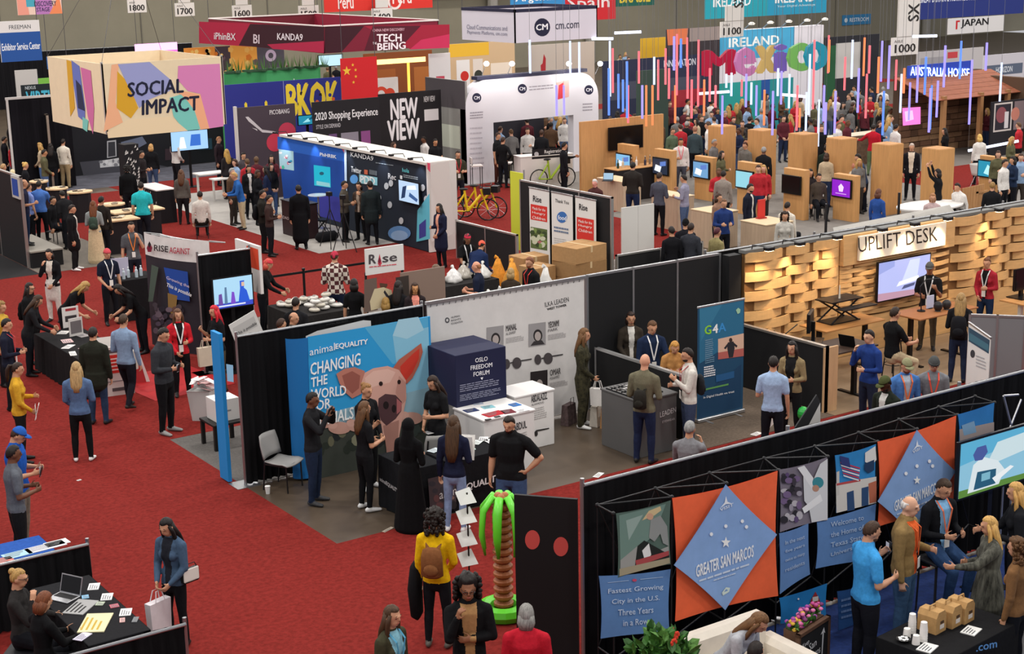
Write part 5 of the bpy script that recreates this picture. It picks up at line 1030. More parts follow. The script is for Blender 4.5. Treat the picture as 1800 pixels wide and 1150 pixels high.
# panels with three white banners
t, f = panel('panel_wall', 'black panel wall with pale rail carrying three white banners', 'partition', (21.9, 31.65), (21.9, 28.0), .03, 2.40, '1b1a1c', .05, 'c4c3c0', 3)
def bann(label, x0, x1, kind):
    b0, b1 = onX(x0, 330, 21.8)[1], onX(x1, 340, 21.8)[1]; t, f = banner(label, (21.8, b0), (21.8, b1), 2.32, 'dedcd8', feet=False, z0=.0)
    yb = 330+(x0-930)*.18; h = lambda x, d: (x, 330+(x-930)*.18+d)
    if kind != 1:
        f.text('Rise', h(x0+7, 23), h(x0+22, 23), h(x0+7, 12), '3a3638', .03)
        y0, y1 = (28, 55) if kind == 0 else (36, 75); f.poly([h(x0+3, y0), h(x1-3, y0), h(x1-3, y1), h(x0+3, y1)], 'd0342c')
        for k in range(3): f.text(['Meals for the', 'Hungry', 'Children'][k], h(x0+6, y0+9+k*8), h(x1-6, y0+9+k*8), h(x0+6, y0+4+k*8), 'f2e4e0', .01)
        y0, y1 = (68, 105) if kind == 0 else (76, 128); f.poly([h(x0+3, y0), h(x1-3, y0), h(x1-3, y1), h(x0+3, y1)], '5a6a3c' if kind == 0 else '3a3238'); f.blobs([h(x0+5+(i*7) % 25, y0+4+(i*11) % (y1-y0-8)) for i in range(18)], 4, ['7c9450', '3c4c2c', 'b06a6a', 'c8ccb0'] if kind == 0 else ['6a6068', '2a2428', '8a8488', 'c8c4c4'], seed=kind)
    else:
        f.text('Thank You', h(x0+7, 17), h(x1-6, 17), h(x0+7, 11), '4a4a4c', .01); f.disc((x0+19, 382), 9, 10, '3a6cb0'); f.text('food', (x0+12, 386), (x0+27, 388), (x0+12, 378), 'f0f4f8', .02); f.lines(h(x0+5, 70), h(x1-5, 70), h(x0+5, 58), 2, '6a7a94', .5); f.lines(h(x0+5, 100), h(x1-5, 100), h(x0+5, 78), 6, 'bab8b6', .35)
    f.done()
bann('white banner with a red block and green plant photo', 930, 965, 0); bann('white thank-you banner with a round blue logo', 969, 1006, 1); bann('white banner with a red block over dark photo', 1011, 1047, 2)
t, f = panel('white_screen', 'pair of plain white upright boards joined by a pole', 'partition', onY(1093, 362, 31.9)[:2], (onY(1150, 362, 31.9)[0], 31.9), .0, onY(1120, 362, 31.9)[2], 'd2d0cc', .04, None, 2)
t, f = panel('half_wall', 'low black half wall with pale rail below white boards', 'partition', (22.0, 27.9), (24.6, 27.9), .03, 1.05, '1a1a1c', .05, 'c4c3c0', 2); t, f = panel('half_wall', 'low black half wall running behind the tall black panels', 'partition', (21.95, 24.6), (25.9, 24.6), .03, 1.05, '1a1a1c', .05, 'c4c3c0', 2)
t, f = panel('half_wall', 'low black half wall left of the cardboard boxes', 'partition', (21.85, 34.6), (21.85, 31.8), .03, 1.0, '1a1a1c', .05, 'c4c3c0', 2)
t, f = panel('panel_wall', 'tall black drape panel left of the timber wall', 'partition', (19.36, 21.4), (19.36, 21.2), .03, 2.42, '141416', .3); pipe_drape('pipe_and_drape', 'black drape run behind the desk stand timber wall', (19.4, 21.9), (29.5, 21.9), 2.38, seed=21)
t, f = panel('lime_banner', 'tall narrow lime yellow feather banner by the low wall', 'banner', (22.9, 33.55), (22.9, 32.95), .3, 2.35, 'c8cc3a', .03); bx('pole', metal(), t, .6, .63, 0, .03, 0, 2.45)
# ================================================================ blue and black exhibitor stage
XK = 21.7
def kz(px, py): return onX(px, py, XK)
t, f = panel('stage_wall', 'long stage wall printed blue and black with glowing pictures', 'partition', (XK, 44.45), (XK, 35.75), .02, 2.40, '1b2330', .22, None)
bx('top_cap', plain('d4cfc8'), t, -.02, 8.72, -.06, .9, 2.40, 2.47); bx('end_return', plain('cfcac6'), t, 8.7, 8.76, -.02, .9, .02, 2.46)
f.poly([(488, 240), (609, 262), (612, 392), (500, 362)], '15469c'); f.poly([(488, 240), (609, 262), (609, 285), (488, 262)], '2460c0'); f.poly([(560, 340), (612, 350), (612, 395), (562, 380)], '3a3a9a')
f.poly([(490, 262), (516, 266), (517, 300), (492, 296)], 'a8d0dc'); f.blobs([(494+(i*7) % 20, 268+(i*9) % 28) for i in range(12)], 3, ['e06a8a', '3a9ac0', '2a3c6c', 'f0f0f0', '4ac0a0'], n=5); f.poly([(552, 290), (581, 294), (582, 330), (553, 326)], mat('27b4cc', .3, emit=.9)); f.poly([(557, 318), (580, 322), (581, 329), (557, 325)], '9adfe8'); f.disc((566, 305), 4, 3, '1a5c74')
f.text('PhiHRBK', (563, 274), (592, 279), (563, 268), 'e4ecf8', .03); f.text('KANDA9', (617, 275), (657, 283), (617, 267), 'e8ecf0', .01); f.lines((661, 287), (693, 292), (661, 285), 1, '8a949c', .6, .05); f.poly([(597, 255), (609, 258), (608, 272)], 'd84a6a'); f.poly([(742, 284), (757, 287), (757, 303)], 'd84a6a')
f.text('Twitter', (618, 302), (636, 306), (618, 292), 'e4e8ec', .03); f.poly([(641, 298), (647, 299), (647, 307), (641, 306)], 'd06a4a'); f.lines((650, 308), (664, 311), (650, 298), 1, '6a747c', .8); f.disc((623, 315), 7, 8, '5a9ad8'); f.poly([(632, 306), (664, 312), (664, 326), (632, 322)], '8ac4d0'); f.text('PDD', (634, 322), (660, 326), (634, 308), 'f0f4f6', .03)
f.text('Rec', (683, 314), (697, 317), (683, 304), 'e4e8ec', .02); f.poly([(704, 308), (708, 309), (708, 320), (704, 319)], 'e4e8ec'); f.text('hola', (708, 302), (720, 304), (708, 295), '6ad0d8', .02); f.lines((710, 312), (737, 317), (710, 306), 2, '9aa4ac', .5)
for c in ((680, 327), (688, 322), (686, 360), (667, 348), (706, 388), (744, 330), (750, 350)): f.disc(c, 4, 6, 'b8bcc0')
f.disc((666, 372), 6, 11, '7a8a94'); f.disc((666, 372), 4, 8, '20262e'); f.disc((703, 410), 20, 13, '5c86b8'); f.disc((703, 414), 15, 9, '8aa8cc'); f.poly([(735, 370), (756, 340), (757, 420), (733, 425)], '5ab0c4'); f.poly([(738, 395), (750, 385), (750, 415), (738, 420)], '3a3a8a'); f.poly([(606, 262), (610, 262), (612, 380), (608, 380)], 'c4d8f0')
f.poly([(758, 290), (790, 283), (800, 410), (760, 425)], 'cfcac6')
f.done()
mz = [kz(x, y) for x, y in ((706, 314), (742, 321), (740, 360))]
monitor('white glowing screen with blue pattern on the black stage wall', (XK-.1, mz[0][1]), (XK-.1, mz[1][1]), mz[2][2], mz[0][2], ['b4cce8', ([(.1, .1), (.3, .2), (.4, .8), (.2, .7)], '2a3a5c'), ([(.5, .3), (.9, .1), (.95, .25), (.55, .5)], '3a5a8c'), ([(.4, .6), (.9, .7), (.85, .9), (.45, .8)], 'e4eef8')], 'television', 'television', emit=1.1)
for i in range(9): y = 44.2-i*1.02; t = thing('spot_lamp', ['first', 'second', 'third', 'fourth', 'fifth', 'sixth', 'seventh', 'eighth', 'ninth'][i]+' small arm lamp from the left along the stage wall', 'lamp', (XK, y, 2.47), RB, 'arm lamps on stage wall'); MB().tube([(0, .1, 0), (0, .05, .1), (0, -.3, .12)], .012, 6).build('arm', bm, t); bx('lamp_head', bm, t, -.07, .07, -.38, -.28, .07, .12); (i in (0, 2, 4, 6, 8)) and lamp('spot_light', (XK-.36, y, 2.5), 22, .05, (.75, .85, 1), 'SPOT', (math.radians(28), 0, RB))
t = thing('info_counter', 'dark maroon counter with small lettering beside long-coated man', 'counter', (19.9, 41.0, 0), RB); bx('body', mat('2a181c', .5), t, 0, 1.3, 0, .5, 0, 1.0, .01); bx('top', mat('1a1214', .4), t, -.02, 1.32, -.02, .52, 1.0, 1.03); f = Face(t, 19.9, 41.0, RB); f.text('KANDAO', (487, 381), (508, 387), (487, 376), 'c8b8b8'); f.done()
t = thing('round_table', 'tall glass top round table on the white stage floor', 'table', gp(562, 402)); MB().lathe([(.3, 1.0), (.3, 1.02)], n=18).build('tabletop', mat('d0dce4', .2), t); MB().cyl((0, 0, 0), (0, 0, 1), .03, n=8).build('leg', metal(), t); MB().lathe([(.22, 0), (.22, .02)], n=16).build('base', metal(), t)
for i, (px, py) in enumerate(((583, 435), (607, 442))):
    t = thing('tripod', ['left', 'right'][i]+' black camera tripod standing on the white stage floor', 'tripod', gp(px, py), i, 'tripods on stage floor')
    for k in range(3): a = k*2.09; MB().cyl((.38*math.cos(a), .38*math.sin(a), 0), (0, 0, 1.1), .014, n=5).build('leg', bm, t)
    MB().cyl((0, 0, 1.0), (0, 0, 1.45), .016, n=6).build('column', bm, t); bx('camera_head', bm, t, -.06, .06, -.08, .08, 1.45, 1.56)
t = thing('folding_chair', 'black folding chair with a dark bag before blue stage wall', 'chair', gp(566, 412), 1.0)
bx('seat', bm, t, -.2, .2, -.2, .2, .42, .45); bx('backrest', bm, t, -.2, .2, .2, .23, .6, .8)
for x in (-.19, .19): MB().cyl((x, -.2, 0), (x, .22, .8), .012, n=5).build('leg', bm, t); MB().cyl((x, .25, 0), (x, -.15, .44), .012, n=5).build('leg', bm, t)
t = thing('duffel_bag', 'black soft bag lying on the stage floor by chair', 'bag', gp(575, 425)); mb = MB(); mb.smooth = True; mb.tube([(-.35, 0, .14), (-.25, 0, .15), (.25, 0, .15), (.35, 0, .14)], [.06, .15, .15, .06], 10).build('bag_body', cloth('17171a'), t); MB().tube([(-.15, 0, .28), (-.1, 0, .38), (.1, 0, .38), (.15, 0, .28)], .012, 5).build('handle', plain('202022'), t)
# ================================================================ left: black stand with pale counters
t, f = panel('panel_wall', 'black panel wall at the left edge with a pale post', 'partition', (12.35, 47.5), (12.35, 40.9), .03, 2.42, '171619', .06, 'b4b0ac', 3); t2, f = panel('corner_sign', 'small blue framed sign on the corner post at left', 'sign', (12.3, 41.5), (12.3, 40.85), 1.85, 2.44, 'b8b4b0', .04); f.polyuv([(.08, 1.92), (.57, 1.92), (.57, 2.37), (.08, 2.37)], '27489c'); f.done(); bx('bracket', metal(), t2, .2, .4, .04, .06, 2.0, 2.3)
t = thing('low_platform', 'low black platform with a pale grey top by the left wall', 'platform', (12.42, 40.75, 0)); bx('base', mat('151416'), t, 0, .85, 0, 2.6, 0, .42); bx('deck', mat('9a948a', .7), t, -.01, .87, -.02, 2.62, .42, .46)
for i, (px, py, w_) in enumerate(((238, 368, 1.5), (196, 358, .8), (140, 336, .8), (68, 318, .6), (100, 330, .7), (205, 384, 1.1))):
    p = gp(px, py, .95); t = thing('display_counter', ['long beige topped counter right of turquoise shirt', 'round-ended beige counter left of long beige counter', 'beige counter behind the blue-shirted pair', 'small pale round counter far up the left stand', 'pale counter beside the blue shirts', 'beige counter with cream pads before the maxi skirt'][i], 'counter', (p[0], p[1], 0)); d = .7
    poly = [(w_/2*(-1 if j in (0, 3) else 1), d/2*(-1 if j < 2 else 1)) for j in range(4)] if i in (0, 5) else [(w_/2*math.cos(j*.524), d/2*math.sin(j*.524)) for j in range(12)]
    MB().slab(poly, .91, .95).build('top', mat('d8b890', .6), t); MB().slab([(x*.85, y*.85) for x, y in poly], 0, .91).build('body', mat('1c1a1e', .6), t)
    for k in range(4): MB().box(-.08, .08, -.06, .06, 0, .03).build('pad', plain(['e0d2b8', '8a7c6a', 'd8ccb8', '55504a'][k]), t, (RND.uniform(-w_*.3, w_*.3), RND.uniform(-.2, .2), .951))
# ---- social impact hanging sign and the lunar stand under it
for nm, A, B, rz in (('front', (12.86, 35.5), (15.85, 35.5), 0),): pass
ZS = 3.98; t = thing('hanging_sign', 'square hanging fabric sign lettered SOCIAL IMPACT in bright pastels', 'sign', (12.86, 35.5, 0)); H1 = onY(190, 112, 35.5)[2]; cr = mat('e8d6b4', .8, .03, 4)
W = onY(390, 100, 35.5)[0]-12.86
bx('front_sheet', cr, t, 0, W, 0, .03, ZS, H1); bx('side_sheet', cr, t, 0, .03, 0, 3.8, ZS, H1); bx('rear_sheet', cr, t, 0, W, 3.8, 3.83, ZS, H1); bx('right_sheet', cr, t, W-.03, W, 0, 3.8, ZS, H1)
for x in (.02, W): MB().cyl((x, .05, ZS), (x, .05, H1+.04), .035, n=8).build('corner_pole', metal('d8d4cc'), t)
for c in ((0, 0), (W, 0), (0, 3.8), (W, 3.8)): MB().cyl((*c, H1), (W/2, 1.9, H1+3.2), .006, n=4).build('cable', metal('55555a'), t)
f = Face(t, 12.86, 35.5); P = lambda u, v: (188+u*2.02+v*0, 112+(v*1.28)-u*.09*(1)+0)
f.poly([(196, 114), (209, 112), (203, 180), (216, 215), (182, 232), (190, 180)], 'f0b48c'); f.poly([(206, 125), (225, 145), (243, 190), (230, 208), (205, 190)], 'd8a52c'); f.poly([(207, 113), (263, 109), (302, 142), (298, 160), (262, 175), (245, 190), (222, 145)], '9aa0d0'); f.poly([(313, 116), (386, 112), (393, 222), (366, 226), (352, 165), (330, 160), (312, 140)], 'd884b8'); f.poly([(312, 158), (352, 166), (368, 226), (350, 228), (330, 215), (322, 180)], 'f2b088'); f.poly([(298, 172), (318, 166), (330, 178), (342, 195), (352, 227), (325, 230), (305, 205)], '7ccbc0'); f.poly([(188, 232), (225, 210), (300, 205), (330, 230), (190, 243)], 'ecd6b0')
for s_, a, b, c in (('SOCIAL', (224, 171), (323, 163), (224, 145)), ('IMPACT', (249, 203), (350, 194), (249, 176))): f.text(s_, a, b, c, '191d36', .03)
f.done(); f = Face(t, 12.86, 39.3, RB); f.par = t
fm = MB()
def sidepoly(pts, c):
    uvs = [onX(x, y, 12.86) for x, y in pts]; m = MB(); m.add([(-.006-.002*len(sidepoly.n), p[1]-35.5, p[2]) for p in uvs], [tuple(range(len(pts)))]).build('printed_patch', plain(c), t); sidepoly.n.append(1)
sidepoly.n = []
sidepoly([(117, 105), (126, 108), (132, 190), (124, 205)], 'd8a52c'); sidepoly([(126, 106), (140, 116), (150, 190), (150, 215), (138, 205), (130, 150)], '6a78c0'); sidepoly([(142, 118), (160, 124), (166, 190), (164, 236), (155, 205)], 'd070a4'); sidepoly([(146, 205), (156, 212), (154, 232), (146, 226)], '7ccbc0'); sidepoly([(134, 140), (143, 150), (150, 195), (138, 190)], '2a3050')
YL = 57.0
t, f = panel('photo_wall', 'dark lunar lander photo wall below the hanging sign', 'poster', (onY(128, 300, YL)[0], YL), (onY(405, 280, YL)[0], YL), .02, 2.44, '1a1a20', .06)
f.poly([(150, 318), (330, 300), (330, 318), (150, 330)], '77777c'); f.poly([(140, 285), (215, 278), (330, 300), (150, 320)], '4a4a52'); f.poly([(188, 248), (204, 246), (205, 275), (188, 278)], 'b4b4b8'); f.poly([(190, 250), (202, 249), (203, 274), (190, 276)], '3a3a40'); f.poly([(175, 283), (225, 275), (228, 290), (176, 295)], 'd4d4d6'); f.poly([(212, 250), (250, 240), (258, 252), (225, 270)], '6a7288'); f.blobs([(178+i*5, 284+(i*5) % 10) for i in range(10)], 3.5, ['e8e8ea', '8a8a90', '55555a'], n=6); f.poly([(290, 262), (312, 260), (312, 280), (290, 282)], '3c2c34'); f.poly([(345, 245), (372, 243), (373, 262), (346, 264)], '2a4a5c'); f.done()
t, f = panel('corner_post', 'pale post and black drape at the left end of photo wall', 'partition', (17.6, 57.0), (17.6, 54.5), .02, 2.6, '151416', .06, 'b8a898')
t = thing('chequered_counter', 'black counter with white broken pattern near blue-jacketed man', 'counter', (17.7, 46.6, 0), RB); bx('body', mat('161418'), t, 0, 1.6, 0, .6, 0, 1.02); q = random.Random(9)
for i in range(70): MB().add([(x, -.004, z) for x, z in (lambda a, b: ((a, b), (a+.05, b+.02), (a+.06, b+.09), (a+.01, b+.06)))(q.uniform(0, 1.5), q.uniform(.15, .92))], [(0, 1, 2, 3)]).build('white_fleck', plain('d0ccc8'), t)
bx('top', plain('cfc8c4'), t, -.02, 1.62, -.02, .62, 1.02, 1.05); t = thing('chequered_tower', 'tall black tower with white broken pattern on the left', 'pillar', (18.0, 48.3, 0)); bx('body', mat('161418'), t, 0, .5, 0, .5, 0, 2.1)
for i in range(50): z = q.uniform(.2, 2.0); x = q.uniform(0, .42); MB().add([(x, -.004, z), (x+.07, -.004, z+.02), (x+.06, -.004, z+.1)], [(0, 1, 2)]).build('white_fleck', plain('d0ccc8'), t)
t = thing('white_table', 'white two-tier table behind the blue-jacketed man', 'table', gp(372, 350)); bx('tabletop', plain('dcd8d4'), t, -.5, .5, -.3, .3, .86, .9); bx('shelf', plain('dcd8d4'), t, -.2, .8, -.8, -.35, .72, .76)
for x in (-.45, .45): bx('leg', plain('cfcbc6'), t, x-.03, x+.03, -.03, .03, 0, .86); bx('leg', plain('cfcbc6'), t, x+.27, x+.33, -.6, -.55, 0, .72)
monitor('bright blue and white screen beyond the blue-jacketed man', (20.9, 51.5), (22.3, 51.5), 1.3, 2.0, ['9cc4ec', ([(.2, .1), (.4, .1), (.35, .7), (.25, .7)], 'e8f0fa'), ([(.5, .2), (.8, .2), (.8, .8), (.55, .8)], '3a6ac0')], 'television', 'television', stand=.02, emit=1.2)
# ================================================================ right of centre: timber kiosks, counters, black screen wall
KW = wood('c4925c')
t, f = panel('timber_screen_wall', 'pale timber wall carrying a big black screen', 'partition', (30.6, 40.7), (34.1, 40.7), .02, 2.44, 'c4925c', .1, m=KW); t.children[0].name = 'board'
z1, z0 = onY(1100, 222, 40.6)[2], onY(1100, 262, 40.6)[2]
monitor('big black switched-off screen on the timber wall', (onY(1070, 240, 40.6)[0], 40.6), (onY(1130, 240, 40.6)[0], 40.6), z0, z1, '0e0c0e', 'television', 'television', emit=0)
plinth('bar_counter', 'timber topped dark counter with bottles under the black screen', (30.7, 38.9), (33.0, 38.9), .7, 1.05, '1a1618', 'counter', top='b98a58')
for i in range(6): t = thing('bottle', 'small bottle standing on the timber topped dark counter', 'bottle', (30.95+i*.28, 39.2+.1*(i % 2), 1.051), 0, 'bottles on the timber counter'); MB().lathe([(.04, 0), (.04, .16), (.015, .2), (.015, .27)], n=10).build('body', mat(['2a3a2c', 'c8b8a0', '5a3a2c', 'd8d4d0', '3a3a4c', '8a7a6a'][i], .3), t); MB().lathe([(.018, .27), (.018, .3)], n=8).build('cap', plain('b9b4a8'), t)
def kiosk(label, px, py, top, scr, w_=.86):
    p = gp(px, py); h = onX(top[0], top[1], p[0])[2]; t = thing('kiosk', label, 'kiosk', (p[0], p[1]+w_/2, 0), RB, 'timber screen kiosks'); bx('board', KW, t, 0, w_, 0, .22, 0, h, .008)
    bx('screen_bezel', mat('111113', .3), t, -.02, w_*.9, -.07, -.02, h*.5, h*.5+.56, .01); f = Face(t, p[0], p[1]+w_/2, RB, .072); b = lambda pts, c, e=1.1: f.polyuv([(.02+(w_*.9-.06)*x, h*.5+.04+.48*z) for x, z in pts], mat(c, .2, emit=e) if e else mat(c, .2))
    b([(0, 0), (1, 0), (1, 1), (0, 1)], scr[0], 0 if scr[0] == '0f0d0e' else 1.1)
    for pts, c in scr[1:]: b(pts, c)
    f.done('screen_image'); bx('bracket', mat('222222'), t, w_*.4, w_*.5, -.02, 0, h*.5+.1, h*.5+.4); return t
S1 = [([(.1, .2), (.5, .1), (.6, .5), (.2, .6)], 'e8f0f8'), ([(.5, .5), (.9, .6), (.9, .9), (.5, .8)], '5a7ac0')]
kiosk('timber kiosk with a bright blue screen nearest black wall', 1100, 345, (1098, 254), ['7cb4dc']+S1); kiosk('timber kiosk with a tilted dark and white screen', 1165, 352, (1163, 263), ['2a3040']+S1); kiosk('timber kiosk with a pale blue patterned screen', 1236, 352, (1232, 275), ['6a9ac4']+S1)
kiosk('timber kiosk with a plain light blue screen', 1312, 378, (1308, 285), ['8cc8d8']); kiosk('timber kiosk with a switched-off black screen', 1394, 385, (1394, 297), ['0f0d0e']); kiosk('timber kiosk with a glowing purple screen', 1482, 388, (1482, 307), ['8a24c0', ([(.4, .3), (.6, .3), (.65, .6), (.5, .8), (.35, .6)], 'e8d0f4'), ([(.2, .15), (.8, .15), (.8, .2), (.2, .2)], 'd0a0e8')]); kiosk('timber kiosk at right with a teal swimmer screen', 1738, 350, (1740, 275), ['2a8aa8', ([(.3, .2), (.6, .1), (.7, .6), (.5, .8)], 'b0e8f0')])
def pillar(label, px, py, z=2.1, w_=.66):
    p = gp(px, py, z); t = thing('timber_pillar', label, 'pillar', (p[0], p[1], 0), 0, 'square timber pillars'); bx('shaft', KW, t, 0, w_, 0, w_, 0, z, .008); bx('cap', wood('b9864f'), t, .01, w_-.01, .01, w_-.01, z, z+.012)
for i, (px, py) in enumerate(((1268, 224), (1339, 231), (1412, 238), (1480, 246), (1562, 256), (1652, 264))): pillar(['first', 'second', 'third', 'fourth', 'fifth', 'sixth'][i]+' square timber pillar from the left beyond the kiosks', px, py)
def lowcounter(label, px, py, L, w_, h, rz=RB, c='b8a088'): p = gp(px, py, h); return plinth('reception_counter', label, (p[0], p[1]), (p[0]+L*math.cos(rz), p[1]+L*math.sin(rz)), w_, h, c, top='cdb492', m=wood(c))
lowcounter('beige counter with a red leaflet holder near white boards', 1302, 387, .95, .95, 1.0); lowcounter('beige counter left of the man in grey jacket', 1145, 338, 1.2, .6, 1.0); lowcounter('beige counter behind the pair of talking men', 1215, 367, 1.0, .8, 1.0); lowcounter('long beige counter before the blue screen kiosk', 1050, 312, 1.3, .7, .95)
p = gp(1338, 384, 1.0); t = thing('leaflet_holder', 'upright red leaflet holder on the beige counter', 'leaflet holder', p); bx('card', plain('c8342c'), t, -.12, .12, -.02, .02, .0, .5); bx('base', plain('a82a24'), t, -.13, .13, -.08, .08, 0, .03)
laptop('open laptop with pale screen on the beige front counter', gp(1068, 318, .951), -10, '9ac0dc', '3a3a3c')
def whitechair(label, p, deg):
    t = thing('shell_chair', label, 'chair', p, rzf(p, deg), 'pale shell chairs'); m = MB(); m.smooth = True; n = 12; vs = []
    for i in range(5):
        for j in range(n): a = math.pi*(-.15+1.3*j/(n-1)); r = .22+.09*i/4; vs.append((r*math.cos(a), r*math.sin(a)*.9, .42+.09*i))
    m.add(vs+[(0, 0, .42)], [(i*n+j, i*n+j+1, (i+1)*n+j+1, (i+1)*n+j) for i in range(4) for j in range(n-1)]+[(60, j+1, j) for j in range(n-1)]).build('shell', mat('cfccc8', .4), t)
    for k in range(4): a = k*1.57+.78; MB().cyl((.25*math.cos(a), .25*math.sin(a), 0), (.08*math.cos(a), .08*math.sin(a), .42), .012, n=5).build('leg', metal(), t)
whitechair('pale shell chair between black and purple screen kiosks', gp(1435, 372), 30); whitechair('pale shell chair further behind the purple screen kiosk', gp(1432, 356), 120); whitechair('pale shell chair beside the right swimmer kiosk', gp(1718, 330), 60)
t = thing('round_tabletop', 'large white oval table behind the timber wall', 'table', gp(1635, 360, .8)); MB().lathe([(1.15, -.04), (1.15, 0)], n=24, sy=.6).build('tabletop', plain('d4d0cc'), t); MB().cyl((0, 0, -.8), (0, 0, -.04), .08, n=10).build('leg', metal(), t); MB().lathe([(.4, -.8), (.4, -.77)], n=16).build('base', metal(), t)
t = thing('slat_fence', 'low curved slatted timber screen behind the timber wall', 'screen', gp(1690, 375)); 
for i in range(16): bx('slat', wood('b98a5c'), t, -1.2+i*.15, -1.09+i*.15, .02*abs(i-8), .02*abs(i-8)+.03, 0, .75)
bx('rail', wood('b98a5c'), t, -1.2, 1.3, .1, .13, .5, .56)
for lb, px, py in (('grey box cover roof edge behind timber wall', 1600, 385),):
    t = thing('roof_cover', 'pale grey sloping cover sheet behind the timber wall top', 'cover', (24.5, 22.3, 0)); MB().add([(-1.2, 0, 2.1), (2.6, 0, 2.1), (2.6, .3, 2.36), (-1.0, .3, 2.28), (-1.2, .02, 2.08), (2.6, .02, 2.08)], [(0, 1, 2, 3), (5, 4, 3, 2)]).build('sheet', mat('a8a49e', .7, .1, 2), t); bx('post', metal('4a4a4c'), t, 1.2, 1.24, .5, .54, 0, 2.75); bx('post', metal('4a4a4c'), t, -1.0, -.96, .5, .54, 0, 2.75)
# ================================================================ far hall: hanging signs and distant stands
def atd(px, py, d): r = ray(px, py)/FPX; return (r[0]*d, r[1]*d, HC+r[2]*d)
def fsign(name, label, cat, x0, y0, x1, y1, d, plane, col, th=.06, cables=True, floor=False, m=None, group=None):
    """upright board seen between pixels x0..x1, y0..y1 at depth d, parallel to one of the hall's two directions"""
    p = atd(x0, (y0+y1)/2, d); rz = 0 if plane == 'A' else RB; f = Face(None, p[0], p[1], rz); u1 = f.uv(x1, (y0+y1)/2)[0]
    xm = (x0+x1)/2; zt, zb = f.uv(x0, y0)[1], f.uv(x0, y1)[1]
    if floor: zb = 0.0
    t = thing(name, label, cat, (p[0], p[1], 0), rz, group); f.root = f.par = t
    bx('board', m or mat(col, .7), t, 0, u1, 0, th, zb, zt)
    if cables:
        for u in (.05*u1, .95*u1): MB().cyl((u, th/2, zt), (u, th/2, zt+4), .012, n=4).build('cable', metal('66666a'), t)
    f.w, f.zt, f.zb = u1, zt, zb
    f.q = lambda a, b: (a*f.w, f.zb+b*(f.zt-f.zb))
    f.T = lambda s, a0, b0, a1, b1, c, bold=0.02: f.textuv(s, f.q(a0, b0), f.q(a1, b0), f.q(a0, b1), c, bold)
    f.R = lambda a0, b0, a1, b1, c: f.polyuv([f.q(a0, b0), f.q(a1, b0), f.q(a1, b1), f.q(a0, b1)], c)
    f.Q = lambda pts, c: f.polyuv([f.q(*p) for p in pts], c)
    f.D = lambda a, b, r, c, n=18: f.polyuv([(a*f.w+r*math.cos(6.283*i/n), f.zb+b*(f.zt-f.zb)+r*math.sin(6.283*i/n)) for i in range(n)], c)
    return f
for s_, x, y, w_ in (('1800', 241, 11, 33), ('1700', 325, 17, 34), ('1600', 426, 21, 34), ('1500', 543, 22, 35), ('1400', 672, 27, 36), ('1100', 1287, 52, 40), ('1000', 1591, 82, 46)):
    f = fsign('aisle_sign', dict(zip((1800, 1700, 1600, 1500, 1400, 1100, 1000), ('leftmost', 'second', 'third', 'fourth', 'fifth', 'second nearest', 'nearest and lowest')))[int(s_)]+' white hanging aisle sign, lettered '+s_, 'sign', x-w_/2, y-w_*.33, x+w_/2, y+w_*.36, .88*FPX/w_, 'A', 'dcd8d2'); f.T('AISLE', .08, .72, .4, .86, '6a6460', .01); f.T(s_, .1, .14, .9, .62, '2a2624', .03)
    bx('upper_plate', plain('d8d4ce'), f.root, f.w*.2, f.w*.8 if w_ < 40 else f.w, -.01, .05, f.zt+.02, f.zt+(1.1 if w_ > 40 else .5)*f.w*(1.4 if w_ > 44 else 1)); z = f.zt+.1; a = f.w*.35; f.k = 10
    f.polyuv([(a, z), (a+.22, z), (a+.22, z+.05), (a+.1, z+.05), (a+.32, z+.3), (a+.27, z+.33), (a+.05, z+.1), (a+.05, z+.24), (a, z+.24)], '2a2624')
    if w_ >= 40: f.textuv('SX', (f.w*.98, f.zt+.5), (f.w*.98, f.zt+1.1), (f.w*.55, f.zt+.5), '2a2624', .03)
    f.done('arrow')
# red hanging box of the Chinese pavilion
t = thing('hanging_sign', 'long red and black hanging square banner with white letters', 'sign', (26.0, 49.5, 0)); ZB, ZT = 4.5, onY(570, 46, 49.5)[2]
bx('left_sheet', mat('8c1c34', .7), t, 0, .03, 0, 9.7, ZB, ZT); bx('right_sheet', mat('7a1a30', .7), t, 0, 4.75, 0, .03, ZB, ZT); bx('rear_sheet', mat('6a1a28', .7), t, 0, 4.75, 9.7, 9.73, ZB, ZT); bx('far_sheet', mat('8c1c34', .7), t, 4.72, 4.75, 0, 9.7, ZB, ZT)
m = MB(); [m.cyl(a, b, .03, n=6) for a, b in (((0, 0, ZT), (0, 9.7, ZT)), ((0, 0, ZT), (4.75, 0, ZT)), ((0, 9.7, ZT), (4.75, 9.7, ZT)), ((4.75, 0, ZT), (4.75, 9.7, ZT)))]; m.build('top_frame', plain('d8ccc8'), t)
for c in ((0, 0), (4.75, 0), (0, 9.7), (4.75, 9.7)): MB().cyl((*c, ZT), (*c, ZT+4), .012, n=4).build('cable', metal('66666a'), t)
f = Face(t, 26.0, 49.5); f.poly([(571, 47), (640, 46), (600, 92), (571, 93)], '3a1420'); f.poly([(640, 46), (790, 43), (790, 84), (720, 86)], 'a02038'); f.poly([(655, 46), (740, 45), (700, 88), (640, 90)], '541828'); f.poly([(740, 70), (790, 60), (790, 84), (720, 87)], 'c83058')
f.text('CHINA NEW DISCOVERY', (655, 56), (711, 54), (655, 51), 'e0b0bc', .01); f.text('TECH', (662, 74), (706, 73), (662, 60), 'f4e8ec', .03); f.text('THE', (655, 78), (662, 78), (655, 74), 'f4e8ec', .02); f.text('BEING', (663, 89), (713, 86), (663, 76), 'f4e8ec', .03); f.done()
f = Face(t, 26.0, 59.2, RB); f.o = np.array([26.0, 59.2])
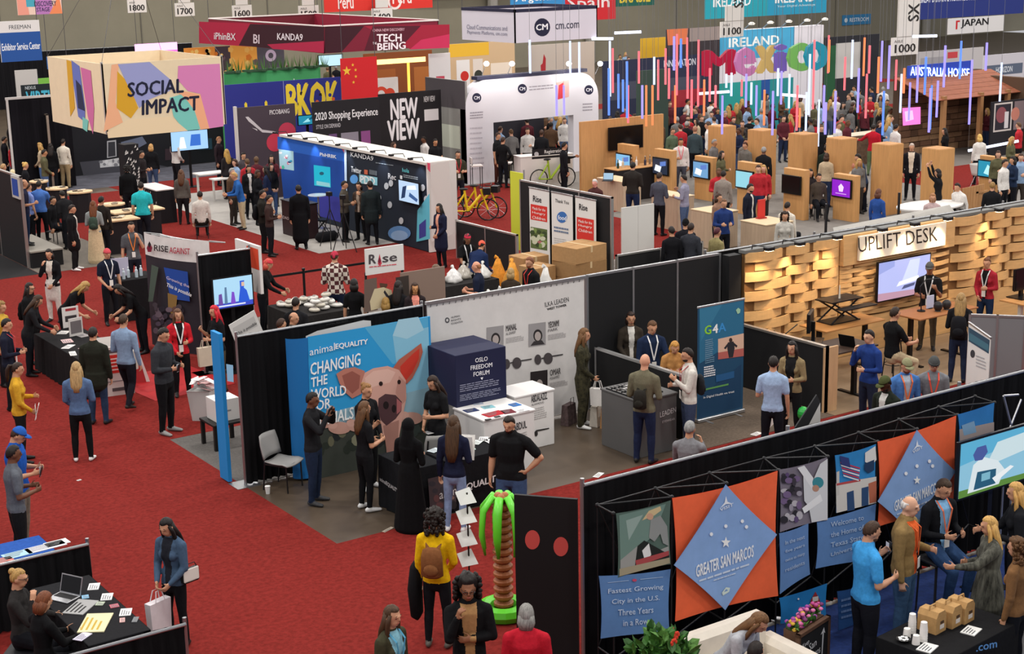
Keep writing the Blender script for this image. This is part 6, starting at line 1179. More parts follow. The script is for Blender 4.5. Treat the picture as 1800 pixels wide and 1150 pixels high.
def sp(pts, c, k):
    m = MB(); m.add([(-.004-.002*k, onX(x, y, 26.0)[1]-49.5, onX(x, y, 26.0)[2]) for x, y in pts], [tuple(range(len(pts)))]).build('printed_patch', mat(c, .7), t)
sp([(350, 38), (460, 42), (440, 82), (350, 76)], 'b02040', 1); sp([(440, 42), (570, 47), (570, 92), (470, 84), (420, 80)], '3a1420', 2); sp([(470, 78), (570, 72), (570, 93), (480, 86)], 'b42448', 3)
class FaceS(Face):
    def uv(s, px, py): p = onX(px, py, s.X); return (p[1]-s.y0, p[2])
def side_text(root, X, y0, txt, bl, br, tl, col, bold=.02, name='lettering'):
    """lettering on a face across the second direction, in the root's own frame"""
    h = bpy.data.objects.new('side_print', None); C.objects.link(h); h.parent = root; h.rotation_euler = (0, 0, RB); h.location = (-.02, 0, 0)
    g = lambda p: (lambda q: np.array([-(q[1]-y0), q[2]]))(onX(*p, X)); TEXTS.append((txt, g(bl), g(br), g(tl), mat(col, .7), bold, name, h, 0, 0))
side_text(t, 26.0, 49.5, 'iPhinBX', (377, 69), (415, 71), (377, 57), 'e8d8dc'); side_text(t, 26.0, 49.5, 'KANDA9', (488, 70), (533, 72), (488, 58), 'f0e4e8'); side_text(t, 26.0, 49.5, 'BI', (446, 76), (457, 77), (446, 60), 'e0ccd2')
# flag
f = fsign('flag', 'red hanging flag with five yellow stars', 'flag', 600, 103, 664, 186, 52, 'A', 'd0242a', .02)
star = lambda cx, cy, r: [(cx+(r if i % 2 == 0 else r*.4)*math.sin(i*math.pi/5), cy+(r if i % 2 == 0 else r*.4)*math.cos(i*math.pi/5)) for i in range(10)]
for a, b, r in ((.16, .73, .17), (.33, .85, .06), (.4, .74, .06), (.4, .6, .06), (.33, .48, .06)): f.polyuv(star(a*f.w, f.zb+b*(f.zt-f.zb), r), 'f0c040')
f.done()
f = fsign('hanging_banner', 'wide red hanging banner with white script at the top', 'sign', 570, -25, 760, 22, 66, 'A', 'd8352c'); f.T('Peru', .12, .1, .26, .6, 'f4e4e0'); f.T('Peru', .62, .2, .8, .7, 'f4e4e0'); f.D(.64, .3, .35, 'f4e4e0'); f.D(.64, .3, .25, 'd8352c'); f.done()
# cm hanging box and arch
t = thing('hanging_sign', 'white hanging corner sign with a round dark logo', 'sign', (28.97, 42.0, 0)); ZB, ZT = 5.0, onY(905, 22, 42.0)[2]; W2 = onY(1050, 50, 42.0)[0]-28.97; wm = mat('d4d0da', .6)
for n_, a in (('left_sheet', (0, .04, 0, 3.1)), ('right_sheet', (0, W2, 0, .04)), ('rear_sheet', (0, W2, 3.1, 3.14)), ('far_sheet', (W2-.04, W2, 0, 3.1))): bx(n_, wm, t, *a, ZB, ZT); bx('top_band', mat('23233c', .6), t, a[0]-.01, a[1]+.01, a[2]-.01, a[3]+.01, ZT, ZT+.1)
for c in ((0, 0), (W2, 0), (0, 3.1), (W2, 3.1)): MB().cyl((*c, ZT), (*c, ZT+4), .012, n=4).build('cable', metal('66666a'), t)
f = Face(t, 28.97, 42.0); f.disc((953, 48), 14, 16, '23233c'); f.text('CM', (942, 54), (963, 52), (942, 43), 'f0f0f4', .03); f.text('cm.com', (976, 52), (1018, 49), (976, 42), '3a3a4c', .01); f.done()
side_text(t, 28.97, 42.0, 'Cloud Communications and', (821, 51), (892, 54), (821, 43), '77788c', .0); side_text(t, 28.97, 42.0, 'Payments Platform, cm.com', (822, 61), (892, 65), (822, 53), '77788c', .0)
ar = mat('dcdae0', .5)
def arch(label, A, B, z, legs, name='arch_wall'):
    A, B = V(*A), V(*B); L = np.linalg.norm(B-A); rz = math.atan2(B[1]-A[1], B[0]-A[0]); t = thing(name, label, 'exhibition stand', (A[0], A[1], 0), rz)
    m = MB(); w_ = legs; R = .9
    m.prism([(0, 0), (w_, 0), (w_, z-1.5), (w_, z), (R, z)]+[(R-R*math.sin(a), z-R+R*math.cos(a)) for a in [i*math.pi/2/8 for i in range(1, 9)]], 0, .35).build('left_leg', ar, t)
    m = MB(); m.prism([(L-w_, 0), (L, 0)]+[(L-R+R*math.cos(a), z-R+R*math.sin(a)) for a in [i*math.pi/2/8 for i in range(9)]]+[(L-w_, z)], 0, .35).build('right_leg', ar, t)
    bx('header', ar, t, w_, L-w_, 0, .35, z-1.5, z); bx('top_band', mat('2a2a40', .6), t, .5, L-.5, -.01, .36, z, z+.12); return t, Face(t, A[0], A[1], rz)
xA = gp(822, 325)[0]; yA = gp(822, 325)[1]; zA = onY(830, 142, yA)[2]; xB = onY(1052, 200, yA)[0]
t, f = arch('white rounded arch stand with round dark logos', (xA, yA), (xB, yA), zA, onY(868, 250, yA)[0]-xA)
for c in ((838, 172), (918, 156), (1035, 158)): f.disc(c, 8, 8.5, '23233c'); f.text('CM', (c[0]-5, c[1]+3), (c[0]+5, c[1]+3), (c[0]-5, c[1]-3), 'f0f0f4', .02)
f.lines((930, 160), (975, 156), (930, 150), 2, 'a09ca4', .4); f.lines((826, 210), (850, 208), (826, 196), 3, 'a09ca4', .45); f.lines((826, 300), (852, 298), (826, 220), 9, 'c0bcc4', .3); f.lines((1024, 196), (1042, 195), (1024, 180), 3, 'a09ca4', .4); f.poly([(978, 145), (1000, 140), (1000, 170), (980, 175)], 'e0b0a8'); f.poly([(982, 150), (990, 145), (990, 172), (980, 175)], 'd0404a'); f.done()
t, f = panel('print_wall', 'dark grey printed end wall left of the white arch', 'partition', (xA, yA+2.6), (xA, yA), .02, zA, '8a8884', .08); f.polyuv([(0, 2.6), (2.6, 2.6), (2.6, zA), (0, zA)], '4a4448'); f.polyuv([(.4, 1.2), (2.2, 1.2), (2.2, 2.0), (.4, 2.0)], 'c4c8b8'); f.done()
t, f = panel('backdrop', 'dark print backdrop inside the white arch', 'partition', (xA+1.2, yA+3.0), (xB-.3, yA+3.0), .02, 2.6, '2a2830', .08); f.polyuv([(.1, 1.5), (1.0, 1.5), (1.0, 2.5), (.1, 2.5)], 'c84a7c'); f.polyuv([(.3, 1.5), (.6, 1.5), (.6, 2.1), (.3, 2.1)], '3a8ac0'); f.done()
for i, px in enumerate((855, 900, 1000, 1055)):
    p = onY(px, 112, yA-.2); t = thing('flood_lamp', ['first', 'second', 'third', 'fourth'][i]+' round white flood lamp from the left over the arch', 'lamp', p, group='flood lamps over the arch'); MB().ell((0, 0, 0), .1, .1, .09, 10, 6).build('globe', mat('f4f4ff', .3, emit=6), t); MB().cyl((0, 0, .02), (0, .3, -.4), .012, n=5).build('arm', metal(), t); lamp('flood_light', (p[0], p[1]-.3, p[2]-.2), 28, .15, (1, .96, .92), 'POINT')
t, f = plinth('registration_counter', 'white counter with a black sign strip before the arch', (30.0, 43.3), (31.9, 42.9), .6, 1.1, 'd8d4d0'); f.poly([(935, 263), (998, 258), (998, 275), (935, 280)], '1c1a1e'); f.text('Registration', (957, 272), (990, 269), (957, 264), 'e8e8e8', .01); f.disc((943, 271), 4, 4, 'b8b8bc'); f.done()
for i, (px, py) in enumerate(((847, 300), (872, 315), (890, 325), (838, 330))):
    p = gp(px, py); t = thing('bar_stool', ['first', 'second', 'third', 'fourth'][i]+' white bar stool from the rear beside the arch leg', 'stool', p, i*.4, 'white bar stools'); bx('seat', plain('d4ccc8'), t, -.2, .2, -.2, .2, .74, .79, .01); bx('backrest', plain('d4ccc8'), t, -.2, .2, .17, .2, .85, 1.05)
    for x in (-.17, .17):
        for y in (-.17, .17): MB().cyl((x, y, 0), (x, y, .74 if y < 0 else 1.0), .014, n=5).build('leg', mat('2a2628'), t)
f = fsign('hanging_banner', 'blue hanging banner lettered Argentina', 'sign', 898, -25, 993, 12, 62, 'A', '3a8cc8'); f.T('Argentina', .08, .12, .95, .6, 'f0f4f8'); f.done()
f = fsign('hanging_banner', 'red hanging banner lettered Spain', 'sign', 993, -12, 1082, 38, 66, 'A', 'd02c34'); f.T('Spain', .05, .3, .88, .85, 'f4e8e8', .01); f.done()
f = fsign('hanging_banner', 'dark green hanging banner with yellow letters', 'sign', 1082, -28, 1150, 12, 72, 'A', '1f5c50'); f.T('BRASIL', .1, .15, .9, .6, 'd8c040', .03); f.done()
f = fsign('hanging_banner', 'wide teal hanging banner lettered IRELAND', 'sign', 1240, -30, 1453, 34, 70, 'A', '2aa4b4'); f.R(.5, 0, 1, 1, '2f9cc0'); f.T('IRELAND', .06, .32, .36, .6, 'f0f8f8', .03); f.T('IRELAND', .56, .34, .9, .62, 'f0f8f8', .03); f.T('Your Digital Advantage', .58, .2, .9, .28, 'd8eef0', 0); f.done()
f = fsign('hanging_banner', 'navy hanging banner lettered GREAT BRITAIN & NORTHERN IRELAND', 'sign', 1612, -35, 1800, 35, 66, 'A', '27357c'); f.T('GREAT BRITAIN & NORTHERN IRELAND', .02, .42, .62, .58, 'e8ecf8', .02); f.done()
f = fsign('hanging_banner', 'white hanging banner lettered JAPAN', 'sign', 1667, 33, 1764, 61, 74, 'A', 'dcdada'); f.T('JAPAN', .22, .32, .72, .9, '1c1a1c', .03); f.Q([(.13, .3), (.16, .3), (.16, .75), (.2, .75), (.2, .85), (.13, .85)], 'c8242c'); f.done()
f = fsign('restroom_sign', 'small blue wall sign reading RESTROOM', 'sign', 1481, 27, 1531, 45, 86.94/(ray(1481, 36)[1]/FPX), 'A', '3a86b8', cables=False); f.T('RESTROOM', .25, .3, .92, .7, 'e8f2f8', .02); f.D(.12, .5, .18, 'e8f2f8', 8); f.done()
f = fsign('hanging_sign', 'blue and white hanging sign reading Exhibitor Service Center', 'sign', 0, 38, 72, 110, 52, 'A', 'e0dedc'); f.R(0, 0, 1, .72, '27549c'); f.T('FREEMAN', .25, .8, .78, .9, '55585c', .0); f.T('Exhibitor Service Center', .03, .28, .97, .46, 'f0f4f8', .02); f.done()
f = fsign('hanging_sign', 'pastel hanging sign for the discovery stage at top left', 'sign', 30, -20, 108, 27, 60, 'A', 'e8c8b8'); f.Q([(0, 0), (.25, 0), (.2, 1), (0, 1)], 'e89a88'); f.Q([(.2, .3), (.4, .3), (.4, 1), (.2, 1)], '4aa4b8'); f.Q([(.4, .0), (.8, 0), (.75, 1), (.4, 1)], 'b87ab8'); f.Q([(.7, 0), (1, 0), (.95, .7)], 'ec8a5c'); f.T('DISCOVERY', .38, .3, .88, .5, '2a2a4c', .02); f.T('STAGE', .42, .1, .72, .26, '2a2a4c', .02); f.done()
# back wall band of dark drape and service doors
t = pipe_drape('pipe_and_drape', 'long dark drape run along the base of the far wall', (10, 84.5), (36, 84.5), 3.0, '1a191c', seed=31, seg=4)
for i, x in enumerate((58, 66, 84, 100)): struct('trim_pipe_%d' % (i+1), MB().cyl((x, 86.6, 0), (x, 86.6, 14), .35, n=10), mat('9a968e', .7))
for i, z in enumerate((5.2, 6.4)): struct('trim_duct_%d' % (i+1), MB().cyl((52, 86.2, z), (118, 86.2, z), .22, n=8), mat('b0aca4', .6))
# far left stands
f = fsign('booth_wall', 'black stand wall with a blue VIRTUAL heading at far left', 'partition', 38, 150, 122, 175, 58, 'A', '1c2428', cables=False, floor=True); f.T('VIRTUAL', .08, .76, .95, .93, '4ab4d0', .03); f.T('NEXUS', .08, .95, .3, .985, 'c8d0d4', .01); f.done()
f = fsign('booth_wall', 'dark drape stand with pale rail behind the left crowd', 'partition', 10, 176, 122, 182, 54, 'A', '16151a', cables=False, floor=True, m=drape('17161a')); bx('top_rail', plain('c8c4c0'), f.root, 0, f.w, -.03, .06, f.zt, f.zt+.08); bx('post', plain('c8c4c0'), f.root, 0, .08, -.03, .06, 0, f.zt)
f = fsign('hanging_banner', 'blue banner lettered YOUR at the far left', 'sign', 83, 100, 120, 122, 64, 'A', '2a64ac'); f.T('YOUR', .4, .2, 1.0, .6, 'e4ecf4', .02); f.done()
f = fsign('booth_wall', 'white booth header strip at the far left', 'partition', 27, 124, 66, 146, 60, 'A', 'c4bfba', cables=False, floor=True); f.done()
f = fsign('booth_wall', 'bright green header panel behind the left stands', 'partition', 68, 138, 118, 150, 62, 'A', '7cbc4a', cables=False, floor=True); f.done()
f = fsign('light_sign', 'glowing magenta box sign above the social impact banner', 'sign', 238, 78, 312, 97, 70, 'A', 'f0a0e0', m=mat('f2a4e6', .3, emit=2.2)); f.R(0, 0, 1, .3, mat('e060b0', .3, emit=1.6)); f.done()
f = fsign('booth_wall', 'wall of orange and purple patterned panels behind the plants', 'partition', 325, 85, 500, 125, 64, 'A', 'e89a3c', cables=False, floor=True); q = random.Random(2)
for a, b, c in ((0, .3, 'e8913c'), (.3, .45, '4a3c44'), (.45, .72, 'eda548'), (.72, 1, '55505a')): f.R(a, .5, b, 1, c)
for i in range(60): a, b = q.uniform(.02, .7), q.uniform(.55, .98); f.D(a, b, q.uniform(.08, .16), q.choice(['f0b860', 'd87828', '6a5058', 'f4c470']), 5); f.k -= 1
for b in (.62, .88): f.D(.86, b, .25, 'c8b4cc'); f.D(.86, b, .12, '55505a')
f.done()
f = fsign('booth_wall', 'long green counter wall with plants on top', 'partition', 388, 130, 564, 158, 58, 'A', '3f9a5c', cables=False, floor=True); f.R(.45, .75, .98, .97, '4aa868'); f.T('Lounge', .72, .82, .96, .9, 'd8ecdc', .01); f.done()
for i in range(12):
    p = f.o+f.ux*(.4+i*.36); t = thing('potted_grass', ['tuft', 'clump'][i % 2]+' of green grass on the long green counter wall', 'plant', (p[0], p[1]+.03, f.zt+.02), i, 'grass tufts on green wall'); m = MB()
    for k in range(14): a = q.uniform(0, 6.28); m.add([(.05*math.cos(a), .05*math.sin(a), 0), (.08*math.cos(a+.4), .08*math.sin(a+.4), 0), (.2*math.cos(a), .2*math.sin(a), q.uniform(.3, .6))], [(0, 1, 2)])
    m.build('blades', mat('4a7a34', .7), t); bx('trough', plain('3a5a40'), t, -.2, .2, -.08, .08, -.02, .06)
f = fsign('booth_wall', 'blue graffiti wall with yellow bubble letters', 'partition', 392, 150, 600, 187, 54, 'A', '2a2f84', cables=False, floor=True)
f.T('BKOK', .52, .62, .98, .97, 'e8cc3a', .05); f.T('cloud', .12, .6, .36, .82, 'e8cc3a', .06)
for i in range(14): f.D(q.uniform(.54, .97), q.uniform(.64, .95), .07, q.choice(['2a2f84', 'd8602c', '1c1c2c']), 8)
f.Q([(.5, .6), (.505, .6), (.505, 1), (.5, 1)], '8a90c8'); f.done()
f = fsign('booth_wall', 'dark plum stand wall with a branch drawing and red discs', 'partition', 416, 190, 520, 245, 51, 'A', '463a44', cables=False, floor=True); bx('rail', plain('c8c0bc'), f.root, -.06, .02, -.04, .08, 0, f.zt+.05)
f.T('PICOBANG', .56, .9, .9, .95, 'd8d0d4', .02); f.Q([(.15, .9), (.2, .85), (.42, .72), (.62, .7), (.62, .72), (.42, .75), (.2, .9)], 'c8c0c4'); f.Q([(.25, .78), (.34, .74), (.33, .76)], 'c8c0c4'); f.D(.62, .6, .3, 'c83a50'); f.D(.84, .7, .32, 'c03a54'); f.D(.9, .6, .2, '7a3a5c'); f.done()
f = fsign('booth_wall', 'black stand wall headed 2020 Shopping Experience', 'partition', 550, 180, 668, 235, 50, 'A', '201e22', cables=False, floor=True); f.T('2020 Shopping Experience', .03, .8, .97, .9, 'e8e6e8', .02); f.T('STYLE ON DEMAND', .04, .74, .4, .78, 'c8c4c8', .01)
for a, b, c in ((.22, .34, '6a4c78'), (.4, .66, '8a8490'), (.7, .84, '8a4c84')): f.R(a, .52, b, .68, c)
f.done()
f = fsign('booth_wall', 'black stand wall with big white stacked letters', 'partition', 666, 166, 776, 232, 53, 'A', '1e1b1e', cables=False, floor=True); f.T('NEW', .18, .72, .62, .94, 'e8e4e6', .04); f.T('VIEW', .12, .5, .64, .72, 'e8e4e6', .04); f.R(.72, .68, .95, .8, 'd8d4d4'); f.T('NEW VIEW', .72, .88, .9, .94, 'd8d4d4', .01); f.done()
f = fsign('booth_wall', 'white stand wall with red brand letters behind flag', 'partition', 662, 138, 700, 170, 58, 'A', 'd8d0cc', cables=False, floor=True); f.D(.2, .82, .3, 'd0442c'); f.D(.2, .82, .16, 'd8d0cc'); f.D(.6, .82, .22, 'd0442c'); f.done()
monitor('pale screen high on the wall above the green counter', atd(560, 118, 62)[:2], (atd(560, 118, 62)[0]+1.1, atd(560, 118, 62)[1]), atd(560, 118, 62)[2], atd(560, 97, 62)[2], 'b8dce8', 'television', 'television', stand=.02, emit=1.2); monitor('teal patterned screen between plum wall and shopping wall', atd(524, 221, 51)[:2], (atd(524, 221, 51)[0]+.75, atd(524, 221, 51)[1]), atd(524, 221, 51)[2], atd(524, 203, 51)[2], 'print' and ['2a8ca8', ([(.2, .2), (.6, .3), (.5, .7)], '9ae0e8'), ([(.5, .5), (.9, .6), (.7, .9)], '14506c')], 'television', 'television', stand=.02, emit=1)
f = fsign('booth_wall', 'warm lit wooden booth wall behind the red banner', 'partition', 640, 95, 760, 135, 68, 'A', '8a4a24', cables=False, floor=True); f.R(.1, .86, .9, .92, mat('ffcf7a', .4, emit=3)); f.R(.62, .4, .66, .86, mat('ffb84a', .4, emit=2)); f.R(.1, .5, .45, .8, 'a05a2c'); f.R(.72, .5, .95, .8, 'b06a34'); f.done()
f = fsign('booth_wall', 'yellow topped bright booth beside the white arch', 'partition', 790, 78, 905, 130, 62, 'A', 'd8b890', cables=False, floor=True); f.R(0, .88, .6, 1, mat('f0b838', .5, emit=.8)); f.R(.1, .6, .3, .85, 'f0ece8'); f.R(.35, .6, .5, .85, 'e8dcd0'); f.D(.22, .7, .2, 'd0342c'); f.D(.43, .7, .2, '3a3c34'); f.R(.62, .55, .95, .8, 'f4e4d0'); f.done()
f = fsign('booth_wall', 'white booth wall at the left of the yellow topped booth', 'partition', 755, 95, 792, 150, 58, 'A', 'e4dedc', cables=False, floor=True); f.R(.3, .6, .7, .8, 'c84a5c'); f.done()
f = fsign('booth_wall', 'cream wall with a red hand print beyond the arch', 'partition', 930, 80, 1045, 120, 66, 'A', 'cfc4b8', cables=False, floor=True); f.Q([(.18, .6), (.24, .6), (.25, .85), (.22, .9), (.2, .8), (.17, .78)], 'b8343c'); f.R(.3, .45, .9, .58, '3a3844'); f.done()
f = fsign('booth_wall', 'yellow stand block beyond the hanging light tubes', 'partition', 1127, 68, 1172, 112, 66, 'A', 'e0b030', cables=False, floor=True); f.done()
f = fsign('booth_wall', 'dark stand wall with orange corner behind the light tubes', 'partition', 1172, 52, 1265, 130, 64, 'A', '3c3438', cables=False, floor=True); f.Q([(0, 1), (.4, 1), (.36, .86), (.02, .86)], 'e07a50'); f.R(.42, .88, 1, 1, '9a8c88'); f.done()
f = fsign('booth_wall', 'long dark blue stand fascia lettered INNOVATION', 'partition', 1060, 108, 1250, 140, 62, 'A', '2c3048', cables=False, floor=True); f.T('INNOVATION', .55, .88, .85, .96, 'd8dae4', .02); f.R(.05, .55, .9, .75, '4a4c5c'); f.R(.62, .4, .95, .6, 'a02c38'); f.R(.38, .4, .55, .62, '5aa0b8'); f.done()
# Irish pavilion tower and Mexico letters
f = fsign('booth_tower', 'tall white and teal lit pavilion tower lettered IRELAND', 'exhibition stand', 1256, 56, 1445, 262, 66, 'A', 'e0dce4', .4, cables=False, floor=True); f.R(0, 0, .42, .5, '2a9c98'); f.R(.0, .72, .72, 1, '4aa8d4'); f.T('IRELAND', .12, .84, .58, .93, 'f4fafa', .03); f.R(.5, 0, .72, .5, '2a8c90'); f.R(.42, .3, .5, .5, '27549c'); f.done()
for i in range(6): p = f.o+f.ux*(f.w*(.08+.17*i)); t = thing('lamp_bar', ['first', 'second', 'third', 'fourth', 'fifth', 'sixth'][i]+' pale top lamp from the left on the pavilion tower', 'lamp', (p[0], p[1]-.5, f.zt+.25), group='lamps on pavilion tower'); MB().lathe([(.14, 0), (.16, .03), (.06, .1)], n=12).build('shade', plain('d8d4cc'), t); MB().lathe([(.12, -.01), (.12, .0)], n=12).build('bulb', mat('fff2dc', .3, emit=5), t); MB().cyl((0, 0, .08), (0, .6, -.3), .02, n=5).build('arm', metal(), t)
MX = [('m', 1228, 1284, 'd82048', 'M'), ('e', 1284, 1320, 'e890cc', 'e'), ('x', 1321, 1357, 'f0c878', 'x'), ('i', 1354, 1374, '8a6cd0', 'i'), ('c', 1376, 1414, '8cd06a', 'c'), ('o', 1406, 1446, '2aa8c4', 'o')]
for n_, a, b, c, ch in MX:
    p = atd(a, 134, 58); t = thing('sign_letter', {'m': 'red', 'e': 'pink', 'x': 'yellow', 'i': 'violet', 'c': 'green', 'o': 'teal blue'}[n_]+' giant hanging letter '+ch+' of the Mexico sign', 'letter', (p[0], p[1], 0), 0, 'giant hanging letters'); f = Face(t, p[0], p[1])
    y0 = 134-(a-1228)*.055; TEXTS.append((ch, *[np.array(f.uv(*k)) for k in ((a, y0+(4 if n_ == 'e' else 0)), (b, y0+(4 if n_ == 'e' else 0)-(b-a)*.055), (a, y0-46-(a-1228)*.03))], mat(c, .4, emit=.5), .045, 'letter_body', t, -.3, .14)); u = f.uv((a+b)/2, 88); MB().cyl((u[0], 0, u[1]), (u[0], 0, u[1]+4), .01, n=4).build('cable', metal('66666a'), t)
# hanging light tubes
TUB = [(931, 172, 232, 'b'), (1002, 172, 210, 'b'), (1011, 175, 212, 'b'), (1017, 182, 214, 'b')]
for i in range(5): pass
tube_rows = '931,70,130,w 1002,72,132,w 1018,74,132,w 978,150,205,v 991,150,203,v 1072,72,172,w 1070,120,205,b 1077,85,165,p 1087,130,192,b 1095,140,198,b 1102,108,210,b 1104,150,218,p 1123,90,148,p 1129,150,210,v 1136,150,224,o 1147,150,222,o 1150,100,150,w 1157,105,178,p 1170,85,150,p 1176,120,175,p 1185,64,125,v 1187,150,218,o 1190,60,170,p 1197,68,120,b 1208,66,118,p 1209,105,175,p 1216,140,210,p 1228,70,190,p 1238,140,205,o 1248,120,180,p 1258,150,190,p 1270,168,238,v 1277,130,155,w 1286,128,170,w 1304,140,170,p 1312,130,190,v 1321,145,185,w 1330,150,205,v 1344,158,222,o 1359,160,240,v 1368,120,170,w 1374,125,185,v 1388,130,192,w 1402,150,232,p 1406,190,225,o 1418,162,232,w 1424,95,205,w 1432,70,195,p 1440,175,260,w 1449,150,215,v 1452,180,238,v 1457,62,130,p 1458,70,128,o 1469,160,236,v 1486,100,160,p 1499,70,140,w 1510,120,200,v 1520,66,135,o 1524,130,210,p 1529,80,130,p 1545,100,165,o 1551,72,145,v 1554,160,240,b 1564,80,158,v 1576,105,160,p 1585,130,200,w 1590,120,165,o 1600,145,213,v 1614,115,182,v 1628,100,168,b 1636,155,235,v 1638,150,230,b 1649,142,208,v 1662,80,155,v 1690,72,140,b 1709,105,222,v 1735,75,125,v 1761,110,180,w'
CT = {'w': ('cdd8ff', 'white'), 'b': ('5f8aff', 'blue'), 'v': ('9f92ff', 'violet'), 'p': ('ff6f78', 'pink'), 'o': ('ff8452', 'orange')}
for i, r in enumerate(tube_rows.split()):
    x, y0, y1, c = r.split(','); x, y0, y1 = float(x), float(y0), float(y1); d = 46+6*((i*37) % 10)/10; a, b = atd(x, y0, d), atd(x, y1, d)
    t = thing('light_tube', '%s %s glowing tube hanging %s' % ('short' if y1-y0 < 60 else 'long' if y1-y0 > 75 else 'medium', CT[c][1], 'beside the white arch' if x < 1080 else 'left of the Mexico letters' if x < 1228 else 'under the Mexico letters' if x < 1446 else 'between tower and stone house' if x < 1580 else 'before the stone house'), 'light tube', (a[0], a[1], b[2]), 0, 'hanging %s light tubes' % CT[c][1]); L_ = a[2]-b[2]
    MB().cyl((0, 0, 0), (0, 0, L_), .034, n=8).build('tube', mat(CT[c][0], .3, emit=1.35), t); MB().cyl((0, 0, L_), (0, 0, L_+4), .006, n=4).build('wire', metal('88888c'), t)
for i, (a, b) in enumerate((((1040, 68), (1078, 68)), ((1080, 58), (1127, 56)), ((1226, 165), (1282, 161)), ((1372, 166), (1416, 170)), ((1604, 64), (1647, 63)), ((1702, 265), (1790, 248)))):
    p, q2 = np.array(atd(*a, 52)), np.array(atd(*b, 52)); t = thing('light_tube', ['first', 'second', 'third', 'fourth', 'fifth', 'sixth'][i]+' level white glowing tube from the left', 'light tube', tuple(p), 0, 'level light tubes'); MB().cyl((0, 0, 0), tuple(q2-p), .045, n=8).build('tube', mat('dfe6ff', .3, emit=2.6), t); MB().cyl((0, 0, 0), (0, 0, 4), .006, n=4).build('wire', metal('88888c'), t)
# Australia house
YA = atd(1650, 200, 60)[1]; xa, xb = onY(1583, 200, YA)[0], onY(1726, 200, YA)[0]
t = thing('stone_house', 'brown stone walled pavilion with a tin roof and posts', 'exhibition stand', (xa, YA, 0)); W = xb-xa; zr = onY(1640, 130, YA)[2]
st = [mat(c, .9, .2, 6) for c in ('7a5a44', '8c6a50', '6a4c3a', '977658', '5c4434')]; bx('core_wall', mat('4a382c', .9), t, 0, W, .1, .4, 0, zr); bx('return_wall', mat('5a4434', .9), t, W-.3, W, -3.0, .1, 0, zr-.2)
sm = [MB().box(0, 1, 0, .12, 0, 1, .02).mesh('stone', m_) for m_ in st]; z = 0; r = 0
while z < zr-.1 and r < 16:
    h = q.uniform(.2, .3); x = 0
    while x < W-.1:
        w_ = min(W-x, q.uniform(.35, .8)); o = put('stone', q.choice(sm), t, (x+.01, -.02+q.uniform(-.03, .02), z+.01)); o.scale = (w_-.02, 1, h-.02); x += w_
    z += h; r += 1
for k in range(6):
    o = MB().box(0, W+.8, 0, .34, 0, .03).build('roof_sheet', mat('8a5038', .7, .15, 5), t, (-.4, -2.0+k*.34, zr-.75+k*.12)); o.rotation_euler = (.34, 0, 0)
for x in (.05, W*.45, W*.78): bx('post', wood('9a7048'), t, x, x+.16, -2.0, -1.84, 0, zr-.6)
f = Face(t, xa, YA-.0, 0, .05); f.poly([(1586, 190), (1618, 188), (1618, 218), (1587, 221)], mat('f07ac8', .3, emit=1.4)); f.poly([(1590, 196), (1604, 194), (1606, 210), (1592, 214)], mat('f8b8e0', .3, emit=1.4)); f.done('pink_screen')
t2 = thing('neon_sign', 'glowing blue neon sign reading AUSTRALIA HOUSE', 'sign', (xa, YA-.3, 0)); f = Face(t2, xa, YA-.3, 0, .03); u0, u1 = f.uv(1597, 125), f.uv(1707, 125); bx('back_board', mat('2a48b8', .5), t2, u0[0], u1[0], 0, .05, f.uv(1600, 138)[1], f.uv(1600, 116)[1]); f.text('AUSTRALIA HOUSE', (1600, 133), (1704, 136), (1600, 117), mat('c4dcff', .3, emit=3), .02); f.done(); bx('bracket', metal(), t2, u0[0]+.5, u0[0]+.6, .05, .3, f.uv(1600, 138)[1], f.uv(1600, 116)[1])
t, f = plinth('stone_counter', 'stone fronted bar counter beside the red-shirted man', (atd(1455, 265, 56)[0], atd(1455, 265, 56)[1]), (atd(1455, 265, 56)[0]+3.6, atd(1455, 265, 56)[1]), .7, 1.1, '6a5240', m=mat('6a5240', .9, .4, 5), top='c8bca8')
f = fsign('booth_wall', 'black stand wall with people photos at far right', 'partition', 1742, 180, 1800, 240, 58, 'A', '1e1c22', cables=False, floor=True); f.R(.08, .45, .62, .97, 'c8c0bc'); f.R(.12, .48, .58, .94, '2a2630'); f.D(.3, .75, .3, '8a4c54'); f.R(.4, .5, .52, .8, 'd0ccd0'); f.R(.68, .45, 1, .97, '7c6c70'); f.D(.72, .74, .25, 'c07c6c'); f.done()
f = fsign('booth_wall', 'white vehicle-like stand with slanted windows at far right', 'partition', 1728, 98, 1800, 170, 66, 'A', 'c8c4cc', cables=False, floor=True); f.R(.05, .72, .95, .86, '5a6478'); f.T('HORIZON', .3, .75, .7, .83, 'd8dce4', .02); f.R(0, .3, 1, .5, '3a3c50'); f.done()
f = fsign('booth_wall', 'pale grey stand wall behind the neon sign', 'partition', 1612, 92, 1728, 125, 72, 'A', 'c4bfc0', cables=False, floor=True); f.R(.45, .86, .6, .96, 'd04a50'); f.R(.05, .7, .4, .9, 'a8a4a8'); f.done()
f = fsign('booth_wall', 'dark stand wall behind the orange light tubes', 'partition', 1450, 66, 1545, 110, 70, 'A', '2a2a30', cables=False, floor=True); f.R(.2, .5, .65, .92, 'c8c4c0'); f.R(0, .2, .2, .9, '2a5c3c'); f.done()
f = fsign('booth_wall', 'green and black stand wall under the Japan banner', 'partition', 1120, 125, 1175, 160, 58, 'A', '3a4c44', cables=False, floor=True); f.done()
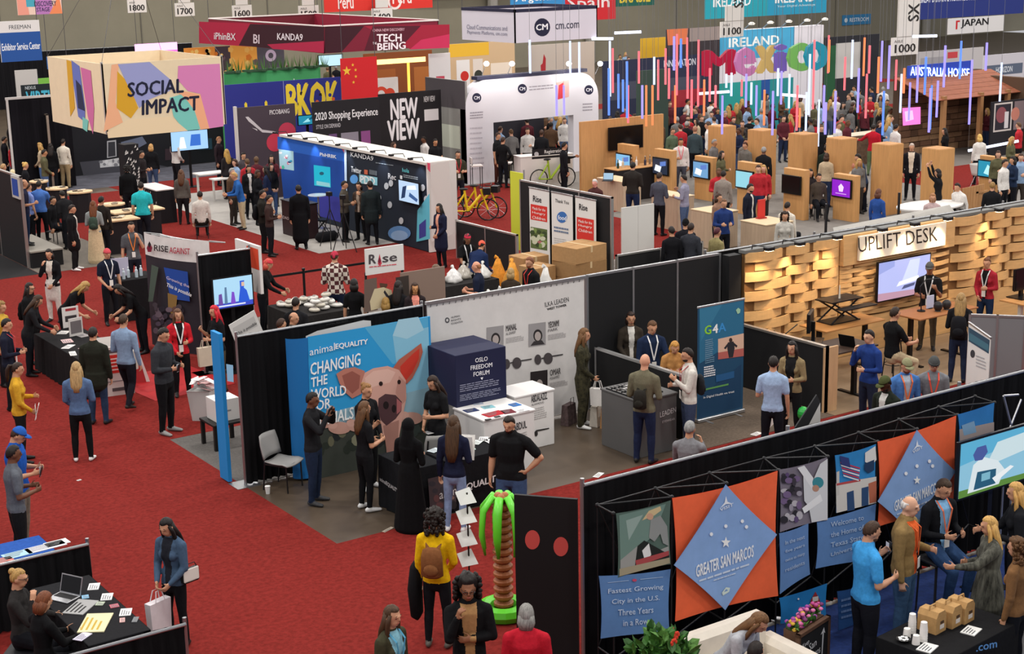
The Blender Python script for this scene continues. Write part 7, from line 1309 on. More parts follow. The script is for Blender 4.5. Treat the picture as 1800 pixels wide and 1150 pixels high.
# ================================================================ everyone in the hall
BLK, NAVY, GREY, JEAN, DKJ, WHT = '18181b', '1d2438', '6b6b6e', '4a5f85', '2a3550', 'd8d6d2'
BR, DB, BLD, GRY, RH, GN = '3a2418', '1c130f', 'b08a50', '8c8a88', '7a3a20', '5a4028'
SKD, SKM, SKL = '6a4532', 'b5835f', 'cf9f85'
P = person
# ---- nearest
yel = P(765, 893, 165, 'person in a mustard sweater with dark curly hair and brown backpack', top='e0b312', hair=('curly', DB), cut='slim', fem=1, h=1.74, arms=('low', 'down'), shoe='55504a', hs=1.1, bot='15161a')
P(690, 1065, 50, 'person with long straight brown hair in an olive jacket', top='3c3a2a', hair=('verylong', '46301e'), fem=1, h=1.68, open=.05, inner='7fb4c4', lan='4a90b0')
P(822, 1018, 5, 'person with big dark curls in a black coat, hand at chin', top='121214', hair=('curly', '17100e'), h=1.74, open=.045, inner='a07a50', fit='coat', arms=('face', 'cross'), skin='8a5c42', glasses=1, hs=1.3)
redw = P(925, 1062, 175, 'grey-haired person in a red long-sleeved top seen from behind', top='b01c2c', hair=('bob', '84827e'), h=1.66, build=1.12, fem=1)
den = P(288, 913, -40, 'person with very long black hair in a blue denim jacket', top='42566e', hair=('verylong', '120d0c'), fem=1, h=1.66, arms=('low', 'low'), open=.04, inner='22242c', bot='141418', hp=22, cut='slim')
P(38, 752, 75, 'person in a royal blue polo and blue-white cap looking at a phone', top='1f55ae', sl='S', bot='6d675c', hat=('cap', '2a5cae'), hair=('short', BR), arms=('hold', 'hold'), h=1.8, hp=28, build=1.12)
P(24, 783, 100, 'dark-haired person in a grey shirt cut by the left edge', top='5c6068', sl='S', hair=('short', DB), skin=SKD, arms=('hold', 'hold'), h=1.76, bot=BLK)
P(33, 1000, 70, 'seated person with a blonde bun, chin on hand, in dark jacket', legs='sit', top='2a2828', hair=('bun', 'a8844c'), fem=1, h=1.7, arms=('face', 'rest'), glasses=1)
P(82, 1040, 120, 'seated auburn-haired person in black at the laptop table', legs='sit', top='121214', hair=('bob', '6a3a20'), fem=1, h=1.66, arms=('rest', 'rest'), hp=25)
P(1538, 917, 120, 'person in a bright light blue polo with sunglasses on his head', top='3f97d6', sl='S', bot='17181f', hair=('short', '3a2618'), arms=('hold', 'phone'), h=1.80, build=1.1, hp=18, beard='4a3020')
P(1602, 873, 75, 'bald white-bearded person in a tan blazer', top='8a7148', bot='3c5878', hair=('fringe', 'd0ccc8'), h=1.82, build=1.08, open=.05, inner='d8602c', lan='d8602c', arms=('down', 'hold'), fit='thick', skin='d0a084')
P(1665, 845, 45, 'dark-haired person in black jacket on a stool, handing over something', legs='stool', top='17181c', bot='2c4468', hair=('short', '3a2a1c'), h=1.84, open=.045, inner='7fb0d8', lan='d8704c', arms=('hold', 'hold'), hp=25)
P(1738, 908, -75, 'blonde person in a loose black and white patterned dress', top=mat('4c4c44', .9, .75, 26, kind='hair'), dress=1, skirt=(.6, .36, .15, 'top'), hair=('long', 'c49a58'), fem=1, h=1.66, build=1.15, arms=('hold', 'out'), bare=0, bot=BLK)
P(1785, 848, -80, 'blonde person in a black jacket at the right edge', top='1b1c20', hair=('long', 'c09454'), fem=1, h=1.78, arms=('rest', 'hold'))
P(1799, 940, -110, 'brown-haired person in a tan coat cut by the right edge', top='7a5838', hair=('curly', '5a3c20'), fem=1, h=1.7)
P(1345, 1082, 60, 'person leaning over with sunglasses on long brown hair, grey top', top='a9abb0', hair=('long', '6a4a2c'), fem=1, h=1.68, lean=35, arms=('reach', 'reach'), hp=25)
P(1330, 1128, 150, 'dark-haired seated person at the lower edge by the sofa', legs='sit', top='26262a', hair=('short', DB), h=1.7)
# ---- animal charity stand
P(550, 690, 70, 'person in a dark hoodie holding goggles to the eyes', top='1d1d20', bot='1f2a40', hair=('short', '17110e'), skin=SKD, arms=('cam', 'cam'), shoe='3a3a3c', inner='e0603c')
P(645, 674, 45, 'fair-haired person in black hoodie before the pig poster', top='19191c', hair=('bun', '8a6238'), fem=1, h=1.7, arms=('low', 'low'), shoe='c8c8c8', bot='141416')
P(657, 702, 120, 'person with a long brown ponytail in a black tee', top='17171a', sl='S', hair=('long', '5a3c22'), fem=1, h=1.68, arms=('hold', 'phone'), shoe='d8d8d8', bot='131316', cut='slim')
P(718, 735, 150, 'person in a long black robe and head covering', robe=1, dress=1, skirt=(.6, .03, .16, 'top'), top='0f0f11', hair=(None, DB), fem=1, h=1.66, arms=('hold', 'hold'))
P(757, 662, -45, 'long dark-haired person in a black tee behind the table', top='1a1a1c', sl='S', hair=('long', '2c1c14'), fem=1, h=1.72, arms=('low', 'hold'), hp=25)
jea = P(797, 730, 165, 'long-haired person in navy jacket and pale jeans from behind', top='1c2036', bot='7f93b6', hair=('verylong', '46301e'), fem=1, h=1.72, cut='slim', shoe='dcdad8', arms=('hold', 'down'))
P(893, 733, -20, 'dark-haired bearded person in black tee with a hand on hip', top='161618', sl='S', bot='3f5478', hair=('short', '201612'), beard='241812', h=1.80, build=1.22, arms=('down', 'hip'), hp=18)
# ---- sunglasses counter and G4A
P(1028, 577, 80, 'person in a dark patterned jumpsuit with long light brown hair', top=mat('33301f', .9, .8, 18), bot=mat('33301f', .9, .8, 18), hair=('long', '6a4a2c'), fem=1, h=1.76, arms=('low', 'down'), shoe='d8d8d6', cut='wide')
P(1103, 547, 10, 'person with dark fringe in a brown blazer by black panels', top='3a332c', hair=('bob', '2a1a14'), fem=1, h=1.72, open=.03, inner='d8d4cc', arms=('low', 'low'))
P(1148, 565, 20, 'short-haired person in a navy shirt with white lanyard', top='1e2a44', hair=('short', '5a3c24'), h=1.8, lan='e0e0e0', arms=('low', 'rest'), hp=20)
P(1187, 602, 10, 'blond person in an orange-brown top leaning on the divider', top='b5824c', hair=('bob', 'b8843c'), fem=1, h=1.62, arms=('cross', 'cross'), hp=25, lean=12)
P(1128, 620, 160, 'bald person in an olive sweater with a sling bag', top='6b6653', bot='1f2742', hair=(None, GRY), h=1.80, arms=('hold', 'hold'), skin='d0987c')
P(1207, 612, -75, 'dark-haired bearded person in a white shirt with backpack strap', top='cfcac2', bot='3a4660', hair=('short', '1f1612'), beard='2a1c14', h=1.76, arms=('hold', 'phone'), lan='b04048')
P(1213, 740, 165, 'grey-haired seated person in grey sweater resting head on hand', legs='sit', ht=1.36, top='7c7c80', hair=('short', '8a8a88'), h=1.74, arms=('face', 'rest'))
P(1360, 626, 175, 'short-haired person in a pale blue shirt walking away', top='9db4d4', sl='S', bot='17181f', hair=('short', '1c1410'), h=1.72, arms=('down', 'hold'))
P(1392, 600, -20, 'dark-haired person in a khaki jacket over black', top='8a7858', hair=('long', '1c1412'), fem=1, h=1.68, open=.05, inner='1b1b1d', arms=('low', 'hold'), bot=BLK)
P(1527, 580, -45, 'person in a blue jacket with hands at the chin', top='223a78', hair=('short', '1e1512'), h=1.76, bot='22283a', arms=('face', 'hold'), skin='d0a080')
P(1575, 540, 130, 'person in a black tee seated on the tall stool from behind', legs='stool', top='151517', sl='S', bot='b9a888', hair=('short', '2a1c14'), h=1.78, arms=('rest', 'rest'))
P(1553, 663, -40, 'dark-skinned person in an olive cap and dark jacket', top='20261f', hat=('cap', '4a5030'), hair=('short', '120e0c'), skin='4a3024', h=1.78, beard='171210', hp=22, open=.03, inner='c8c8c4')
P(1596, 632, 25, 'bearded person in a camouflage cap and blue jacket', top='4a78b8', hat=('cap', '8a8868'), hair=('short', '5a3820'), beard='5a3422', h=1.76, lan='e0703c', hp=20, open=.03, inner='b8c4d4')
P(1643, 628, 10, 'person in a grey knit beanie and grey jacket', top='77797e', hat=('beanie', '4a4c4c'), hair=('short', BR), h=1.76, lan='d8503c', glasses=1, hp=18)
P(1668, 468, -5, 'person in a grey cap and black tee with crossed hands', top='19191b', sl='S', bot='5c5244', hat=('cap', '5a5a58'), hair=('short', DB), h=1.8, skin='8a5c42', arms=('hold', 'phone'), lan='c8c8c8')
P(1735, 453, -20, 'person in a red cardigan with hair in a bun', top='a02834', bot='1c2c48', hair=('bun', '6a4028'), fem=1, h=1.7, arms=('low', 'hold'), open=.04, inner='1b1b1d', lan='d8d8d8')
lhv = P(1690, 515, 175, 'person with long fair hair in black carrying a backpack', top='1a1a1d', bot='232c44', hair=('long', '9a7a4c'), fem=1, h=1.7, arms=('hold', 'hold'))
# ---- left aisle
P(32, 637, 85, 'dark-ponytailed person in a mustard blouse holding papers', top='c8982c', bot='1b1b1d', hair=('pony', '2c1c14'), fem=1, h=1.7, arms=('low', 'hold'), cut='slim', hp=12)
P(133, 636, 170, 'person with long fair hair in a denim top and black leggings', top='536a8e', bot='141416', hair=('long', 'a5865a'), fem=1, h=1.68, arms=('hold', 'low'), shoe='e0dedc', cut='slim', build=1.08)
P(163, 575, 160, 'person in a dark green-black parka seen from behind', top='24261f', bot='2a3a54', hair=('short', '1c1410'), h=1.76, fit='coat', skirt=(.55, .42, .115, 'top'))
P(217, 552, 150, 'person in a light blue shirt striding away with ankle boots', top='7f94b0', bot='1b1a22', hair=('short', '3c2a1c'), legs='walk', h=1.78, shoe='24221f', arms=('down', 'hold'))
P(290, 577, 55, 'person in a charcoal hoodie and black trousers with white-soled shoes', top='33353a', bot='131316', hair=('short', '17110e'), h=1.9, shoe='8a8a88', arms=('hold', 'hold'), fit='thick', hp=20)
P(312, 543, 10, 'person in a bright red cardigan with long brown hair', top='c4242f', bot='17171a', hair=('long', '5a3a26'), fem=1, h=1.68, arms=('low', 'hold'), open=.04, inner='1a1a1c', lan='e4e4e4')
P(375, 537, -60, 'person with bright red hair in a black tee holding a tote', top='17171a', sl='S', bot='4a4234', hair=('long', 'c01c2c'), fem=1, h=1.68, arms=('phone', 'hold'))
P(102, 515, 80, 'brown-haired person in black vest and blue sleeves leaning on the table', top='1d1d20', bot='17181e', hair=('long', '3a2618'), fem=1, h=1.7, arms=('reach', 'reach'), lean=18, hp=25)
P(52, 497, 55, 'dark-haired person in a black coat with glasses and backpack', top='161618', hair=('long', '1f1512'), fem=1, h=1.7, glasses=1, fit='coat', skirt=(.55, .40, .11, 'top'))
P(155, 497, 60, 'fair-haired person in black bending over the leaflet table', top='161618', sl='S', hair=('long', 'a8844c'), fem=1, h=1.72, lean=42, arms=('reach', 'reach'), hp=30)
P(203, 502, -70, 'black-haired person in black bending over the leaflet table', top='151517', sl='S', hair=('long', '17100e'), fem=1, h=1.7, lean=35, arms=('reach', 'reach'), hp=30)
P(188, 437, 20, 'person in a pink-red cap and dark polo with lanyard', top='1b2030', sl='S', hat=('bandana', 'c85058'), hair=('short', BR), h=1.76, lan='d8d8d8', arms=('low', 'down'))
P(85, 438, -25, 'person in a black jacket and pale skirt with hand at mouth', top='17171a', bot='cdc8c0', hair=('bob', '1c1412'), fem=1, h=1.66, arms=('face', 'low'), open=.04, inner='d0c8bc', skirt=(.56, .34, .09, 'bot'))
P(230, 390, 5, 'person in a grey shirt with orange lanyard rubbing the face', top='56585c', sl='S', hair=('short', '1f1612'), h=1.78, lan='e0803c', arms=('down', 'face'), bot='1b1e28')
P(163, 353, 170, 'person in a long cream skirt with a small green backpack', top='8a9090', bot='cdb894', hair=('long', '6a3c20'), fem=1, h=1.7, skirt=(.58, .05, .15, 'bot'), arms=('hold', 'hold'))
P(127, 360, 75, 'person in a long black coat with a pale scarf and white shoes', top='161517', hair=('short', '2a1c16'), h=1.74, fit='coat', skirt=(.58, .36, .12, 'top'), open=.03, inner='c8c4bc', shoe='e0dedc', bot='1a1a1c')
P(237, 317, 175, 'person in a bright turquoise polo seen from behind', top='2bb4bc', sl='S', bot='1b1c24', hair=('short', DB), h=1.78, build=1.1)
P(68, 318, 160, 'person in a mid blue shirt at the left counters', top='4a72b8', hair=('short', DB), h=1.76, build=1.1, arms=('rest', 'rest'))
P(50, 322, 120, 'person in a lilac blue shirt beside the mid blue shirt', top='7a8cc8', sl='S', hair=('short', BR), h=1.74)
P(42, 315, 90, 'balding person in a navy polo by the left black wall', top='22243c', sl='S', bot='1c2c48', hair=('fringe', '5a4030'), h=1.78, z0=.46, arms=('hold', 'down'))
P(12, 560, 75, 'dark-haired person in a navy top at the left edge', top='1c1f2e', hair=('short', '17110e'), h=1.72, arms=('hold', 'hold'), lan='c04048')
P(2, 530, 60, 'person in a yellow scarf cut by the left edge', top='c8a040', hair=('curly', '8a6a3c'), fem=1, h=1.68)
P(108, 335, 200, 'person in black bending at the pale left counters', top='1b1b1e', hair=('short', DB), h=1.7, lean=20); P(178, 345, 150, 'person in a dark top before the beige counter pads', top='2a2624', hair=('short', '17110e'), h=1.74); P(93, 345, 60, 'seated figure in black among the left counters', top='17171a', legs='sit', hair=('short', DB))
# ---- charity packing stand
P(473, 455, 75, 'person in black with red hair cover packing at the table', top='141416', hat=('bandana', 'd0404c'), hair=('bob', 'c05040'), fem=1, h=1.7, arms=('reach', 'reach'), lean=12)
P(578, 443, 170, 'person in a red and white chequered shirt and red cap', top=None or 'CHECK', bot='1c2238', hat=('bandana', 'b03448'), hair=('short', BR), h=1.8, build=1.1, arms=('hold', 'hold'))
P(622, 490, 175, 'person in a black hood and tee seen from behind', top='151517', sl='S', hair=('bob', '17110f'), fem=1, h=1.66)
P(520, 523, 160, 'dark-haired seated person behind the black drape', top='1f1f22', hair=('short', DB), legs='sit', h=1.74); P(517, 549, 60, 'balding seated person just above the black drape', top='4a4038', hair=('fringe', '5a4030'), legs='sit', h=1.76); P(495, 560, 120, 'person in a camouflage top above the black drape', top='6a6450', hair=('short', BR), legs='sit', h=1.7)
P(700, 492, 160, 'person with long black hair above the pig poster', top='1b1b1e', hair=('long', '1c1412'), fem=1, h=1.66); P(678, 523, 170, 'fair-haired head just above the pig poster edge', top='6a5a3c', hair=('bob', '9a7840'), fem=1, legs='sit', h=1.7)
P(729, 497, 10, 'smiling dark-haired person in pink and black near white banner wall', top='2c2426', hair=('long', '3a2418'), fem=1, h=1.64, skin='c08a5c', open=.04, inner='e08c7c')
P(765, 465, -60, 'person with glasses and shaved sides in a black jacket', top='161618', hair=('short', '6a5444'), h=1.76, glasses=1, arms=('hold', 'hold'), inner='d0d0d0', open=.02)
P(825, 412, 20, 'person in a red hair cover and black tee packing bags', top='161618', sl='S', hat=('bandana', 'c8344c'), hair=('bob', DB), fem=1, h=1.7, arms=('reach', 'low'), lan='d8d8d8', lean=10, skin='8a5c42')
P(848, 423, 150, 'person in a coral hair cover bending with a patterned vest', top='1d2a4c', hat=('bandana', 'e0604c'), hair=('short', DB), h=1.7, lean=40, arms=('reach', 'reach'))
P(852, 457, -100, 'person in a navy polo with thin red hair', top='1c2236', sl='S', hair=('fringe', 'a06a48'), h=1.76, skin='d8987c', arms=('hold', 'hold')); P(886, 468, 170, 'person with messy fair hair above the white banner wall', top='3a3028', hair=('bob', 'a08458'), fem=1, h=1.56); P(930, 452, -50, 'person in a black jacket with a red lanyard and red beard', top='1a1a1c', hair=('short', '7a4a30'), h=1.76, lan='c8342c', beard='8a4a30')
# ---- stage
P(462, 334, 80, 'person in a dark jacket with a black backpack beside the stage', top='24221f', bot='161618', hair=('short', DB), h=1.74, fit='thick', arms=('hold', 'hold')); P(474, 343, 80, 'person in a brown jacket half hidden beside the backpack wearer', top='3a2a28', hair=('short', DB), h=1.68, arms=('hold', 'hold'))
P(524, 325, 185, 'person in a long black coat at the maroon counter', top='121215', hair=('short', '17110f'), h=1.78, fit='coat', skirt=(.58, .18, .13, 'top'), bot='121215')
P(606, 318, 70, 'person in a grey tweed jacket talking before the stage', top='4c463e', bot='17171a', hair=('short', DB), h=1.76, arms=('hold', 'hold')); P(630, 320, -30, 'dark-haired person in a brown jacket facing the dark suit', top='4a3c34', bot='17171a', hair=('bob', DB), fem=1, h=1.7, arms=('hold', 'face'), open=.03, inner='b8a898'); P(650, 318, 190, 'person in a dark green-grey suit seen from behind on stage', top='20282a', bot='15161a', hair=('short', '17110f'), h=1.78, fit='coat', skirt=(.55, .40, .115, 'top'))
P(771, 358, -50, 'person with long black hair and navy coat by the stage end', top='1d2036', hair=('long', '17100e'), fem=1, h=1.68, fit='coat', skirt=(.55, .32, .12, 'top'), open=.03, inner='d89a84', arms=('hold', 'low'))
P(410, 303, -80, 'fair-haired person in a blue fleece and beige trousers leaning', top='2a5ca0', bot='b8a888', hair=('short', 'b89058'), h=1.74, lean=12, arms=('rest', 'rest')); P(318, 298, 170, 'person with long brown hair in a grey vest from behind', top='5c5650', bot='1c1a1c', hair=('long', '5a3a26'), fem=1, h=1.68); P(351, 336, 180, 'person in a white shirt with dark suspenders seated', top='cfc8c0', legs='sit', hair=('short', DB), h=1.74, bot='2a2420')
P(437, 290, 20, 'person in a black top with pale collar by white table', top='1a1a1d', hair=('bob', '17110f'), fem=1, h=1.66, open=.03, inner='d0ccc8'); P(398, 262, 200, 'person with long blonde hair near the bright screen', top='2a2628', hair=('long', 'b8904c'), fem=1, h=1.66); P(385, 240, 60, 'fair-haired person beside the long-blonde visitor', top='33282c', hair=('short', '9a6a44'), h=1.74); P(428, 268, 30, 'dark-haired visitor before the bright screen', top='4a4448', hair=('short', DB), h=1.66)
P(308, 240, 120, 'person in a white shirt at the black lunar wall', top='d4d0cc', bot='1b1b20', hair=('short', '2a1c14'), h=1.8, arms=('low', 'side')); P(265, 253, 170, 'blonde person in a black coat at the lunar photo wall', top='17171a', bot='3a4a68', hair=('bob', 'b88c54'), fem=1, h=1.7); P(249, 265, 60, 'person in a dark cap and jacket at the lunar photo wall', top='2a2426', hair=('short', DB), h=1.74, arms=('hold', 'hold')); P(222, 290, 190, 'large figure in black before the lunar photo wall', top='121214', hair=('afro', '17110f'), h=1.72, fit='coat')
# ---- white arch, kiosks and counters
P(805, 265, 10, 'person in an olive tee with red lanyard beside the stage end', top='3a382c', sl='S', bot='1b1c24', hair=('short', '2a1c16'), h=1.78, lan='c83a44', arms=('hold', 'hold')); P(876, 233, 60, 'person in a black tee at the bar stools', top='1a1a1d', sl='S', hair=('short', '3a2418'), h=1.78, bot='4a2a24'); P(892, 240, 150, 'person in a black shirt leaning by the registration counter', top='161618', hair=('short', BR), h=1.76, arms=('hip', 'down')); P(993, 250, 110, 'person in a dark suit reaching past the registration counter', top='1a1a1e', hair=('short', DB), h=1.8, arms=('down', 'out'), open=.03, inner='d8d4d0')
P(1113, 285, 160, 'person in a brown-black jacket seen from behind at counters', top='2a2624', bot='1f2a48', hair=('short', '17110f'), h=1.8, build=1.15, arms=('hold', 'hold')); P(1160, 303, 150, 'person in a slate blazer and black trousers seen from behind', top='4a4c58', bot='141418', hair=('short', '2a1c14'), h=1.78, arms=('hold', 'hold')); P(1201, 307, -110, 'person in a lilac grey shirt and jeans gesturing', top='8a889c', bot='4a5c7c', hair=('short', DB), h=1.74, arms=('phone', 'hold')); P(1197, 243, 5, 'person in a white shirt with pink lanyard behind kiosks', top='d8d0cc', bot='4a4c58', hair=('short', DB), skin=SKM, h=1.8, lan='e06a78', arms=('hold', 'down'))
P(1045, 315, -30, 'white-haired seated person behind the rail of white banners', top='4a2c2c', legs='sit', hair=('short', 'c8c4c0'), skin='d8988a'); P(1272, 300, 165, 'person in a grey sweater seated near the plain blue screen', top='8a8078', hair=('short', DB), h=1.74); P(1320, 323, 60, 'bearded person in a dark navy jacket by the beige counter', top='1c1f2c', hair=('short', '17110f'), beard='17110f', h=1.78, open=.02, inner='d0ccc4'); P(1385, 355, 150, 'person in a cream shirt seated with dark hair', top='cfc8bc', hair=('short', DB), legs='sit'); P(1380, 372, 10, 'curly-haired person holding a phone with a white backpack', top='b8b4ac', hair=('curly', '2a1c14'), legs='sit', fem=1); P(1273, 350, 20, 'person in a royal blue jacket with grey strap', top='25386c', hair=('short', '6a4a34'), h=1.74, arms=('hold', 'hold')); P(1264, 340, 60, 'person in a floral top beside the royal blue jacket', top='8a6a58', hair=('bob', '3a2418'), fem=1, h=1.68); P(1262, 400, 130, 'person in an olive shirt with a navy backpack', top='8a8058', hair=('short', '4a1c28'), legs='sit', h=1.74)
P(1197, 383, 170, 'person in a black cap and dark jersey by white boards', top='1c1c22', hat=('beanie', '121214'), hair=('short', DB), h=1.74, legs='squat'); P(1215, 392, 160, 'person in a dark grey hoodie with a tan strap', top='33353c', hair=('short', '2a1c16'), h=1.74, legs='squat'); P(1180, 398, 200, 'crouching person in black beside the white boards', top='17171b', hair=('short', DB), h=1.7, legs='squat')
P(1517, 272, -70, 'person in a denim shirt bending over a table by the pillars', top='3c4c68', bot='1c1e28', hair=('short', DB), h=1.8, lean=15, arms=('reach', 'reach')); P(1498, 285, 90, 'bald head bent forward beside the denim shirt', top='c8b8a0', hair=(None, DB), legs='sit', skin='d08a70'); P(1545, 332, 150, 'brown-haired seated person in blue with a white strap', top='2a4a8c', hair=('bob', '5a3424'), legs='sit', fem=1); P(1603, 252, 0, 'person in a black jacket and cream scarf facing the pillars', top='1c1a1e', hair=('short', 'b8a89c'), h=1.8, open=.05, inner='d8c8b4'); P(1648, 297, -100, 'person in black raising an arm to the timber pillar', top='17171a', hair=('bob', DB), fem=1, h=1.68, arms=('raise_', 'raise_')); P(1640, 340, 5, 'fair person with a pink and grey top before the oval table', top='b8a0a0', hair=('bob', '9a6a44'), legs='sit', fem=1); P(1682, 322, -40, 'person in a white shirt bent over a laptop table', top='d8d4d0', hair=('short', '2a1c16'), legs='sit', lean=15); P(1745, 320, 175, 'fair-haired person in black seen from behind near swimmer kiosk', top='1b1b1e', hair=('short', '8a6a3c'), h=1.74, ht=1.3, legs='sit'); P(1780, 275, -60, 'dark-haired person in a navy jacket at the far right', top='1f2c44', hair=('bob', DB), fem=1, h=1.72, arms=('face', 'hold')); P(1768, 280, 60, 'person in a white shirt at the far right counters', top='d4d0cc', hair=('short', DB), h=1.74)
P(1722, 236, 200, 'blonde person in a white blouse by the stone pavilion', top='d8d4ce', hair=('bob', 'd0a85c'), fem=1, h=1.66); P(1660, 225, -70, 'person with black hair in black by the stone counter', top='151517', hair=('long', DB), fem=1, h=1.7); P(1536, 218, 170, 'person in a bright red shirt at the stone bar counter', top='b01c2c', bot='5a6a4c', hair=('short', DB), h=1.78, arms=('down', 'side')); P(1475, 215, 60, 'person in a white shirt beside the stone bar counter', top='d8d6d4', hair=('short', '6a4a34'), h=1.76); P(1428, 232, 100, 'person in a navy suit between the timber pillars', top='1f2a54', bot='1f2a54', hair=('short', '4a3424'), h=1.78); P(1450, 255, 170, 'person in a dark green jacket between the timber pillars', top='24302a', hair=('short', DB), h=1.74, fit='coat'); P(1425, 297, 30, 'dark-haired seated person at the pale shell chair', top='2a2426', legs='sit', hair=('long', DB), fem=1); P(1440, 305, 20, 'second seated person at the pale shell chair', top='4a4038', legs='sit', hair=('short', DB))
P(1312, 243, 20, 'person in grey with a scarf among kiosk visitors', top='77736e', hair=('short', DB), h=1.74); P(1325, 248, -40, 'person in a grey cardigan with a backpack among kiosk visitors', top='6a6660', hair=('short', '4a2a1c'), h=1.72); P(1222, 222, 170, 'person in a teal-grey jacket seen from behind among crowd', top='3c4a50', hair=('short', '9a6a54'), h=1.78); P(1243, 215, -90, 'person in a white shirt in profile among the crowd', top='e0dcd8', bot='2a4a44', hair=('short', '4a3020'), h=1.78); P(1183, 225, 40, 'person in a green camouflage jacket behind white shirt', top='5a6a54', hair=('short', '4a3424'), h=1.74)
# ---- left top crowd
P(18, 214, 90, 'person in black beside the pale far-left post', top='1d191c', hair=('short', DB), h=1.78); P(48, 216, 60, 'bald person in black before the far-left drape', top='17171a', hair=(None, DB), h=1.76); P(64, 207, 20, 'person in a blue-grey shirt and red lanyard at far left', top='6a7894', hair=('short', '8a5a3c'), h=1.8, lan='d05a64'); P(85, 226, 160, 'person with dark hair and a white cape at far left', top='d8d2c8', hair=('long', BR), fem=1, h=1.7); P(106, 205, -60, 'person in a white shirt reaching at the far-left screen', top='dcd8d2', hair=('afro', DB), h=1.78, arms=('out', 'down')); P(88, 252, 170, 'person in a black coat before the cream-clad visitors', top='121214', hair=('long', DB), fem=1, h=1.7, fit='coat'); P(107, 243, 150, 'person in cream top and tan trousers at far left', top='d8cfc0', bot='a08a68', hair=('short', DB), h=1.72, cut='wide'); P(8, 240, 100, 'dark-clad person at the far-left edge', top='16151a', hair=('short', DB)); P(6, 288, 120, 'fair-haired head at the left wall top', top='3a3434', hair=('short', 'a8845c')); P(22, 298, 150, 'pale-haired head beside the left corner sign', top='4a4444', hair=('bob', 'd8c8a0'), fem=1, h=1.64); P(45, 285, 100, 'blonde person in black near the left corner sign', top='17171c', hair=('bun', 'd0a860'), fem=1, h=1.66)
# ---- distant crowd: small figures told apart only by their colours
q = random.Random(42); CC = [('white', 'd8d4d0'), ('black', '1a1a1d'), ('grey', '6f6d6c'), ('navy', '222a44'), ('red', 'b02c34'), ('beige', 'b8a488'), ('olive', '5a5840'), ('light blue', '8aa4c4'), ('maroon', '5a2830'), ('brown', '5a4434')]
HR = [('short', DB), ('short', BR), ('long', DB), ('short', GN), ('bob', BR), ('long', BLD), ('short', GRY)]
def crowd(where, spots, grp):
    seen = {}
    for x, y in spots:
        n_, c = q.choice(CC); hr = q.choice(HR); fem = hr[0] in ('long', 'bob'); hn = {DB: 'black-haired', BR: 'brown-haired', GN: 'chestnut-haired', BLD: 'blonde', GRY: 'grey-haired'}[hr[1]]
        P(x, y, q.choice([0, 30, 60, 90, 130, 170, 200, 250, 300]), 'small distant %s person in %s %s' % (hn, n_, where), top=c, hair=hr, fem=int(fem), h=1.74 if not fem else 1.68, bot=q.choice([BLK, DKJ, '3a3430', JEAN]), arms=q.choice([('down', 'down'), ('hold', 'hold'), ('low', 'low'), ('down', 'hold')]), group='crowd '+where, skin=q.choice([SKM, SKL, SKL, SKD]))
crowd('inside the white arch', [(868, 190), (880, 200), (893, 186), (905, 205), (916, 192), (925, 182), (938, 190), (948, 184), (957, 196), (968, 205), (978, 190), (985, 205), (905, 228), (930, 225), (952, 228), (880, 222)], 'a')
crowd('under the glowing tubes', [(1165, 190), (1178, 178), (1190, 205), (1160, 208), (1205, 190), (1215, 183), (1226, 178), (1238, 186), (1250, 176), (1262, 190), (1275, 195), (1283, 183), (1295, 181), (1290, 205), (1305, 212), (1318, 205), (1330, 208), (1338, 190), (1312, 225), (1326, 222), (1298, 225), (1345, 212), (1210, 210), (1230, 200), (1255, 205), (1085, 195), (1100, 188), (1115, 200), (1130, 192), (1145, 200), (1073, 205)], 'b')
crowd('between pavilion tower and stone house', [(1460, 175), (1470, 168), (1482, 180), (1492, 165), (1500, 180), (1512, 172), (1522, 185), (1530, 168), (1540, 180), (1548, 190), (1560, 175), (1566, 190), (1552, 205), (1500, 205), (1480, 200)], 'c')
crowd('before the black shopping walls', [(655, 215), (668, 205), (675, 218), (690, 212), (742, 205), (755, 218), (730, 222), (595, 215), (610, 222), (630, 212), (645, 225), (710, 220)], 'd')
crowd('behind the green counter wall', [(490, 118), (505, 115), (520, 120), (540, 117), (575, 118), (590, 115), (410, 125), (430, 122), (585, 132)], 'e')
crowd('near the warm wooden booth', [(700, 128), (712, 122), (722, 130), (735, 125), (745, 135), (690, 135), (765, 130)], 'f')
crowd('at the far right stands', [(1735, 190), (1790, 215), (1780, 240), (1755, 265), (1795, 270)], 'g')
crowd('beyond the light tubes', [(1075, 110), (1090, 105), (1105, 100), (1115, 108), (1100, 92), (1090, 96)], 'h')

def crowdbox(where, x0, x1, y0, y1, n, grp):
    sp = []
    for i in range(n*9):
        x, y = q.uniform(x0, x1), q.uniform(y0, y1)
        if all(abs(x-a) > 8 or abs(y-b) > 7 for a, b in sp): sp.append((x, y))
        if len(sp) == n: break
    crowd(where, sp, grp)
crowdbox('in the throng below Mexico letters', 1150, 1450, 160, 232, 46, 'i'); crowdbox('in the throng beside the stone bar', 1450, 1580, 150, 225, 18, 'j'); crowdbox('in the aisle left of the arch', 640, 800, 205, 250, 12, 'k'); crowdbox('in the arch doorway', 865, 1000, 180, 225, 14, 'l'); crowdbox('between lunar wall and stage', 405, 480, 250, 300, 9, 'm'); crowdbox('along the far left drape', 0, 125, 195, 270, 8, 'n'); crowdbox('behind the kiosk row', 1255, 1560, 240, 300, 14, 'o')
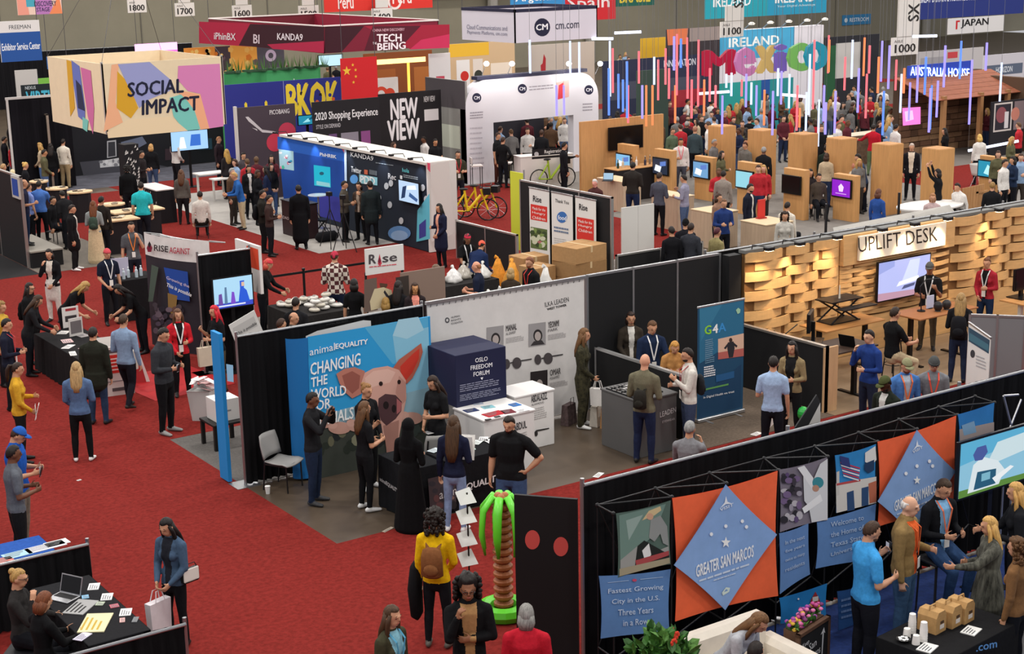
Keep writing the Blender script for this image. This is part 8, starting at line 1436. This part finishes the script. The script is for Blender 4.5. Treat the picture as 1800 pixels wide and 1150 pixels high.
# ================================================================ leaflet table at the left, bicycles, things people carry
t, f, f2 = cloth_table('black clothed leaflet table with boards where two people bend over', (9.2, 27.75), (10.15, 27.75), 2.75, .74, '1c1b1d')
q = random.Random(23)
for i, (px, py, c_, w_, d_) in enumerate(((130, 572, 'd8d4d0', .22, .3), (118, 600, 'c8a8a8', .3, .2), (128, 622, 'e0dcd8', .32, .12), (145, 590, '9a9494', .2, .3), (112, 585, 'd0ccc8', .26, .2), (150, 612, 'b8a0a0', .2, .2), (120, 610, 'dcd8d6', .3, .16))): flat('leaflet', ['tall white', 'pinkish', 'long white', 'grey pictured', 'pale', 'rosy grey', 'broad white'][i]+' leaflet on the black table with boards', 'leaflet', gp(px, py, .742), w_, d_, c_, q.uniform(0, 1.5), .008, 'leaflets on the table with boards')
p = gp(126, 575, .75); t = thing('display_board', 'upright white board with red and black print on leaflet table', 'board', p, rzf(p, 20)); bx('board', plain('d8d4d0'), t, -.17, .17, 0, .02, .0, .42); bx('print', plain('a02c34'), t, -.1, .12, -.003, 0, .34, .39); bx('picture', plain('3a3638'), t, -.12, .12, -.003, 0, .12, .24)
p = gp(135, 590, .75); t = thing('display_board', 'second upright board with grey photo on the leaflet table', 'board', p, rzf(p, 30)); bx('board', plain('c8c4c0'), t, -.15, .15, 0, .02, 0, .36); bx('picture', plain('6a6466'), t, -.12, .12, -.003, 0, .05, .3)
p = gp(205, 465, .95); t, f, f2 = cloth_table('black clothed table with bottles beside the curved wall', (12.1, 33.3), (13.0, 33.3), .8, .94, '1a191b')
for i in range(5): t = thing('water_bottle', 'clear water bottle on the table beside curved wall', 'bottle', (12.25+i*.15, 33.5+.1*(i % 2), .942), 0, 'water bottles by the curved wall'); MB().lathe([(.035, 0), (.036, .16), (.015, .2), (.015, .22)], n=10).build('body', mat('b8c4cc', .15), t); MB().lathe([(.017, .22), (.017, .24)], n=8).build('cap', plain('e8e8ec'), t)
p = (12.3, 33.85, .942); t = thing('monitor_board', 'pale lilac board leaning on the bottle table', 'board', p, rzf(p, 10)); bx('board', plain('b8b4c8'), t, -.2, .2, 0, .02, 0, .42); bx('foot', plain('8a8694'), t, -.1, .1, -.05, .08, 0, .012)
# red and white A-frame sign
p = gp(205, 690); rz = rzf(p, 10); t = thing('a_frame_sign', 'red and white folding floor sign beside the striding walker', 'sign', p, rz)
for s_, nm in ((-1, 'front_board'), (1, 'rear_board')):
    o = bx(nm, plain('d8d2cc'), t, -.3, .3, -.012, .012, 0, 1.02); o.location = (0, s_*.22, 0); o.rotation_euler = (-s_*.2, 0, 0)
    if s_ < 0:
        r_ = bx('red_block', plain('d0342c'), o, -.28, .28, -.016, -.012, .48, .86)
        for k in range(4): bx('print_line', plain('f0d8d4'), o, -.2, .2, -.018, -.016, .54+k*.075, .565+k*.075)
        bx('print_line', plain('5a5456'), o, -.12, .12, -.016, -.012, .1, .17); bx('print_line', plain('8a8486'), o, -.22, .22, -.016, -.012, .3, .32); bx('print_line', plain('5a5456'), o, -.2, .2, -.016, -.012, .9, .97)
flat('red_mat', 'bright red floor mat under the red cardigan wearer', 'mat', (*gp(300, 672)[:2], .006), 1.7, 2.0, 'a81e22', .1, .006, cols='a01c20')
p = gp(248, 672); t = thing('triangle_bag', 'red and white triangular tote bag on the red mat', 'bag', (p[0], p[1], .013), rzf(p, 0)); MB().prism([(-.16, 0), (.16, 0), (.02, .52), (-.02, .52)], -.05, .05).build('bag_body', plain('b8383c'), t); MB().prism([(.1, 0), (.17, 0), (.03, .52), (.0, .52)], -.056, -.05).build('white_edge', plain('e0dcd8'), t)
# bicycles
def bicycle(label, p, rz, col):
    t = thing('bicycle', label, 'bicycle', p, rz); bm = mat('1a1a1c', .4); c = mat(col, .4, spec=.5)
    for x in (-.52, .52): MB().tube([(x+.32*math.cos(a), 0, .33+.32*math.sin(a)) for a in [i*math.pi/10 for i in range(20)]], .022, 6, closed=True).build('wheel', bm, t); m = MB(); [m.cyl((x, 0, .33), (x+.31*math.cos(a), 0, .33+.31*math.sin(a)), .004, n=3) for a in [i*math.pi/5 for i in range(10)]]; m.build('spokes', metal(), t)
    for a, b, r in (((-.52, 0, .33), (-.18, 0, .82), .03), ((-.1, 0, .3), (-.18, 0, .95), .035), ((-.1, 0, .3), (.32, 0, .78), .045), ((-.52, 0, .33), (-.1, 0, .3), .025), ((.52, 0, .33), (.32, 0, .95), .03)): MB().cyl(a, b, r, n=8).build('frame_tube', c, t)
    MB().tube([(.25, -.28, 1.05), (.34, -.1, 1.02), (.34, .1, 1.02), (.25, .28, 1.05)], .015, 6).build('handlebar', bm, t); MB().ell((-.2, 0, .98), .14, .07, .04).build('saddle', bm, t); bx('basket', bm, t, .38, .6, -.14, .14, .8, 1.0); MB().lathe([(.09, -.01), (.09, .01)], (-.1, 0, .3), 10).build('chainring', bm, t); return t
p = gp(828, 389); bicycle('bright yellow hire bicycle at the near red carpet edge', (p[0], p[1], .004), -.5, 'e8c41c'); p = gp(858, 386); bicycle('second yellow hire bicycle beside the low half wall', (p[0], p[1]+.4, .004), -.9, 'dcb818'); p = gp(972, 330); bicycle('black and lime bicycle before the registration counter', (p[0], p[1], .004), -.2, '9ab82c')
# small litter
flat('scrap_of_paper', 'small white scrap of paper on the red carpet', 'paper', (*gp(139, 845)[:2], .006), .07, .05, 'd8d4d0', .3, .003); flat('scrap_of_paper', 'white card lying at the carpet edge near grey counter', 'paper', (*gp(1052, 836)[:2], .006), .24, .1, 'e0e0de', .5, .004); flat('scrap_of_paper', 'white folded sheet beside the pale-blue-shirted person', 'paper', (*gp(1330, 764)[:2], .006), .2, .12, 'e0dcd8', .2, .01); flat('scrap_of_paper', 'pale label on the carpet edge before the charity table', 'paper', (*gp(682, 932)[:2], .006), .22, .06, 'a89c8c', .4, .003)
def backpack(label, sp, col, s_=1.0, z=1.13, off=.19):
    th = sp['th']; b = RZ(th)@V(0, off*sp['h']/1.75, z*sp['h']/1.75); P0 = (sp['P'][0]+b[0], sp['P'][1]+b[1], b[2]); t = thing('backpack', label, 'backpack', P0, th); c = cloth(col)
    m = MB(); m.smooth = True; m.tube([(0, 0, -.2*s_), (0, 0, -.17*s_), (0, 0, .08*s_), (0, -.01, .18*s_), (0, -.02, .21*s_)], [(.10*s_, .05*s_), (.15*s_, .075*s_), (.145*s_, .075*s_), (.12*s_, .055*s_), (.05*s_, .03*s_)], 14, up=(1, 0, 0)).build('bag_body', c, t)
    m = MB(); m.smooth = True; m.ell((0, .07*s_, -.08*s_), .10*s_, .035*s_, .085*s_, 10, 6); m.build('front_pocket', c, t)
    for sx in (-1, 1): MB().tube([(sx*.07*s_, -.05, .17*s_), (sx*.09*s_, -.12, .25*s_), (sx*.10*s_, -.2, .22*s_)], [(.022, .006)]*3, 6, up=(1, 0, 0)).build('strap', c, t)
def tote(label, sp, sx, col, h=.36, w_=.3):
    p = hand_of(sp, sx); t = thing('tote_bag', label, 'bag', (p[0], p[1], p[2]-h-.14), sp['th']+1.4); m = MB(); m.add([(a*w_/2*(1 if z else .9), b*.05*(1 if z else .9), z) for z in (0, h) for a, b in ((-1, -1), (1, -1), (1, 1), (-1, 1))], [(3, 2, 1, 0), (0, 1, 5, 4), (1, 2, 6, 5), (2, 3, 7, 6), (3, 0, 4, 7), (4, 5, 6, 7)]).build('bag_body', mat(col, .8, .05, 10), t)
    for b in (-.05, .05): MB().tube([(-.07, b, h), (-.04, b*.6, h+.13), (.04, b*.6, h+.13), (.07, b, h)], .007, 5).build('handle', plain(col), t)
def held(label, sp, sx, col, name='phone', w_=.08, d=.15, cat='phone', up=1):
    p = hand_of(sp, sx); t = thing(name, label, cat, (p[0], p[1], p[2]-.02), sp['th']); o = bx('slab', mat(col, .4), t, -w_/2, w_/2, -.012, -.002, -d*.3, d*.7, .002); bx('face', mat('c8ccd4' if col != 'e4e2de' else 'f4f4f2', .3), t, -w_*.42, w_*.42, -.002, .0, -d*.25, d*.64); o.rotation_euler = (.3, 0, 0)
def coat(label, sp):
    b = RZ(sp['th'])@V(.26, -.04, .62); t = thing('folded_coat', label, 'coat', (sp['P'][0]+b[0], sp['P'][1]+b[1], b[2]), sp['th']); m = MB(); m.smooth = True
    m.tube([(0, 0, .42), (0, -.02, .36), (.02, 0, .1), (.0, .02, -.22), (-.02, .01, -.26)], [(.04, .06), (.075, .12), (.085, .15), (.07, .14), (.03, .08)], 12, up=(1, 0, 0)).build('coat_body', cloth('131315'), t); MB().tube([(0, -.08, .3), (.03, -.14, .05), (.02, -.15, -.2)], [.04, .045, .035], 8).build('coat_sleeve', cloth('131315'), t)
def by(txt): return next(s for s in PEOPLE if txt in s['label'])
def after_people():
    coat('black coat draped over the arm of the mustard sweater wearer', yel); backpack('brown leather backpack worn over the mustard sweater', yel, '7c5030', .9, 1.15); backpack('black backpack worn by the fair-haired person at the desks', lhv, '1c1c20'); backpack('small green backpack worn over the cream skirt outfit', by('long cream skirt'), '3a4a40', .8, 1.15, .17); backpack('black backpack on the dark jacket beside the stage', by('black backpack beside the stage'), '18181b'); backpack('black sling bag across the olive sweater', by('olive sweater'), '2a2824', .75, 1.08, .2); backpack('black backpack of the person with glasses at left', by('black coat with glasses'), '141416', .9); backpack('dark backpack worn by the white-shirted bearded person', by('white shirt with backpack strap'), '26282c', .8)
    tote('white paper carrier bag hanging beside the denim jacket', den, -1, 'd4ccd0', .4, .32); tote('white tote bag of the red-haired person', by('bright red hair'), 1, 'c8bca8'); tote('white tote bag of the light blue shirt walker', by('striding away'), 1, 'c8c0b4'); tote('white carrier bag of the patterned jumpsuit wearer', by('patterned jumpsuit'), -1, 'dcd8d4', .3, .26); tote('white tote bag of the pale-blue-shirted person', by('pale blue shirt walking'), 1, 'dcd8d2', .5, .34); tote('cream shoulder bag of the red-topped grey-haired person', redw, 1, 'd8c8ac', .34, .3)
    held('white papers held by the mustard blouse wearer', by('mustard blouse'), -1, 'e4e2de', 'papers', .18, .26, 'papers'); held('phone held by the royal blue polo wearer', by('royal blue polo'), -1, '1a1a1c'); held('phone held by the light blue polo wearer', by('light blue polo with'), 1, '1a1a1c'); held('dark goggles held to the eyes before the poster', by('goggles to the eyes'), -1, '17171a', 'goggles', .18, .1, 'goggles'); held('open newspaper held before the pale jeans wearer', jea, -1, 'e4e2de', 'newspaper', .3, .36, 'newspaper'); held('phone held by the charcoal hoodie wearer', by('charcoal hoodie'), -1, '1a1a1c')
    p = hand_of(den, 1); th = den['th']; b = RZ(th)@V(.2, .06, .92); t = thing('handbag', 'small white and black handbag at the hip of the denim jacket', 'handbag', (den['P'][0]+b[0], den['P'][1]+b[1], b[2]), th+1.3); bx('bag_body', mat('1c1a1c', .5), t, -.12, .12, -.04, .04, -.09, .09, .02); bx('flap', plain('d8d4cc'), t, -.12, .1, -.05, -.035, -.06, .1, .01); MB().tube([(-.1, 0, .09), (-.06, -.02, .15), (.06, -.02, .15), (.1, 0, .09)], .006, 5).build('strap', mat('1c1a1c'), t)
# stools and seats under those who sit
def seat_under(txt, label, h=.44, kind='stool'):
    SEATS.append((txt, label, h))
SEATS = [('blonde bun', 'dark folding chair under the blonde-bunned person', .44), ('auburn-haired', 'dark chair under the auburn-haired person', .44), ('black jacket on a stool', 'tall dark stool under the black-jacketed person by fabric wall', .76), ('grey-haired seated person in grey', 'dark chair under the grey-sweatered person by black drape', .44), ('dark-haired seated person at the lower', 'dark stool under the person by the sofa', .44), ('suspenders', 'pale stool under the suspenders wearer', .44), ('cream shirt seated', 'dark stool under the cream-shirted person', .44), ('white backpack', 'dark stool under the curly-haired phone holder', .44), ('olive shirt with a navy', 'dark stool under the olive-shirted person', .44), ('bald head bent', 'dark stool under the bald bent person', .44), ('white strap', 'dark stool under the blue-clad person with a strap', .44), ('pink and grey top', 'dark stool under the pink and grey top wearer', .44), ('bent over a laptop', 'dark stool under the white shirt at the laptop table', .44), ('near swimmer kiosk', 'dark stool under the black-clad person near swimmer kiosk', .44), ('white-haired seated', 'dark stool under the white-haired person', .44), ('at the pale shell chair', 'stool beside the pale shell chair', .44), ('second seated person', 'second stool beside the pale shell chair', .44), ('behind the black drape', 'dark chair behind the black drape', .44), ('balding seated', 'dark chair of the balding person behind drape', .44), ('camouflage top above', 'dark chair of the camouflage wearer behind drape', .44), ('head just above the pig', 'dark chair behind the pig poster', .44), ('figure in black among', 'dark stool among the left counters', .44)]
_ap = after_people
def after_people():
    _ap(); bm = mat('26262a', .5)
    for txt, lb, h in SEATS:
        sp = by(txt); t = thing('stool', lb, 'stool', (sp['P'][0], sp['P'][1], 0), sp['th']); hh = (.29 if sp['legs'] == 'sit' else .47)*sp['h']-.075*sp['h']
        bx('seat', bm, t, -.19, .19, -.2, .18, hh-.035, hh, .01)
        for x in (-.16, .16):
            for y in (-.16, .15): MB().cyl((x, y, 0), (x*.9, y*.9, hh-.03), .013, n=5).build('leg', bm, t)

p = gp(1412, 727, .5); t = thing('balloon', 'small bright green balloon beside the khaki-jacketed person', 'balloon', (p[0], p[1], .0)); MB().ell((0, 0, .5), .1, .1, .12, 12, 8).build('balloon_skin', mat('2fae4a', .3), t); MB().cyl((0, 0, 0), (0, 0, .4), .006, n=4).build('stick', plain('d8d8d8'), t); MB().lathe([(.08, 0), (.08, .02)], n=10).build('base', plain('3a3a3c'), t)
a_ = [onY(*k, 13.35) for k in ((1398, 752), (1436, 694), (1442, 708), (1442, 748))]; t = thing('angled_board', 'black and white angled board peeking over the long drape', 'board', (a_[0][0], 13.35, 0)); g_ = [(k[0]-a_[0][0], k[2]) for k in a_]
MB().prism([g_[0], g_[1], g_[2], ((g_[0][0]+g_[3][0])/2, (g_[0][1]+g_[3][1])/2)], 0, .02).build('black_part', mat('2a2a2c', .6), t); MB().prism([((g_[0][0]+g_[3][0])/2, (g_[0][1]+g_[3][1])/2), g_[2], g_[3]], 0, .02).build('white_part', plain('cfccc8'), t); bx('leg', metal(), t, g_[3][0]-.05, g_[3][0]-.02, .02, .05, 0, g_[3][1])
flush_texts(); flush_people()
if 'after_people' in globals(): after_people()
print('script time', round(time.time()-T0, 1))
